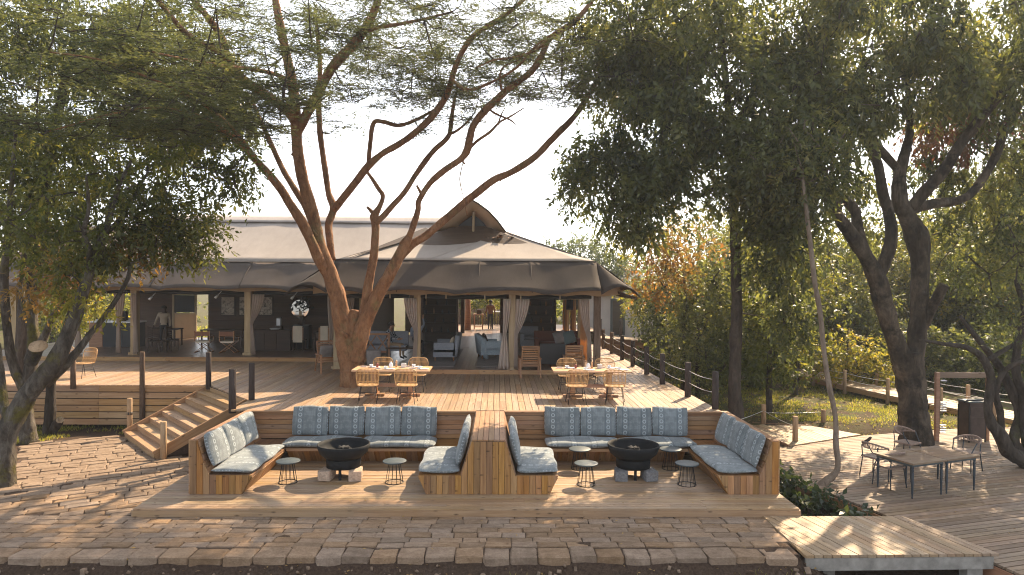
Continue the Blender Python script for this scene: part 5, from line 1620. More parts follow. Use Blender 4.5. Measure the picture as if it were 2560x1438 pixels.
# ================================================================ DINING ON THE MAIN DECK
def dining_table(label, x0, x1, y0, y1):
    cx_, cy_ = (x0 + x1) / 2, (y0 + y1) / 2
    e = thing('dining_table', label, 'table', (cx_, cy_, Z_D), 0, 'dining tables on the main deck')
    wl, wd = x1 - x0, y1 - y0
    for k in range(5):
        yk = -wd / 2 + (k + .5) * wd / 5
        o = link('top_plank', boxmesh(wl, wd / 5 - .006, .04, W_TABLE), e); o.location = (0, yk, .735)
    for sx in (-1, 1):
        xx = sx * wl * .235
        for sy in (-1, 1):
            MB().box((xx, sy * .14, .40), (.10, .09, .63)).build('upright', W_TEAK, e)
        MB().box((xx, 0, .69), (.11, wd * .8, .05)).build('bearer', W_TEAK, e)
        MB().bar((xx, -.42, .04), (xx, .42, .04), .11, .07).build('foot', W_TEAK, e)
        MB().bar((xx - .26, 0, .035), (xx + .26, 0, .035), .1, .065).build('foot', W_TEAK, e)
    MB().box((0, 0, .30), (wl * .47, .05, .09)).build('stretcher', W_TEAK, e)
    return e
T1x = (py(878, 930, 17.95).x, py(1073, 930, 17.95).x)
T2x = (py(1384, 934, 17.9).x, py(1581, 936, 17.9).x)
dining_table('left plank dining table set with white cups beside the acacia trunk', T1x[0], T1x[1], 17.95, 18.85)
dining_table('right plank dining table set with white cups near the rope posts', T2x[0], T2x[1], 17.9, 18.8)

def rattan_chair(label, x, y, rz, group='rattan chairs', z=Z_D):
    """faces +y in its own frame"""
    e = thing('rattan_chair', label, 'chair', (x, y, z), rz, group)
    def back(u, t):      # u -1..1, t 0 seat .. 1 top
        wv = .25 + .03 * math.sin(t * 2.2)
        return Vector((u * wv * (1 - .25 * max(0, t - .8) / .2 * abs(u) ** 6), -.21 - .10 * t + .05 * abs(u) ** 2, .46 + .44 * t))
    fr = [back(-1, t) for t in np.linspace(0, .86, 7)] + [back(u, .86 + .14 * (1 - abs(u) ** 3) ** .5) for u in np.linspace(-.94, .94, 11)] + [back(1, t) for t in np.linspace(.86, 0, 7)]
    bf = MB().tube(fr, .013, 6).build('back_frame', RATTAN, e)
    rods = MB()
    for u in np.linspace(-.86, .86, 15):
        rods.tube([back(u, t) for t in (0, .3, .6, .86 + .13 * (1 - abs(u) ** 3) ** .5)], .0062, 4, cap=False)
    for t in (.25, .72):
        rods.tube([back(u, t) + Vector((0, .008, 0)) for u in np.linspace(-1, 1, 9)], .008, 5)
    rods.build('back_weave', RATTAN, bf)
    seatp = [Vector((.25 * math.copysign(abs(math.cos(a)) ** .6, math.cos(a)), .02 + .23 * math.copysign(abs(math.sin(a)) ** .6, math.sin(a)), .455)) for a in np.linspace(0, 2 * math.pi, 25)]
    sf = MB().tube(seatp, .014, 6, cap=False).build('seat_frame', RATTAN, e)
    sw = MB()
    for xx in np.linspace(-.22, .22, 17): sw.bar((xx, -.19, .452), (xx, .23, .448), .02, .008)
    sw.build('seat_weave', RATTAN, sf)
    for sx in (-1, 1):
        for sy, yy in ((-1, -.16), (1, .19)):
            MB().tube([(sx * .17, yy * .8, .45), (sx * .235, yy * 1.45, 0)], .0085, 5).build('leg', BLACK, e)
    for yy in (-.2, .23): MB().tube([(-.2, yy, .22), (.2, yy, .22)], .006, 5).build('brace', BLACK, e)
    return e
for u, y, rz, lab in ((920, 17.42, .12, 'rattan chair at the near left of the left dining table'), (1017, 17.42, -.03, 'rattan chair at the near right of the left dining table'),
                      (955, 19.35, math.pi + .05, 'rattan chair at the far left of the left dining table'), (1042, 19.35, math.pi - .05, 'rattan chair at the far right of the left dining table'),
                      (1440, 17.40, .04, 'rattan chair at the near left of the right dining table'), (1537, 17.40, -.22, 'rattan chair at the near right of the right dining table'),
                      (1418, 19.3, math.pi, 'rattan chair at the far left of the right dining table'), (1507, 19.4, math.pi - .35, 'rattan chair at the far right of the right dining table')):
    rattan_chair(lab, py(u, 1000, y).x, y, rz, 'rattan chairs at the dining tables')
p = pz(205, 945, Z_D); rattan_chair('rattan chair with horizontal bands facing away on the left deck', p.x, p.y + .1, math.pi - .35, 'rattan chairs on the left deck')
p = pz(150, 942, Z_D); rattan_chair('rattan chair half hidden behind the left tree', p.x, p.y + .2, math.pi + .5, 'rattan chairs on the left deck')

# tableware
def cup(label, x, y, z, grp):
    e = thing('cup_and_saucer', label, 'cup', (x, y, z), random.uniform(0, 6), grp)
    MB().lathe([(.03, 0), (.075, .008), (.08, .014), (.03, .006)], 16, close=False).build('saucer', WHITE, e)
    cb = MB().lathe([(.024, .008), (.045, .03), (.05, .075), (.046, .075), (.04, .03), (.0, .014)], 14, close=False).build('cup', WHITE, e)
    MB().tube([(.047, 0, .06), (.075, 0, .055), (.07, 0, .03), (.043, 0, .025)], .006, 5).build('handle', WHITE, cb)
NAP = plain('striped_napkin', (.45, .36, .34), .9, 0, .4, 40)
GLASS = plain('clear_glass', (.6, .62, .65), .1, .3)
for (tx, ty, who) in ((T1x, 18.0, 'left'), (T2x, 17.95, 'right')):
    wl = tx[1] - tx[0]; zt = Z_D + .757
    for fx, fy, lab in ((.2, .68, 'far left'), (.42, .25, 'near left'), (.86, .3, 'near right'), (.76, .75, 'far right')):
        cup('%s white cup and saucer on the %s dining table' % (lab, who), tx[0] + wl * fx, ty + .85 * fy, zt, 'cups on the dining tables')
        o = MB().box((0, 0, .008), (.2, .12, .012)).box((.01, .0, .02), (.16, .1, .012)).build('napkin', NAP)
        o.location = (tx[0] + wl * (fx - .10), ty + .85 * fy + .02, zt); o.rotation_euler = (0, 0, random.uniform(-.3, .3))
        tag(o, 'folded napkin beside the %s cup on the %s dining table' % (lab, who), 'napkin', 'napkins')
        o = MB().lathe([(.06, 0), (.125, .008), (.13, .016), (.07, .006)], 20, close=False).build('plate', WHITE)
        o.location = (tx[0] + wl * (fx - .02) + .16, ty + .85 * fy - .05, zt + .001)
        tag(o, 'white plate right of the %s cup on the %s dining table' % (lab, who), 'plate', 'plates')
    o = MB().lathe([(.028, 0), (.03, .05), (.018, .09), (.03, .13), (.024, .17), (.008, .19)], 12).build('pepper_mill', W_TABLE); o.location = (tx[0] + wl * .53, ty + .62, zt); tag(o, 'wooden pepper mill in the middle of the %s dining table' % who, 'pepper mill')
    o = MB().lathe([(.045, 0), (.06, .03), (.055, .1), (.03, .14), (.02, .16)], 12).build('milk_jug', WHITE); o.location = (tx[0] + wl * .47, ty + .45, zt); tag(o, 'white jug beside the pepper mill on the %s dining table' % who, 'jug')
    o = MB().box((0, 0, .05), (.13, .13, .1)).box((0, 0, .1), (.1, .1, .02)).build('caddy', STEEL); o.location = (tx[0] + wl * .63, ty + .6, zt); tag(o, 'small square caddy on the %s dining table' % who, 'caddy')
    o = MB().lathe([(.02, 0), (.035, .04), (.03, .12), (.012, .14)], 10).build('salt_pot', plain('red_glaze_' + who, (.25, .06, .04), .4)); o.location = (tx[0] + wl * .3, ty + .35, zt); tag(o, 'dark red sauce pot on the %s dining table' % who, 'pot')

# slatted recliners
def recliner(label, x, y, rz, z, cush=False):
    """faces +y"""
    e = thing('slatted_recliner', label, 'chair', (x, y, z), rz, 'slatted teak recliners')
    def bk(t): return Vector((0, -.25 - .28 * t, .34 + .68 * t))
    for sx in (-1, 1):
        MB().bar(bk(0) + Vector((sx * .27, 0, 0)), bk(1) + Vector((sx * .27, 0, 0)), .045, .03).build('back_stile', W_TEAK, e)
        MB().bar((sx * .27, -.3, .33), (sx * .27, .33, .40), .04, .05).build('seat_rail', W_TEAK, e)
        MB().bar((sx * .32, -.42, .6), (sx * .32, .30, .62), .08, .03).build('arm', W_TEAK, e)
        MB().bar((sx * .32, .28, 0), (sx * .32, .27, .6), .05, .04).build('leg', W_TEAK, e)
        MB().bar((sx * .32, -.55, 0), (sx * .32, -.28, .6), .05, .04).build('leg', W_TEAK, e)
    for k in range(9):
        c = bk(.06 + k * .115)
        MB().bar(c + Vector((-.25, 0, 0)), c + Vector((.25, 0, 0)), .018, .055, up=(0, -.38, .9)).build('back_slat', W_TEAK, e)
    for k in range(8):
        yy = -.26 + k * .082
        MB().box((0, yy, .345 + (yy + .3) * .11), (.56, .06, .02)).build('seat_slat', W_TEAK, e)
    if cush:
        o = rc(.46, .5, .12).build('pad', RUGM, e); o.rotation_euler = (R_(68), 0, 0); o.location = (0, -.30, .66)
    return e
p = pz(815, 935, Z_D); recliner('slatted teak recliner with a woven pad left of the acacia trunk', p.x, p.y + .35, R_(180 + 28), Z_D, True)
p = pz(1325, 945, Z_D); recliner('slatted teak recliner seen from behind, left of the black armchair', p.x, p.y + .5, .04, Z_D)
p = pz(1440, 945, Z_D); recliner('slatted teak recliner beside the right corner column of the tent', p.x, p.y + .75, -.06, Z_D)
tag(MB().tube([(0, 0, 0), (.05, .02, .35), (-.03, 0, .6), (.1, .02, .78)], [.05, .045, .04, .03], 8).tube([(0, 0, .4), (-.16, .03, .6)], [.03, .02], 6).build('driftwood_sculpture', POST_B), 'twisted driftwood piece standing by the right corner column', 'sculpture')
bpy.data.objects['driftwood_sculpture'].location = (pz(1478, 935, Z_D).x, 22.2, Z_D)

# ================================================================ LOWER DECK
def square_table(label, c, rz, s=.98):
    e = thing('square_table', label, 'table', (c.x, c.y, Z_L), rz, 'square tables on the lower deck')
    for k in range(7):
        o = link('top_plank', boxmesh(s, s / 7 - .003, .035, W_TTOP), e); o.location = (0, -s / 2 + (k + .5) * s / 7, .733)
    MB().box((0, -s / 2 + .05, .69), (s - .12, .03, .05)).box((0, s / 2 - .05, .69), (s - .12, .03, .05)).box((-s / 2 + .05, 0, .69), (.03, s - .12, .05)).box((s / 2 - .05, 0, .69), (.03, s - .12, .05)).build('apron', SLATE, e)
    for a in (-1, 1):
        for b in (-1, 1):
            MB().lathe([(.014, 0), (.018, .02), (.014, .05), (.02, .1), (.026, .3), (.03, .52), (.022, .55), (.032, .58), (.022, .61), (.03, .64), (.03, .72)], 10, (a * (s / 2 - .07), b * (s / 2 - .07), 0)).build('leg', SLATE_D, e)
SLATE_D = plain('dark_slate_paint', (.035, .045, .055), .4)
A = pz(2283, 1160, Z_L + .75); B = pz(2180, 1128, Z_L + .75); C2 = pz(2366, 1150, Z_L + .75)
rzt = math.atan2((C2 - A).y, (C2 - A).x)
ux = Vector((math.cos(rzt), math.sin(rzt), 0)); uy = Vector((-ux.y, ux.x, 0))
c1 = A + ux * .49 + uy * .49
square_table('near left square plank table on the lower deck', c1, rzt)
square_table('right square plank table pushed against the first on the lower deck', c1 + ux * 1.0 - uy * .0, rzt)

def rope_chair(label, x, y, rz):
    """faces +y; curved rope-wrapped backrest"""
    e = thing('rope_armchair', label, 'chair', (x, y, Z_L), rz, 'rope back chairs on the lower deck')
    arc = [Vector((.29 * math.cos(a), -.02 - .27 * math.sin(a) * 1.0, .70 + .10 * max(0, math.sin(a)))) for a in np.linspace(-.15, math.pi + .15, 17)]
    arc2 = [q_ + Vector((0, .02, -.13 * max(.15, math.sin(a)))) for q_, a in zip(arc, np.linspace(-.15, math.pi + .15, 17))]
    tr_ = MB().tube(arc, .022, 6).build('top_rail', CANE, e)
    MB().tube(arc2, .012, 6).build('lower_rail', CANE, e)
    w = MB()
    for i in range(1, 16):
        for s in (0, .5):
            a = arc[i].lerp(arc[min(16, i + 1)], s); b = arc2[i].lerp(arc2[min(16, i + 1)], s)
            w.tube([a, b], .009, 4, cap=False)
    w.build('weave', CANE, tr_)
    MB().box((0, 0, .45), (.46, .44, .035)).build('seat', CANE, e)
    for sx in (-1, 1):
        MB().tube([(sx * .27, .04, .70), (sx * .215, .19, .44), (sx * .24, .22, 0)], .013, 6).build('leg', SLATE_D, e)
        MB().tube([(sx * .2, -.24, .72), (sx * .2, -.2, .44), (sx * .235, -.25, 0)], .013, 6).build('leg', SLATE_D, e)
    return e
for u, v, rz, lab in ((2190, 1190, rzt - R_(90) + .1, 'rope back chair at the left end of the square tables with a bird on it'), (2222, 1215, rzt + .0, 'rope back chair tucked under the near left square table'),
                      (2268, 1150, rzt + math.pi + .15, 'rope back chair behind the square tables against the tree trunk'), (2415, 1175, rzt + R_(90) + .1, 'rope back chair at the right end of the square tables')):
    p = pz(u, v, Z_L)
    rope_chair(lab, p.x, p.y, rz)
# small bird on the chair back
p = py(2168, 1107, pz(2190, 1190, Z_L).y + .05)
e = thing('bird', 'small dark bird perched on the left rope back chair', 'bird', p)
b = MB().tube([(-.10, 0, .0), (-.04, 0, .03), (.02, 0, .06), (.06, 0, .10), (.085, 0, .125), (.10, 0, .12)], [.006, .02, .038, .034, .026, .012], 10)
b.build('body', W_DARK, e)
MB().tube([(.10, 0, .122), (.13, 0, .115)], [.007, .001], 5).build('beak', BLACK, e)
for s in (-1, 1): MB().add([(.05, s * .036, .09), (-.02, s * .034, .065), (-.12, s * .012, .0), (.0, s * .04, .04)], [(0, 1, 2, 3)]).build('wing', BLACK, e, solid=.004)
for s in (-1, 1): MB().tube([(.01, s * .012, .03), (.015, s * .012, -.02)], .003, 4).build('leg', BLACK, e)

# tall timber frame with a plank across and hanging metal racks
p = pz(2341, 1102, Z_L)
e = thing('timber_gantry', 'tall timber frame with a plank on top and hanging metal slats', 'frame', (p.x, p.y, Z_L))
fh = (1102 - 928) * p.y / F
MB().box((0, 0, fh / 2), (.10, .10, fh)).build('upright', W_RAIL, e)
MB().box((.75, .05, fh - .08), (1.55, .04, .16)).build('cross_plank', W_GREY, e)
for k, z in enumerate((1.72, 1.10, 1.04, .98, .92, .86, .45, .38, .31, .24)):
    MB().box((.16, -.02, z), (.16, .10, .022)).build('slat', STEEL, e)
MB().box((.07, -.02, 1.0), (.01, .02, 1.6)).build('hanger', BLACK, e)
MB().box((1.5, .05, fh / 2), (.08, .08, fh)).build('upright', W_RAIL, e)
# dark cabinet / smoker
p = pz(2447, 1108, Z_L)
e = thing('metal_cabinet', 'tall dark metal smoker cabinet beside the twisted tree', 'cabinet', (p.x, p.y + .3, Z_L), .1)
hh = (1108 - 1005) * p.y / F
BRM = plain('brown_metal', (.06, .045, .04), .45, .4, .3, 5)
MB().box((0, 0, hh / 2 + .03), (.5, .42, hh - .12)).build('body', BRM, e)
MB().box((0, -.215, hh * .36), (.44, .02, hh * .5)).build('door', BRM, e)
MB().box((0, -.215, hh * .76), (.44, .02, hh * .2)).build('door', BRM, e)
MB().tube([(-.27, -.02, hh - .05), (-.24, -.1, hh + .04), (.24, -.1, hh + .04), (.27, -.02, hh - .05)], .02, 6).build('hood_rail', BLACK, e)
MB().box((0, 0, hh + .0), (.54, .46, .04)).build('lid', SLATE, e)
for a in (-1, 1):
    for b2 in (-1, 1): MB().box((a * .25, b2 * .2, hh * .45), (.03, .03, hh * .9)).build('leg', BLACK, e)

# small house behind on the right
p = py(1545, 800, 47)
e = thing('small_house', 'small pale house with a grey roof and blue door frame behind the deck', 'house', (p.x + .5, 47, 1.0))
HW = plain('pale_plaster', (.50, .46, .45), .9, 0, .1, 2)
HR_ = plain('grey_roof_sheet', (.12, .13, .14), .6, 0, .2, 3)
MB().box((0, 1.5, .95), (5.0, 3.2, 3.0)).build('wall', HW, e)
MB().add([(-2.9, -.6, 2.45), (2.9, -.6, 2.45), (1.2, 1.5, 3.9), (-1.2, 1.5, 3.9), (2.9, 3.6, 2.45), (-2.9, 3.6, 2.45)], [(0, 1, 2, 3), (1, 4, 2), (3, 2, 4, 5), (0, 3, 5)]).build('roof', HR_, e, solid=.08)
dr = MB().box((-.55, -.17, .83), (.7, .04, 2.3)).build('door', W_DARK, e)
MB().box((-.55, -.12, .85), (1.0, .06, 2.5)).build('door_frame', SLATE, dr)
wd_ = MB().box((1.2, -.16, .95), (.14, .04, 1.4)).build('window', SLATE, e)
MB().box((1.2, -.12, .95), (.85, .06, 1.7)).build('window_frame', WHITE, wd_)
# lattice mast beyond the roof
p = py(603, 560, 75)
e = thing('radio_mast', 'thin lattice radio mast standing far behind the tent roof', 'mast', (p.x, 75, 0))
zt = py(603, 470, 75).z
for a, b2 in ((-.14, -.14), (.14, -.14), (0, .14)): MB().tube([(a, b2, 0), (a, b2, zt)], .022, 4).build('rail', STEEL, e)
for k in range(int(zt / .8)):
    MB().bar((-.14, -.14, k * .8), (.14, -.14, k * .8 + .8), .012, .012).build('lattice_bar', STEEL, e)
# ================================================================ TREES
def unit(a):
    return a / np.maximum(np.linalg.norm(a, axis=-1, keepdims=True), 1e-9)
def rnddir(n):
    return unit(rng.normal(size=(n, 3)))

def leaf_quads(base, d, length, width, nrm=None):
    """each leaf a pointed quad from its base along d"""
    n = len(base)
    if nrm is None: nrm = rnddir(n)
    side = unit(np.cross(d, nrm))
    length = np.broadcast_to(length, (n,))[:, None]; width = np.broadcast_to(width, (n,))[:, None]
    up = np.cross(side, d)
    v = np.stack([base, base + d * length * .45 + side * width / 2 + up * length * .06, base + d * length - up * length * .05, base + d * length * .45 - side * width / 2 + up * length * .06], 1)
    return v.reshape(-1, 3)

def crown(name, parent, verts, mat, rnd=None):
    n = len(verts) // 4
    q_ = np.arange(n * 4).reshape(-1, 4)
    if rnd is None: rnd = rng.random(n)
    return link(name, npmesh(name, verts, q_, mat, np.repeat(rnd, 4)), parent, True)

def sprig_leaves(centers, radius, n_sprig, per, leaf, width, droop=.35, flat=1.0, sprig_len=.45):
    """clumps -> sprigs -> leaves set alternately along each sprig"""
    m = len(centers) * n_sprig
    c = np.repeat(centers, n_sprig, 0)
    rr = np.repeat(np.broadcast_to(radius, (len(centers),)), n_sprig)
    off = rnddir(m) * (rng.random((m, 1)) ** (1 / 2.2)) * rr[:, None]
    off[:, 2] *= flat
    o = c + off
    d = unit(unit(off) * .7 + rnddir(m) * .7 + np.array([0, 0, -droop]))
    o = np.repeat(o, per, 0); dd = np.repeat(d, per, 0)
    t = np.tile(np.linspace(.1, 1, per), m)[:, None]
    sl = np.repeat(sprig_len * rng.uniform(.6, 1.2, m), per)[:, None]
    base = o + dd * t * sl + np.array([0, 0, -1]) * (t ** 2) * sl * droop * .6
    sd = unit(np.cross(dd, rnddir(m * per)))
    ld = unit(dd * .55 + sd * .9 + np.array([0, 0, -droop * .9]))
    nrm = unit(np.array([0, 0, 1.0]) + rng.normal(0, .65, (m * per, 3)))
    ln = leaf * rng.uniform(.6, 1.25, m * per)
    rnd = np.clip(np.repeat(rng.normal(.5, .36, len(centers)), n_sprig * per) * .55 + rng.random(m * per) * .45, 0, 1)
    return leaf_quads(base, ld, ln, ln * width, nrm), rnd

def ell_clumps(c, r, n, shell=.5, zmin=-1.0):
    d = rnddir(n * 3)
    d = d[d[:, 2] > zmin][:n]
    t = (shell + (1 - shell) * rng.random((len(d), 1))) ** .7
    return np.asarray(c) + d * t * np.asarray(r)

def limb(pts, parent, mat, name='limb', n=9, jit=.05, sub=5, wob=.0):
    """pts: list of (Vector, radius); smoothed with Catmull-Rom"""
    P = [Vector(p) for p, _ in pts]; Rr = [r for _, r in pts]
    out, rad = [], []
    for i in range(len(P) - 1):
        p0 = P[max(0, i - 1)]; p1 = P[i]; p2 = P[i + 1]; p3 = P[min(len(P) - 1, i + 2)]
        for k in range(sub):
            t = k / sub
            q_ = .5 * ((2 * p1) + (p2 - p0) * t + (2 * p0 - 5 * p1 + 4 * p2 - p3) * t * t + (3 * p1 - p0 - 3 * p2 + p3) * t ** 3)
            out.append(q_ + Vector((random.gauss(0, wob), random.gauss(0, wob), 0))); rad.append(Rr[i] * (1 - t) + Rr[i + 1] * t)
    out.append(P[-1]); rad.append(Rr[-1])
    mb = MB().tube(out, rad, n, jitter=0)
    for i, p in enumerate(out):           # lumps, flutes and knots in the bark
        for k in range(n):
            v = Vector(mb.v[i * n + k]); d = v - p
            f = 1 + 2.2 * jit * noise.noise(v * 2.1) + 1.6 * jit * noise.noise(v * 6.5) + (.9 * jit * math.sin(k * 2.9 + 4 * noise.noise(p * .6)) if rad[i] > .1 else 0)
            mb.v[i * n + k] = tuple(p + d * f)
    return mb.build(name, mat, parent, ws=True)

def trace(pix, Ya, Yb):
    """branch drawn as (u, v, width) in the photograph, running in depth from Ya to Yb"""
    n = len(pix)
    out = []
    for i, (u, v, w) in enumerate(pix):
        Yi = Ya + (Yb - Ya) * i / max(1, n - 1)
        out.append((py(u, v, Yi), w / 2 * Yi / F * .92))
    return out

# ---------------------------------------------------------------- the big acacia
AC_BARK = bark('acacia_bark', (.14, .066, .034), (.30, .15, .074), (.42, .24, .13), 2.6, (1, 1, .5), moss=(.22, .165, .075), strength=1.0, mossmin=.56)
BARK_G = bark('grey_brown_bark', (.035, .028, .022), (.075, .06, .048), (.13, .105, .085), 3.0, (1, 1, .35), moss=(.10, .095, .045), strength=1.0, mossmin=.58)
ac = thing('acacia_tree', 'big spreading acacia with orange brown limbs growing through the main deck', 'tree', pz(878, 968, Z_D))
AB = [
    ([(880, 985, 66), (878, 955, 58), (876, 920, 56), (872, 885, 64), (866, 850, 62)], 20.1, 20.1, 'trunk'),
    ([(880, 930, 58), (880, 880, 66), (882, 840, 60), (884, 805, 44), (888, 775, 22)], 20.1, 20.1, 'trunk'),
    ([(872, 900, 56), (862, 840, 50), (850, 770, 46), (838, 725, 43), (824, 680, 38), (803, 626, 34), (789, 567, 32), (780, 525, 32), (762, 470, 30), (747, 400, 29), (740, 330, 28), (738, 260, 27), (728, 190, 26), (712, 120, 24), (692, 20, 20), (680, -60, 16)], 20.1, 19.2, 'limb'),
    ([(846, 745, 30), (822, 690, 30), (803, 660, 28), (782, 612, 27), (755, 556, 26), (723, 508, 24), (700, 470, 22), (662, 425, 20), (628, 390, 17), (590, 350, 13), (540, 320, 9)], 20.1, 18.0, 'limb'),
    ([(790, 585, 18), (765, 520, 18), (735, 470, 17), (705, 420, 15), (678, 360, 13), (655, 310, 10), (630, 250, 7)], 20.0, 21.6, 'limb'),
    ([(832, 650, 18), (824, 600, 20), (822, 560, 20), (834, 520, 22), (822, 485, 17), (812, 420, 16), (800, 330, 15), (797, 250, 14), (800, 160, 12), (790, 60, 9)], 20.2, 21.5, 'limb'),
    ([(834, 525, 20), (858, 495, 20), (890, 455, 19), (919, 417, 20), (955, 385, 18), (996, 362, 18), (1040, 330, 18), (1076, 296, 18), (1114, 243, 17), (1130, 195, 16), (1145, 150, 15), (1180, 94, 15), (1230, 60, 13), (1267, 35, 12), (1320, -10, 10)], 20.3, 18.4, 'limb'),
    ([(921, 415, 13), (925, 365, 13), (934, 308, 12), (960, 305, 11), (996, 314, 11), (1035, 302, 10), (1068, 285, 8), (1110, 262, 5)], 20.2, 19.4, 'limb'),
    ([(742, 330, 26), (770, 280, 26), (787, 250, 26), (810, 205, 25), (832, 167, 26), (870, 125, 26), (902, 87, 24), (930, 40, 21), (950, -10, 18)], 19.6, 18.0, 'limb'),
    ([(738, 310, 24), (722, 281, 25), (670, 240, 24), (612, 203, 24), (571, 151, 22), (554, 95, 20), (520, 45, 17), (487, 5, 14), (440, -50, 10)], 19.5, 16.5, 'limb'),
    ([(600, 195, 18), (560, 140, 18), (515, 112, 17), (470, 87, 15), (430, 45, 13), (393, 0, 11), (350, -50, 8)], 18.3, 15.5, 'limb'),
    ([(884, 900, 54), (898, 850, 46), (912, 805, 42), (935, 758, 36), (955, 720, 33), (972, 690, 31), (998, 640, 29), (1012, 610, 26), (1024, 590, 18), (1036, 555, 16), (1045, 525, 16), (1048, 500, 15), (1075, 458, 16), (1114, 424, 18), (1150, 400, 18), (1167, 378, 20), (1176, 345, 19), (1183, 315, 19), (1211, 278, 20), (1267, 226, 18), (1326, 181, 17), (1354, 139, 16), (1371, 101, 16), (1405, 75, 15), (1441, 50, 14), (1482, 0, 11)], 20.0, 18.8, 'limb'),
    ([(1003, 640, 24), (1030, 612, 22), (1064, 590, 22), (1100, 560, 21), (1140, 525, 20), (1173, 497, 20), (1232, 452, 20), (1270, 435, 19), (1302, 417, 18), (1340, 390, 18), (1371, 358, 18), (1400, 328, 18), (1423, 306, 17), (1445, 280, 15), (1460, 255, 14), (1482, 222, 12), (1500, 185, 11), (1530, 110, 9), (1555, 20, 7)], 20.0, 21.2, 'limb'),
    ([(907, 790, 28), (915, 751, 26), (922, 706, 24), (935, 636, 22), (939, 567, 20), (936, 540, 22), (950, 515, 14), (957, 490, 13), (945, 470, 11), (930, 447, 10), (918, 430, 8)], 20.0, 20.4, 'limb'),
    ([(937, 560, 18), (960, 538, 16), (985, 510, 15), (1012, 480, 15), (1037, 440, 15), (1062, 405, 15), (1086, 375, 14), (1112, 352, 14), (1124, 334, 14), (1128, 305, 13), (1132, 275, 11), (1140, 230, 8)], 20.1, 21.3, 'limb'),
    ([(1167, 380, 10), (1190, 355, 9), (1225, 330, 8), (1250, 305, 6), (1275, 292, 5), (1310, 270, 3)], 19.6, 19.2, 'limb'),
    ([(1245, 312, 5), (1252, 290, 4), (1262, 270, 2.5)], 19.5, 19.4, 'limb'),
    ([(1215, 268, 5), (1240, 285, 6), (1275, 300, 5), (1290, 312, 3)], 19.4, 19.6, 'limb'),
    ([(1124, 336, 8), (1145, 325, 8), (1165, 308, 6), (1178, 294, 4)], 20.5, 20.2, 'limb'),
    ([(1130, 200, 10), (1170, 225, 9), (1230, 205, 8), (1290, 170, 7), (1340, 115, 6), (1390, 80, 4)], 18.8, 17.6, 'limb'),
    ([(900, 85, 14), (940, 70, 12), (1000, 60, 10), (1060, 48, 8), (1130, 30, 6)], 18.2, 16.5, 'limb'),
    ([(1371, 100, 9), (1330, 130, 8), (1280, 145, 7), (1235, 150, 5), (1190, 170, 4)], 18.9, 17.4, 'limb'),
    ([(1255, 230, 7), (1250, 190, 6), (1262, 165, 5), (1300, 150, 3)], 19.2, 18.8, 'limb'),
    ([(735, 215, 16), (700, 190, 13), (640, 175, 11), (560, 165, 9), (470, 150, 7), (380, 130, 5)], 19.3, 14.5, 'limb'),
    ([(640, 395, 10), (560, 300, 9), (470, 240, 8), (360, 190, 7), (250, 150, 6), (120, 130, 4)], 18.5, 13.5, 'limb'),
    ([(600, 350, 8), (500, 290, 7), (380, 270, 6), (260, 290, 5), (120, 330, 3)], 18.2, 13.8, 'limb'),
]
ac_nodes = []
for pix, ya, yb, nm in AB:
    pts = trace(pix, ya, yb)
    limb(pts, ac, AC_BARK, nm, 16 if pix[0][2] > 25 else 8, .06)
    for p, r in pts:
        if p.z > 7.2: ac_nodes.append(p)
# snapped stubs along the limbs
for u, v, Y, du, dv, w in ((868, 842, 19.7, -16, -14, 12), (948, 735, 19.8, 16, -10, 9), (792, 590, 19.6, -12, -16, 8), (1052, 482, 20.0, -10, -18, 7), (930, 530, 20.2, -12, -12, 9), (1150, 398, 20.0, 12, 12, 6), (745, 395, 19.4, -16, -10, 8), (1245, 440, 20.4, 8, 14, 5), (985, 660, 19.8, 14, 6, 7)):
    limb(trace([(u, v, w * 1.2), (u + du * .6, v + dv * .6, w), (u + du, v + dv, w * .8)], Y, Y - .1), ac, AC_BARK, 'stub', 7, .12, 2)
# dangling dead vine
limb(trace([(1160, 398, 3), (1152, 430, 3), (1150, 455, 3), (1160, 500, 2), (1168, 540, 2)], 20, 20), ac, AC_BARK, 'twig', 4, .1)
limb(trace([(1155, 400, 3), (1165, 350, 3), (1172, 320, 2)], 20, 20), ac, AC_BARK, 'twig', 4, .1)
# flat plates of fine feathery foliage
AC_LEAF = leafmat('acacia_leaf', [(.05, .066, .042), (.076, .094, .056), (.105, .12, .062), (.15, .15, .066)], .45, tcol=(1.6, 1.5, .8))
plates = []
nodes = np.array([tuple(p) for p in ac_nodes])
for k in range(150):
    base = nodes[rng.integers(len(nodes))]
    x = base[0] + rng.normal(0, 1.6); y = base[1] + rng.normal(.3, 1.9)
    r0 = math.hypot(x + 4.2, y - 19.5)
    z = 8.9 + .10 * r0 + rng.normal(0, .35) + rng.random() * 2.6
    if x < -6.5: z -= .75 + .05 * (-6.5 - x)
    plates.append((x, y, z, rng.uniform(.8, 1.7)))
for k in range(44):      # back half of the umbrella
    x = rng.uniform(-11, 3.5); y = rng.uniform(20.5, 24.5)
    plates.append((x, y, 10.6 + .06 * abs(x + 4) + rng.random() * 2.2, rng.uniform(.9, 1.8)))
for k in range(30):      # right side of the umbrella
    x = rng.uniform(0, 6.5); y = rng.uniform(17, 23)
    plates.append((x, y, 9.6 + .1 * x + rng.random() * 2.2, rng.uniform(.8, 1.5)))
for k in range(74):      # drooping front-left part of the crown, nearer the camera
    x = rng.uniform(-11.5, -3.8); y = rng.uniform(12.6, 17.5)
    z = 7.35 + rng.random() * 2.4 + max(0, (15 - y)) * -.12 + max(0, x + 6) * .35
    plates.append((x, y, z, rng.uniform(.7, 1.4)))
lv_all, rn_all = [], []
tw = MB()
plates.sort(key=lambda p: np.linalg.norm(nodes - np.array(p[:3]), axis=1).min())
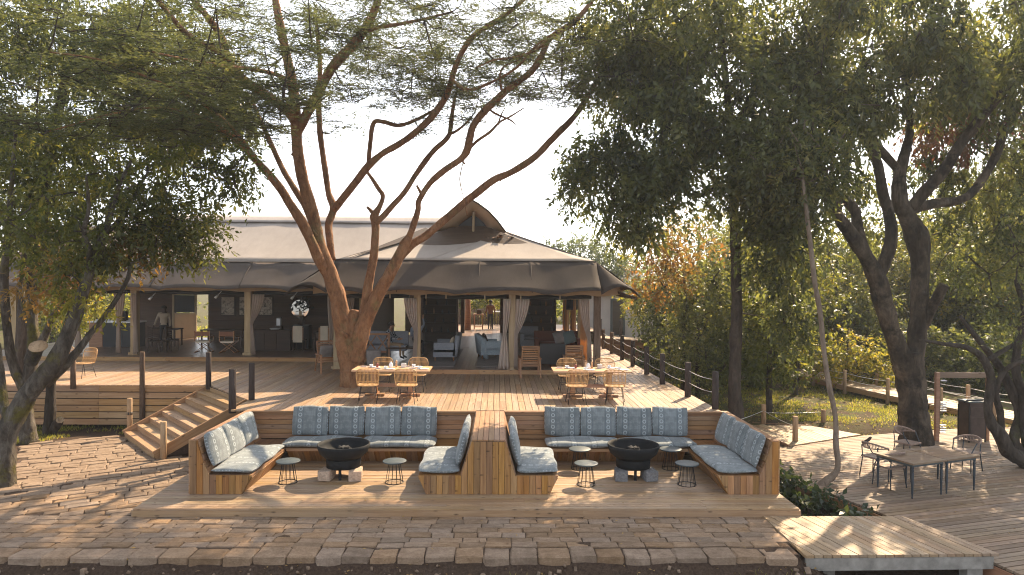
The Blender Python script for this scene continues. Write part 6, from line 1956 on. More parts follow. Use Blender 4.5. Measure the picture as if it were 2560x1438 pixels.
for (x, y, z, r) in plates:
    c = np.array([x, y, z])
    d2 = np.linalg.norm(nodes - c, axis=1); b = nodes[d2.argmin()]
    nodes = np.vstack([nodes, c])
    if d2.min() < 4.5:
        m = (b + c) / 2 + np.array([0, 0, -.15])
        tw.tube([b, m, c], [.022, .016, .009], 4, cap=False)
    nt_ = 9 if y > 17.6 else 7
    for a in range(nt_):
        th = rng.uniform(0, 6.283); ln = r * rng.uniform(.55, 1.1)
        dirv = np.array([math.cos(th), math.sin(th), rng.normal(.02, .10)])
        st0 = c + rng.normal(0, .15, 3) * np.array([1, 1, .5])
        end = st0 + dirv * ln + np.array([0, 0, -.10 * ln])
        tw.tube([st0, (st0 + end) / 2 + np.array([0, 0, .05]), end], [.010, .007, .003], 3, cap=False)
        # side twiglets carrying feathery leaves
        n_f = 15
        t = rng.uniform(.12, 1.05, n_f)[:, None]
        f0 = st0 + (end - st0) * t + rng.normal(0, .05, (n_f, 3))
        perp = np.array([-dirv[1], dirv[0], 0])
        fd = unit(dirv * .7 + perp * rng.choice([-1, 1], (n_f, 1)) * rng.uniform(.4, 1.2, (n_f, 1)) + rng.normal(0, .25, (n_f, 3)) * np.array([1, 1, .6]))
        fl = rng.uniform(.16, .32, n_f)
        per = 7
        tt = np.tile(np.linspace(.15, 1, per), n_f)[:, None]
        bb = np.repeat(f0, per, 0) + np.repeat(fd, per, 0) * tt * np.repeat(fl, per)[:, None]
        sidev = unit(np.cross(np.repeat(fd, per, 0), np.array([0, 0, 1.0])))
        sgn = np.tile(np.where(np.arange(per) % 2 == 0, 1.0, -1.0), n_f)[:, None]
        ld = unit(np.repeat(fd, per, 0) * .35 + sidev * sgn + rng.normal(0, .25, (n_f * per, 3)))
        bb = bb - ld * .03
        lv_all.append(leaf_quads(bb, ld, rng.uniform(.055, .095, n_f * per), .024, unit(np.array([0, 0, 1.0]) + rng.normal(0, .4, (n_f * per, 3)))))
        rn_all.append(np.clip(rng.normal(.45, .2) + rng.random(n_f * per) * .3 - .15, 0, 1))
tag(tw.build('twigs', BARK_G, ac, ws=True), kind='stuff')
crown('crown', ac, np.concatenate(lv_all), AC_LEAF, np.concatenate(rn_all))

# ---------------------------------------------------------------- generic broadleaf trees
BARK_T = bark('pale_mottled_bark', (.03, .023, .018), (.085, .066, .048), (.20, .155, .112), 2.2, (1, 1, .35), moss=(.035, .029, .023), strength=1.0, mossmin=.49)
BARK_L = bark('lichen_bark', (.04, .032, .024), (.11, .09, .07), (.24, .21, .17), 3.5, (1, 1, .4), moss=(.14, .12, .03), strength=1.0, mossmin=.52)
BARK_S = bark('smooth_tan_bark', (.13, .095, .07), (.20, .15, .11), (.27, .21, .16), 3.0, (1, 1, .3), strength=.4)
LEAF_D = leafmat('dark_green_leaf', [(.032, .043, .027), (.070, .086, .046), (.12, .14, .064), (.20, .195, .08)], .55, .42)
LEAF_M = leafmat('mid_green_leaf', [(.042, .054, .024), (.072, .088, .034), (.11, .125, .042), (.19, .17, .05)], .6)
LEAF_Y = leafmat('yellow_green_leaf', [(.07, .085, .022), (.13, .14, .035), (.20, .19, .045), (.30, .23, .06)], .62)
LEAF_O = leafmat('golden_leaf', [(.10, .095, .03), (.17, .135, .04), (.24, .165, .05), (.28, .14, .05)], .55, tcol=(1.7, 1.3, .8))
LEAF_R = leafmat('red_tinged_leaf', [(.06, .065, .03), (.10, .075, .04), (.14, .075, .045), (.17, .08, .05)], .5, tcol=(1.7, 1.2, .9))

def twigs_to(clumps, anchors, parent, mat, r=.02):
    tb = MB()
    A_ = np.array([tuple(a) for a in anchors])
    order = np.array([np.linalg.norm(A_ - c, axis=1).min() for c in clumps]).argsort()
    for c in np.asarray(clumps)[order]:      # each clump hangs on the nearest limb or on an earlier clump
        d = np.linalg.norm(A_ - c, axis=1); b = A_[d.argmin()]
        A_ = np.vstack([A_, c])
        mid = (b + c) / 2 + rng.normal(0, .15, 3) + np.array([0, 0, .1])
        tb.tube([b, mid, c], [r, r * .65, r * .3], 4, cap=False)
    tag(tb.build('branches', mat, parent, ws=True), kind='stuff')

def broadleaf(name, label, base, branches, ells, mat, barkm, leaf=.14, width=.42, n_sprig=16, per=8, droop=.35, crad=(.30, .58), group=None, extra=None):
    """branches: traced limbs; ells: (centre, radii, clumps) volumes of the crown"""
    t_ = thing(name, label, 'tree', base, group=group)
    anchors = []
    for i, (pix, ya, yb) in enumerate(branches):
        pts = trace(pix, ya, yb) if len(pix[0]) == 3 else pix
        limb(pts, t_, barkm, 'trunk' if i == 0 else 'limb', 15, .08)
        anchors += [p for p, r in pts]
    hi = [a for a in anchors if a.z > 2.2] or anchors
    cl = np.concatenate([ell_clumps(c, r, n) for c, r, n in ells])
    twigs_to(cl, hi, t_, barkm)
    V, Rn = sprig_leaves(cl, rng.uniform(*crad, len(cl)), n_sprig, per, leaf, width, droop)
    crown('crown', t_, V, mat, Rn)
    if extra:
        for ee, mm in extra:
            cl = np.concatenate([ell_clumps(c, r, n) for c, r, n in ee])
            V, Rn = sprig_leaves(cl, rng.uniform(*crad, len(cl)), n_sprig, per, leaf, width, droop)
            tag(crown('leaf_cluster', t_, V, mm, Rn), kind='stuff')
    return t_
def at(u, v, Y): return tuple(py(u, v, Y))

# right: straight trunk beside the bench and its heavy dark crown
broadleaf('shade_tree', 'straight dark trunk tree with a heavy drooping crown right of the benches', pz(1838, 1050, -.1),
    [([(1842, 1090, 44), (1840, 1030, 40), (1836, 960, 34), (1838, 880, 31), (1842, 780, 29), (1840, 680, 28), (1836, 560, 26), (1830, 450, 24), (1826, 330, 22), (1815, 200, 18), (1800, 60, 14), (1790, -80, 10)], 19.8, 19.0),
     ([(1832, 470, 16), (1790, 470, 14), (1745, 490, 12), (1690, 470, 10), (1630, 430, 7)], 19.6, 18.6),
     ([(1828, 380, 14), (1760, 300, 12), (1680, 240, 10), (1600, 210, 7), (1540, 190, 5)], 19.4, 18.0),
     ([(1826, 330, 14), (1880, 250, 12), (1940, 180, 9), (2010, 130, 6)], 19.2, 18.2),
     ([(1818, 230, 12), (1740, 120, 10), (1660, 40, 7), (1600, -40, 5)], 19.2, 20.5)],
    [(at(1700, 140, 21.5), (3.6, 1.8, 2.0), 24), (at(1640, 60, 19), (2.6, 2.6, 1.5), 60), (at(1900, 30, 19), (2.6, 2.6, 1.5), 60), (at(1650, 330, 18.6), (1.9, 1.8, 1.3), 52), (at(1545, 430, 18.3), (1.5, 1.3, 1.1), 34), (at(1800, 260, 18.4), (2.0, 1.8, 1.5), 50),
     (at(1960, 250, 18.6), (1.6, 1.7, 1.6), 38), (at(1950, 480, 18.2), (.9, .9, 1.5), 26), (at(1590, 180, 19.5), (1.7, 1.6, 1.2), 30), (at(1700, 470, 18.4), (1.5, 1.2, .7), 16), (at(1900, 420, 18.4), (1.0, 1.0, .8), 14), (at(1590, 540, 18.2), (.7, .7, .6), 12), (at(1925, 600, 18.8), (.7, .8, 1.2), 20), (at(1980, 760, 19.2), (.5, .6, .9), 12)],
    LEAF_D, BARK_G, .19, .42, 19, 8, .45)

# right: the great forked tree
broadleaf('forked_tree', 'great forked tree with thick mottled trunks rising from the lower deck', pz(2283, 1098, Z_L),
    [([(2292, 1150, 92), (2288, 1095, 80), (2284, 1040, 70), (2278, 980, 68), (2270, 920, 74), (2268, 880, 70)], 18.9, 18.9),
     ([(2262, 920, 52), (2238, 850, 46), (2215, 780, 48), (2192, 700, 50), (2170, 655, 40), (2130, 590, 34), (2095, 540, 30), (2088, 510, 26), (2062, 480, 24), (2045, 470, 18)], 18.9, 18.2),
     ([(2180, 670, 30), (2150, 600, 30), (2142, 560, 28), (2135, 525, 28), (2105, 495, 27), (2075, 470, 22), (2040, 440, 14)], 18.9, 19.8),
     ([(2196, 690, 36), (2218, 640, 34), (2228, 590, 30), (2222, 540, 28), (2205, 470, 28), (2190, 400, 24), (2150, 330, 22), (2100, 280, 16), (2060, 200, 10)], 18.9, 18.5),
     ([(2285, 930, 46), (2290, 860, 46), (2295, 780, 44), (2300, 700, 44), (2300, 640, 48), (2292, 590, 62), (2268, 545, 46), (2250, 500, 40), (2247, 440, 34), (2262, 380, 26), (2275, 320, 20), (2270, 230, 14), (2260, 120, 9)], 19.0, 19.0),
     ([(2250, 430, 24), (2205, 380, 22), (2165, 330, 20), (2120, 300, 14)], 19.0, 18.0),
     ([(2280, 520, 36), (2310, 480, 32), (2350, 440, 28), (2395, 370, 28), (2440, 310, 27), (2490, 250, 24), (2540, 190, 18), (2600, 120, 12)], 19.0, 18.0),
     ([(2275, 525, 30), (2330, 510, 26), (2400, 500, 24), (2440, 470, 22), (2490, 390, 22), (2515, 310, 22), (2550, 260, 18), (2600, 220, 12)], 19.0, 19.8),
     ([(2300, 830, 26), (2325, 780, 26), (2345, 740, 28), (2362, 712, 24)], 19.0, 18.6)],
    [(at(2300, 100, 23), (5.5, 3.0, 2.2), 44), (at(2150, 60, 18.4), (2.6, 2.4, 1.4), 58), (at(2400, 60, 18), (2.6, 2.4, 1.4), 56), (at(2250, 190, 18), (2.3, 2.0, 1.1), 44), (at(2480, 190, 18.6), (1.9, 2, 1.2), 34), (at(2080, 260, 18), (1.5, 1.5, 1.4), 34), (at(2050, 400, 17.8), (1.0, 1.1, 1.2), 22), (at(2580, 60, 18), (1.6, 2.0, 1.6), 22), (at(2560, 250, 22), (2.2, 2.0, 1.8), 34), (at(2640, 380, 24), (2.6, 2.2, 2.4), 40), (at(2800, 100, 24), (3.5, 3, 2.5), 40), ((16.8, 21.6, 9.3), (3.2, 2.4, 2.4), 74), ((20.5, 20, 9), (3, 2.6, 2.4), 50), (at(2000, 520, 17.6), (.5, .6, .9), 9), (at(2010, 640, 17.6), (.35, .5, .6), 5), (at(2430, 600, 22), (1.8, 1.2, 1.7), 34), (at(2540, 500, 21.5), (1.5, 1.2, 1.5), 26), (at(2150, 520, 22.5), (1.0, 1.0, 1.3), 18), (at(2330, 420, 22.5), (1.2, 1.0, .9), 12)],
    LEAF_D, BARK_T, .22, .34, 13, 8, .6, extra=[([(at(2400, 330, 20.5), (1.6, 1.4, .8), 16)], LEAF_R)])
tag(bpy.data.objects['forked_tree'])
# sawn end of the broken limb
# slender leaning sapling trunk at the edge of the lower deck
broadleaf('slender_tree', 'slender bare leaning trunk with a crooked foot beside the lower deck', pz(2040, 1215, -.5),
    [([(2030, 1240, 34), (2062, 1205, 22), (2082, 1190, 18), (2095, 1165, 16), (2090, 1110, 15), (2088, 1040, 14), (2070, 950, 14), (2058, 860, 13), (2050, 780, 13), (2036, 700, 13), (2025, 600, 12), (2013, 500, 10), (2008, 450, 7)], 14.9, 16.2)],
    [(at(1990, 400, 16.6), (1.2, .8, 1.1), 34)], LEAF_D, BARK_S, .16, .4, 20, 8)
# twisted multi-stem tree at the right edge
broadleaf('twisted_tree', 'twisted many-stemmed dark tree at the far right of the lower deck', pz(2545, 1150, Z_L),
    [([(2600, 1190, 50), (2560, 1150, 46), (2525, 1130, 38), (2500, 1085, 34), (2480, 1060, 26), (2470, 1020, 22), (2478, 950, 22), (2460, 900, 20), (2420, 870, 16), (2360, 860, 11), (2300, 850, 6)], 16.4, 16.0),
     ([(2560, 1140, 30), (2535, 1100, 28), (2550, 1040, 26), (2530, 980, 24), (2500, 920, 22), (2470, 880, 18), (2430, 830, 14), (2400, 790, 9)], 16.4, 16.9),
     ([(2575, 1150, 30), (2565, 1080, 28), (2560, 1000, 24), (2540, 930, 22), (2545, 860, 20), (2560, 780, 16), (2540, 700, 11)], 16.4, 16.2),
     ([(2505, 1090, 16), (2500, 1030, 18), (2490, 985, 16), (2510, 930, 14), (2560, 900, 12), (2620, 880, 10)], 16.4, 15.8),
     ([(2470, 900, 12), (2520, 870, 12), (2580, 840, 10)], 16.2, 16.6)],
    [(at(2560, 720, 16.5), (1.0, 1.2, 1.1), 20), (at(2600, 560, 16.5), (.9, 1.2, 1.0), 14)], LEAF_D, BARK_G, .13, .4, 14, 8)

# left: leaning lichen-covered trees by the steps
broadleaf('lichen_tree', 'leaning lichen covered tree at the left edge in front of the steps', pz(15, 1212, 0),
    [([(10, 1240, 62), (14, 1200, 50), (12, 1120, 46), (22, 1070, 50), (60, 1000, 52), (100, 950, 50), (135, 910, 46), (165, 850, 38), (190, 790, 34), (212, 720, 26), (235, 650, 22), (262, 580, 20), (280, 520, 15), (300, 460, 10), (330, 400, 6)], 14.4, 15.2),
     ([(112, 960, 30), (160, 915, 26), (200, 870, 20), (225, 835, 16), (255, 800, 14), (290, 750, 12), (318, 700, 11), (330, 660, 9), (350, 648, 7), (385, 640, 5)], 14.9, 15.8),
     ([(325, 690, 6), (322, 650, 6), (330, 600, 4)], 15.6, 15.9),
     ([(232, 660, 16), (250, 600, 15), (290, 560, 12), (330, 500, 9), (370, 430, 6)], 15.1, 16.2),
     ([(215, 720, 18), (225, 640, 15), (210, 580, 12), (222, 520, 9), (215, 440, 6)], 15.1, 14.2),
     ([(76, 905, 34), (88, 878, 34), (94, 866, 34)], 14.8, 14.6),
     ([(30, 1060, 26), (8, 1010, 26), (0, 940, 24), (-10, 860, 22)], 14.5, 14.9)],
    [(at(200, 560, 15.5), (1.7, 1.3, 1.0), 30), (at(300, 500, 16), (1.5, 1.3, .9), 26), (at(430, 560, 16.2), (.95, .8, .7), 24), (at(480, 590, 16.2), (.5, .5, .35), 8), (at(500, 410, 16.4), (1.1, .9, .5), 14), (at(580, 440, 16.4), (.5, .5, .45), 8), (at(190, 650, 15.2), (.7, .6, .5), 8)],
    LEAF_M, BARK_L, .15, .42, 13, 8, .4, extra=[([(at(210, 735, 15.0), (.22, .2, .22), 4)], LEAF_Y), ([(at(130, 700, 16.4), (.9, .7, .35), 9), (at(360, 600, 16.6), (.9, .6, .4), 9)], LEAF_O)])
o = MB().lathe([(.0, 0), (.165, 0), (.175, -.03)], 20, close=False).build('sawn_end', POST_P, bpy.data.objects['lichen_tree'], ws=True)
pp = py(95, 864, 14.5); o.matrix_basis = Matrix.Translation(pp) @ Matrix.Rotation(R_(35), 4, 'X') @ Matrix.Rotation(R_(12), 4, 'Y')
broadleaf('mossy_tree', 'upright mossy tree with pale stems behind the leaning tree on the left', pz(72, 1095, 0),
    [([(75, 1110, 44), (68, 1060, 36), (62, 1000, 34), (75, 930, 32), (85, 860, 30), (80, 790, 26), (95, 700, 20), (110, 620, 16), (120, 500, 12), (115, 400, 8)], 18.2, 18.6),
     ([(80, 900, 22), (112, 840, 20), (135, 790, 18), (160, 740, 14), (150, 670, 11), (160, 590, 8)], 18.3, 18.0),
     ([(60, 980, 22), (30, 900, 24), (18, 820, 22), (10, 700, 20), (20, 580, 16), (30, 450, 12), (40, 330, 8)], 18.2, 17.5),
     ([(82, 830, 16), (55, 740, 14), (60, 640, 12), (75, 540, 9), (70, 430, 6)], 18.4, 19.4)],
    [(at(60, 420, 18.5), (2.2, 1.8, 1.5), 40), (at(200, 400, 18.5), (2.0, 1.6, 1.0), 32), (at(40, 600, 18.2), (1.3, 1.2, .9), 18), (at(330, 420, 18.8), (1.5, 1.2, .8), 18)],
    LEAF_M, BARK_L, .16, .42, 13, 8, .4)
broadleaf('stump_tree', 'short dark trunk with a cut stump at its foot before the deck face', pz(120, 1085, 0),
    [([(122, 1095, 34), (124, 1050, 28), (126, 1000, 25), (128, 950, 24), (135, 900, 22), (150, 860, 18), (170, 800, 14), (190, 720, 10), (215, 640, 7)], 19.2, 18.8),
     ([(130, 1080, 22), (142, 1062, 22), (150, 1050, 20)], 19.2, 18.9)],
    [(at(230, 600, 18.6), (1.0, .8, .7), 12)], LEAF_M, BARK_G, .16, .42, 12, 8, .4)
# big dark crown high on the left, behind the acacia
broadleaf('dark_tree', 'tall dark leafy tree filling the upper left behind the acacia sprays', (-15.5, 22.5, 0),
    [([(Vector((-15.5, 22.5, -.2)), .3), (Vector((-15.2, 22.3, 3)), .24), (Vector((-14.6, 22, 6)), .2), (Vector((-13.8, 21.6, 9)), .14), (Vector((-13, 21.2, 11.5)), .08)], 0, 0),
     ([(Vector((-15.0, 22.2, 4)), .14), (Vector((-13, 21.5, 6.4)), .1), (Vector((-10.5, 21, 8)), .06)], 0, 0),
     ([(Vector((-14.8, 22.1, 5)), .14), (Vector((-16.5, 21.5, 7.5)), .1), (Vector((-17.5, 21, 9.5)), .06)], 0, 0)],
    [(at(150, 230, 21.5), (3.4, 2.4, 1.9), 70), (at(60, 60, 21.5), (3.4, 2.4, 1.6), 50), (at(380, 120, 21.5), (2.6, 2.0, 1.5), 44), (at(560, 270, 21.8), (1.2, 1.2, .9), 22), (at(420, 300, 21.5), (1.9, 1.5, .9), 26), (at(30, 420, 21.5), (1.6, 1.6, 1.3), 22)],
    LEAF_D, BARK_G, .18, .42, 24, 8, .4)

# ---------------------------------------------------------------- background trees and shrubs
def bg_tree(name, label, x, y, h, ells, mat, leaf=.22, trunk=.18, n_sprig=12, per=7, crad=(.6, 1.0), group=None, lean=(0, 0), flat=1.0):
    t_ = thing(name, label, 'tree' if h > 3 else 'bush', (x, y, float(terrain(np.array(x), np.array(y)))), group=group)
    z0 = t_.location.z
    tr = [(Vector((x, y, z0 - .2)), trunk), (Vector((x + lean[0] * .4, y + lean[1] * .4, z0 + h * .3)), trunk * .8), (Vector((x + lean[0], y + lean[1], z0 + h * .75)), trunk * .4)]
    limb(tr, t_, BARK_G, 'trunk', 8, .06)
    cl = np.concatenate([ell_clumps((x + c[0], y + c[1], z0 + c[2]), r, n, .35) for c, r, n in ells])
    twigs_to(cl[:: 2], [p for p, r in tr[1:]], t_, BARK_G, .025)
    V, Rn = sprig_leaves(cl, rng.uniform(*crad, len(cl)), n_sprig, per, leaf, .45, .3, flat)
    crown('crown', t_, V, mat, Rn)
    return t_
GB = 'trees beyond the decks'
def thicket(label, u, Y, h, w, mat, n=70):
    x = py(u, 800, Y).x
    bg_tree('thicket_tree', label, x, Y, h, [((0, 0, h * .55), (w, 1.6, h * .42), n), ((0, -.2, h * .18), (w * .9, 1.2, h * .18), n // 3)], mat, .21, .15, 14, 8, (.45, .8), GB)
def bgp(u, Y): return py(u, 800, Y).x
# orange-leaved tree and dark undergrowth behind the deck on the right
bg_tree('orange_tree', 'small tree with golden and yellow leaves behind the rope posts', bgp(1710, 25), 25, 6.2, [((-.3, 0, 5.6), (1.7, 1.2, 1.2), 26), ((-.8, 0, 4.6), (1.3, 1.0, .8), 16)], LEAF_O, .17, .10, 12, 7, (.4, .7), GB)
bg_tree('undergrowth_tree', 'dense dark green shrub between the rope posts and the dark trunk', bgp(1745, 24), 24, 4.2, [((0, 0, 2.3), (1.5, 1.3, 1.9), 52), ((.4, 0, 4.0), (1.3, 1.1, 1.1), 24)], LEAF_D, .16, .10, 14, 8, (.45, .7), GB)
bg_tree('undergrowth_tree', 'dense dark shrub just right of the straight dark trunk', bgp(1925, 23), 23, 4.4, [((0, 0, 2.6), (1.2, 1.2, 1.8), 40), ((.2, 0, 4.6), (1.1, 1.0, 1.2), 24)], LEAF_M, .16, .12, 14, 8, (.45, .7), GB)
bg_tree('undergrowth_tree', 'brown green tree mass above the landing posts', bgp(1990, 27), 27, 6.5, [((0, 0, 4.3), (1.9, 1.4, 1.9), 44), ((-1.8, 0, 5.4), (1.5, 1.2, 1.3), 24)], LEAF_M, .19, .12, 12, 8, (.5, .8), GB)
bg_tree('sunlit_bush', 'bright yellow green bush leaning over the boardwalk', bgp(2120, 28.5), 28.5, 2.6, [((0, 0, 1.3), (1.5, 1.1, 1.0), 34), ((1.1, -.6, .8), (.9, .8, .6), 14)], LEAF_Y, .18, .07, 12, 7, (.35, .6), GB)
bg_tree('sunlit_bush', 'low sunlit bush left of the boardwalk end', bgp(2010, 29), 29.5, 2.4, [((0, 0, 1.6), (1.0, 1.0, 1.0), 20)], LEAF_Y, .18, .06, 12, 7, (.35, .6), GB)
bg_tree('grey_acacia', 'grey green feathery tree behind the right end of the tent roof', bgp(1450, 48), 48, 8.4, [((0, 0, 6.0), (3.2, 2.2, 1.7), 56), ((2.6, 0, 4.6), (2.4, 1.8, 1.6), 36)], leafmat('hazy_leaf', [(.075, .10, .075), (.10, .13, .085), (.14, .16, .09)], .4), .24, .2, 12, 8, (.7, 1.1), GB, flat=.7)
bg_tree('grey_acacia', 'pale shrub tree beyond the small house', bgp(1590, 54), 54, 7.4, [((0, 0, 5.0), (2.0, 1.8, 1.4), 34)], LEAF_M, .22, .16, 12, 8, (.6, .9), GB)
bg_tree('round_tree', 'round leafed green tree right of the small house', bgp(1640, 40), 40, 4.4, [((0, 0, 3.3), (1.9, 1.6, 1.1), 40)], LEAF_Y, .2, .16, 12, 8, (.5, .8), GB)
bg_tree('round_tree', 'green tree behind the raised walkway posts', bgp(1775, 41), 41, 5.6, [((0, 0, 3.8), (2.2, 1.8, 2.2), 56)], LEAF_M, .22, .18, 12, 8, (.6, .9), GB)
words = ['tall at the right edge behind the forked limbs', 'pale behind the great fork, high up', 'left of the forked trunk', 'seen between the forked trunks', 'right of the forked trunk', 'behind the timber frame', 'behind the twisted tree', 'at the right edge of the picture', 'above the boardwalk bend', 'over the end of the boardwalk', 'high behind the forked tree', 'at the far right behind the frame']
for i, (u, Y, h, m_) in enumerate(((2520, 33, 10.5, LEAF_Y), (2420, 42, 13, LEAF_Y), (2070, 36, 8.5, LEAF_M), (2230, 38, 9, LEAF_Y), (2390, 36, 9, LEAF_M), (2350, 38, 6.2, LEAF_D), (2480, 37, 7.2, LEAF_D), (2600, 31, 8.5, LEAF_M), (2170, 33, 4.8, LEAF_M), (2010, 40, 8, LEAF_Y), (2300, 46, 11, LEAF_Y), (2540, 40, 11, LEAF_M))):
    bg_tree('forest_tree', 'leafy forest tree %s' % words[i], bgp(u, Y), Y, h, [((0, 0, h * .55), (h * .36, h * .28, h * .38), int(30 + h * 5)), ((h * .12, 0, h * .2), (h * .33, .9, h * .18), 26)], m_, .22, .16, 12, 7, (.6, 1.0), GB)
bg_tree('forest_tree', 'tall bushy tree through the gap left of the tent', bgp(130, 44), 44, 6, [((0, 0, 2.8), (3.4, 2, 2.4), 60)], LEAF_M, .25, .2, 12, 8, (.6, 1.0), GB)
bg_tree('forest_tree', 'sunlit layered shrub behind the bar in the left bay', bgp(240, 40), 40, 4, [((0, 0, 2.4), (2.4, 1.6, 1.6), 40)], LEAF_Y, .22, .15, 12, 8, (.5, .9), GB)
bg_tree('forest_tree', 'dark tree behind the left end of the tent', bgp(330, 50), 50, 6, [((0, 0, 3), (3.5, 2, 2.6), 50)], LEAF_D, .26, .2, 12, 8, (.7, 1.0), GB)
bg_tree('forest_tree', 'leafy tree at the far left behind the mossy stems', bgp(30, 38), 38, 8, [((0, 0, 4), (3.4, 2, 3.2), 70)], LEAF_M, .24, .2, 12, 8, (.6, 1.0), GB)
bg_tree('forest_tree', 'sunny tree framed by the tent passage', bgp(1215, 52), 52, 7, [((0, 0, 3.4), (3.6, 1.5, 2.8), 74)], LEAF_Y, .26, .2, 12, 8, (.6, 1.0), GB)
bg_tree('forest_tree', 'dark tree on the left of the tent passage view', bgp(1150, 50), 50, 6, [((0, 0, 3.0), (2.4, 1.5, 2.4), 40)], LEAF_M, .26, .2, 12, 8, (.6, 1.0), GB)
thicket('deep green thicket behind the straight dark trunk', 1830, 29, 7.0, 2.4, LEAF_D, 90)
thicket('deep green thicket left of the golden tree', 1672, 33, 5.4, 1.5, LEAF_D, 70)
thicket('shaded thicket between slender stem and great fork', 2090, 37, 7.4, 2.2, LEAF_D, 70)
thicket('shaded thicket filling the view right of the great fork', 2420, 35, 7.6, 2.8, LEAF_D, 80)
thicket('shaded thicket beyond the boardwalk behind the smoker', 2560, 34, 9.0, 2.6, LEAF_D, 80)
thicket('tall mixed thicket behind the great fork', 2280, 39, 9.4, 3.0, LEAF_M, 90)
thicket('tall mixed thicket above the landing', 1950, 34, 8.0, 2.4, LEAF_M, 80)
thicket('high leafy thicket between the limbs of the great fork', 2480, 40, 12.5, 3.4, LEAF_M, 110)
thicket('tall yellow green thicket above the raised walkway', 1745, 39, 9.6, 2.8, LEAF_Y, 90)
thicket('tall yellow green thicket between dark trunk and slender stem', 1900, 41, 10.5, 2.8, LEAF_Y, 90)
thicket('low shaded shrub right behind the boardwalk', 2330, 30, 2.6, 1.8, LEAF_D, 40)
thicket('low shaded shrub behind the boardwalk at the right edge', 2530, 27, 2.8, 1.8, LEAF_D, 40)
# far wood that closes the view: one mass
fw = []
fr_ = []
for k in range(150):
    u = rng.uniform(-200, 2760)
    if 420 < u < 1120: continue
    Y = rng.uniform(58, 80)
    hgt = 5.0 if u > 1900 or u < 300 else 3.2
    if u > 2000: hgt = 8
    c = np.array(tuple(py(u, 700, Y)))
    cl = ell_clumps((c[0], Y, hgt * .5), (3.2, 2.5, hgt * .6), 12, .3)
    V, Rn = sprig_leaves(cl, rng.uniform(.9, 1.5, len(cl)), 9, 7, .42, .5, .3)
    fw.append(V); fr_.append(Rn)
o = crown('far_wood', None, np.concatenate(fw), LEAF_M, np.concatenate(fr_))
tag(o, 'distant belt of trees closing the view', 'trees', None, 'stuff')

# ---------------------------------------------------------------- grass, weeds, litter
GRASS = leafmat('grass_blade', [(.10, .12, .025), (.17, .19, .045), (.25, .25, .07), (.30, .25, .12)], .6)
def grass(name, label, n, fx, fy, hmin, hmax, keep=None, w=.02):
    x = rng.uniform(fx[0], fx[1], n); y = rng.uniform(fy[0], fy[1], n)
    k = np.ones(n, bool) if keep is None else keep(x, y)
    x, y = x[k], y[k]
    b = np.stack([x, y, terrain(x, y) - .01], 1)
    d = unit(np.stack([rng.normal(0, .45, len(x)), rng.normal(0, .45, len(x)), np.ones(len(x))], 1))
    hgt = rng.uniform(hmin, hmax, len(x))
    return tag(crown(name, None, leaf_quads(b, d, hgt, w), GRASS), label, 'grass', None, 'stuff')
def patchy(x, y):
    s = np.sin(x * 1.9 + 1) + np.sin(y * 2.3 + x * .7) + .8 * np.sin(x * 5.1 - y * 3.7) + .5 * np.sin(7 * y + 2 * x)
    return s + rng.normal(0, .5, len(x)) > -.1
grass('lawn_grass', 'sunlit short grass of the lawn between deck and boardwalk', 60000, (5.6, 17), (19.6, 34), .04, .13, lambda x, y: patchy(x, y) & (x > 5.55) & ~((x > 7.6) & (x < 10.8) & (y < 21.5)) & (y > 19.3 + (x - 10) * .27), .018)
grass('verge_grass', 'grass and weeds at the foot of the left deck', 9000, (-14, -9.5), (17.6, 20.6), .04, .16, lambda x, y: patchy(x, y) & (y > 18.25 + (x + 12) * .6) & (y < 20.3), .014)
grass('fore_grass', 'small grass tufts along the front edge of the terrace', 2600, (-2, 9), (9.6, 10.55), .03, .12, lambda x, y: (np.sin(x * 3.3) + np.sin(x * 1.27 + 2) + rng.normal(0, .5, len(x)) > .9), .012)
grass('far_grass', 'rough grass behind the tent', 26000, (-26, -16), (34, 60), .1, .4, patchy, .05)
# leafy weeds in the gap between bench and lower deck
WEED = leafmat('broad_weed_leaf', [(.02, .035, .02), (.035, .055, .028), (.06, .08, .035)], .35, .4)
wl_names = ['nearest the bench end', 'in the middle of the gap', 'beside the slender trunk foot', 'under the lower deck edge']
for i, (x, y, n_, h) in enumerate(((5.95, 14.7, 15, .95), (6.35, 14.3, 15, .75), (6.75, 14.0, 12, .7), (7.0, 13.2, 10, .45))):
    t_ = thing('leafy_weed', 'leafy dark green weed %s' % wl_names[i], 'plant', (x, y, -.6), group='weeds beside the benches')
    cl = np.stack([x + rng.normal(0, .2, n_), y + rng.normal(0, .22, n_), -.6 + h * rng.uniform(.25, 1.0, n_)], 1)
    V, Rn = sprig_leaves(cl, .12, 4, 5, .15, .6, .2, 1, .2)
    crown('leaves', t_, V, WEED, Rn)
    sb = MB()
    for c in cl[::3]: sb.tube([(x + rng.normal(0, .06), y + rng.normal(0, .06), -.64), ((x + c[0]) / 2, (y + c[1]) / 2, (c[2] - .5) / 2), c], .006, 4, cap=False)
    sb.build('stems', BARK_G, t_, ws=True)
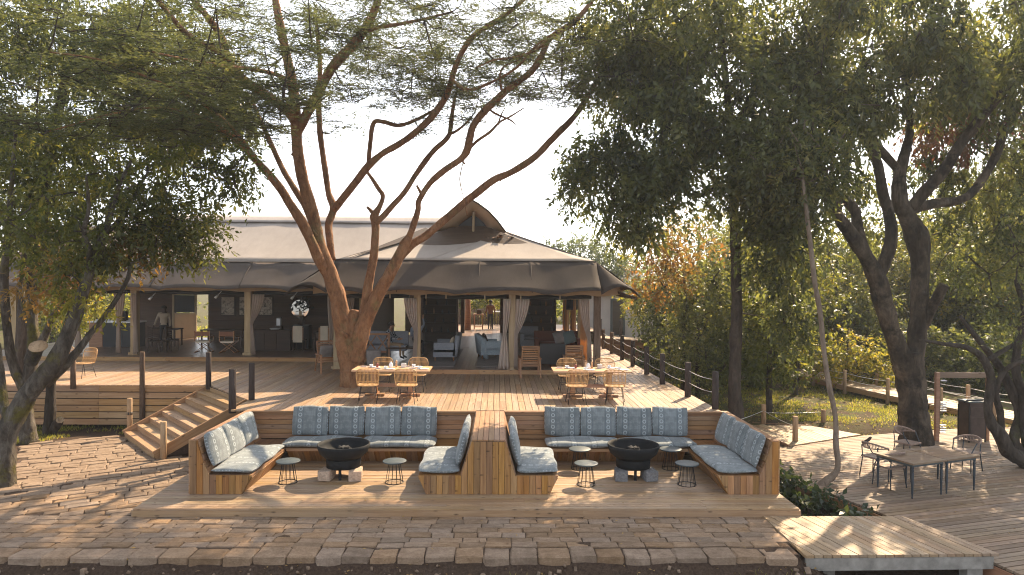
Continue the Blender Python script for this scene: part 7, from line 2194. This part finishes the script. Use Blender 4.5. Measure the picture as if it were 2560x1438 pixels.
# fallen leaves
LIT = leafmat('fallen_leaf', [(.10, .055, .03), (.20, .12, .05), (.34, .22, .07), (.16, .10, .06)], .2, .7)
def litter(name, label, n, fx, fy, zf, size=(.04, .09), keep=None):
    x = rng.uniform(*fx, n); y = rng.uniform(*fy, n)
    if keep is not None:
        k = keep(x, y); x, y = x[k], y[k]
    z = zf(x, y) + .012 + rng.random(len(x)) * .012
    a = rng.uniform(0, 6.28, len(x))
    d = np.stack([np.cos(a), np.sin(a), rng.normal(0, .15, len(x))], 1)
    s_ = rng.uniform(*size, len(x))
    V = leaf_quads(np.stack([x, y, z], 1), unit(d), s_, s_ * .5, unit(np.array([0, 0, 1.0]) + rng.normal(0, .25, (len(x), 3))))
    tag(crown(name, None, V, LIT), label, 'leaves', None, 'stuff')
litter('leaf_litter', 'fallen leaves and crumbs on the soil before the terrace', 900, (-9, 9), (9.2, 10.7), terrain)
litter('leaf_litter', 'fallen leaves scattered on the stone terrace', 130, (-9.5, 4.7), (10.9, 12.4), lambda x, y: 0 * x + .01, (.03, .08))
litter('leaf_litter', 'fallen leaves scattered on the lower deck', 90, (8.4, 15), (11, 18), lambda x, y: 0 * x + Z_L, (.03, .07))
litter('leaf_litter', 'fallen leaves scattered on the main deck', 110, (-8, 5), (16.6, 22.4), lambda x, y: 0 * x + Z_D, (.03, .07), lambda x, y: x > -6)
litter('leaf_litter', 'fallen leaves scattered on the fire pit deck', 50, (-6.4, 5.5), (12.55, 15.2), lambda x, y: 0 * x + Z_F, (.03, .06))
litter('leaf_litter', 'fallen leaves under the lawn trees', 1800, (6, 16), (20, 32), terrain, (.05, .12))
litter('leaf_litter', 'fallen leaves in the gap beside the benches', 260, (5.75, 7.6), (11.8, 15.2), terrain, (.04, .1))
# loose stones and clods in the front soil
gr = MB()
for i in range(420):
    x, y = random.uniform(-9, 8), random.uniform(9.9, 10.62)
    s_ = random.uniform(.012, .05) if i > 40 else random.uniform(.04, .10)
    M = Matrix.LocRotScale((x, y, float(terrain(np.array(x), np.array(y))) + s_ * .3), Euler((random.uniform(0, 3), random.uniform(0, 3), random.uniform(0, 3))), (s_ * 1.4, s_, s_ * .8))
    me = STONES[i % 14]
    gr.add([M @ v.co for v in me.vertices], [list(p.vertices) for p in me.polygons], 0, True)
tag(gr.build('loose_gravel', STONE), 'loose stones and clods on the soil before the terrace', 'gravel', None, 'stuff')

# ================================================================ MORNING HAZE
hz = MB().box((0, 212, 16), (660, 436, 40)).build('haze', bpy.data.materials.new('haze_air'))
hm = hz.data.materials[0]; hm.use_nodes = True
nt = hm.node_tree; nt.nodes.clear()
vo = nt.nodes.new('ShaderNodeVolumePrincipled'); vo.inputs['Color'].default_value = (.86, .92, 1.0, 1)
vo.inputs['Density'].default_value = 0.0007; vo.inputs['Anisotropy'].default_value = 0.35
ou = nt.nodes.new('ShaderNodeOutputMaterial'); nt.links.new(vo.outputs[0], ou.inputs['Volume'])
tag(hz, 'thin morning haze in the air', 'haze', None, 'stuff')
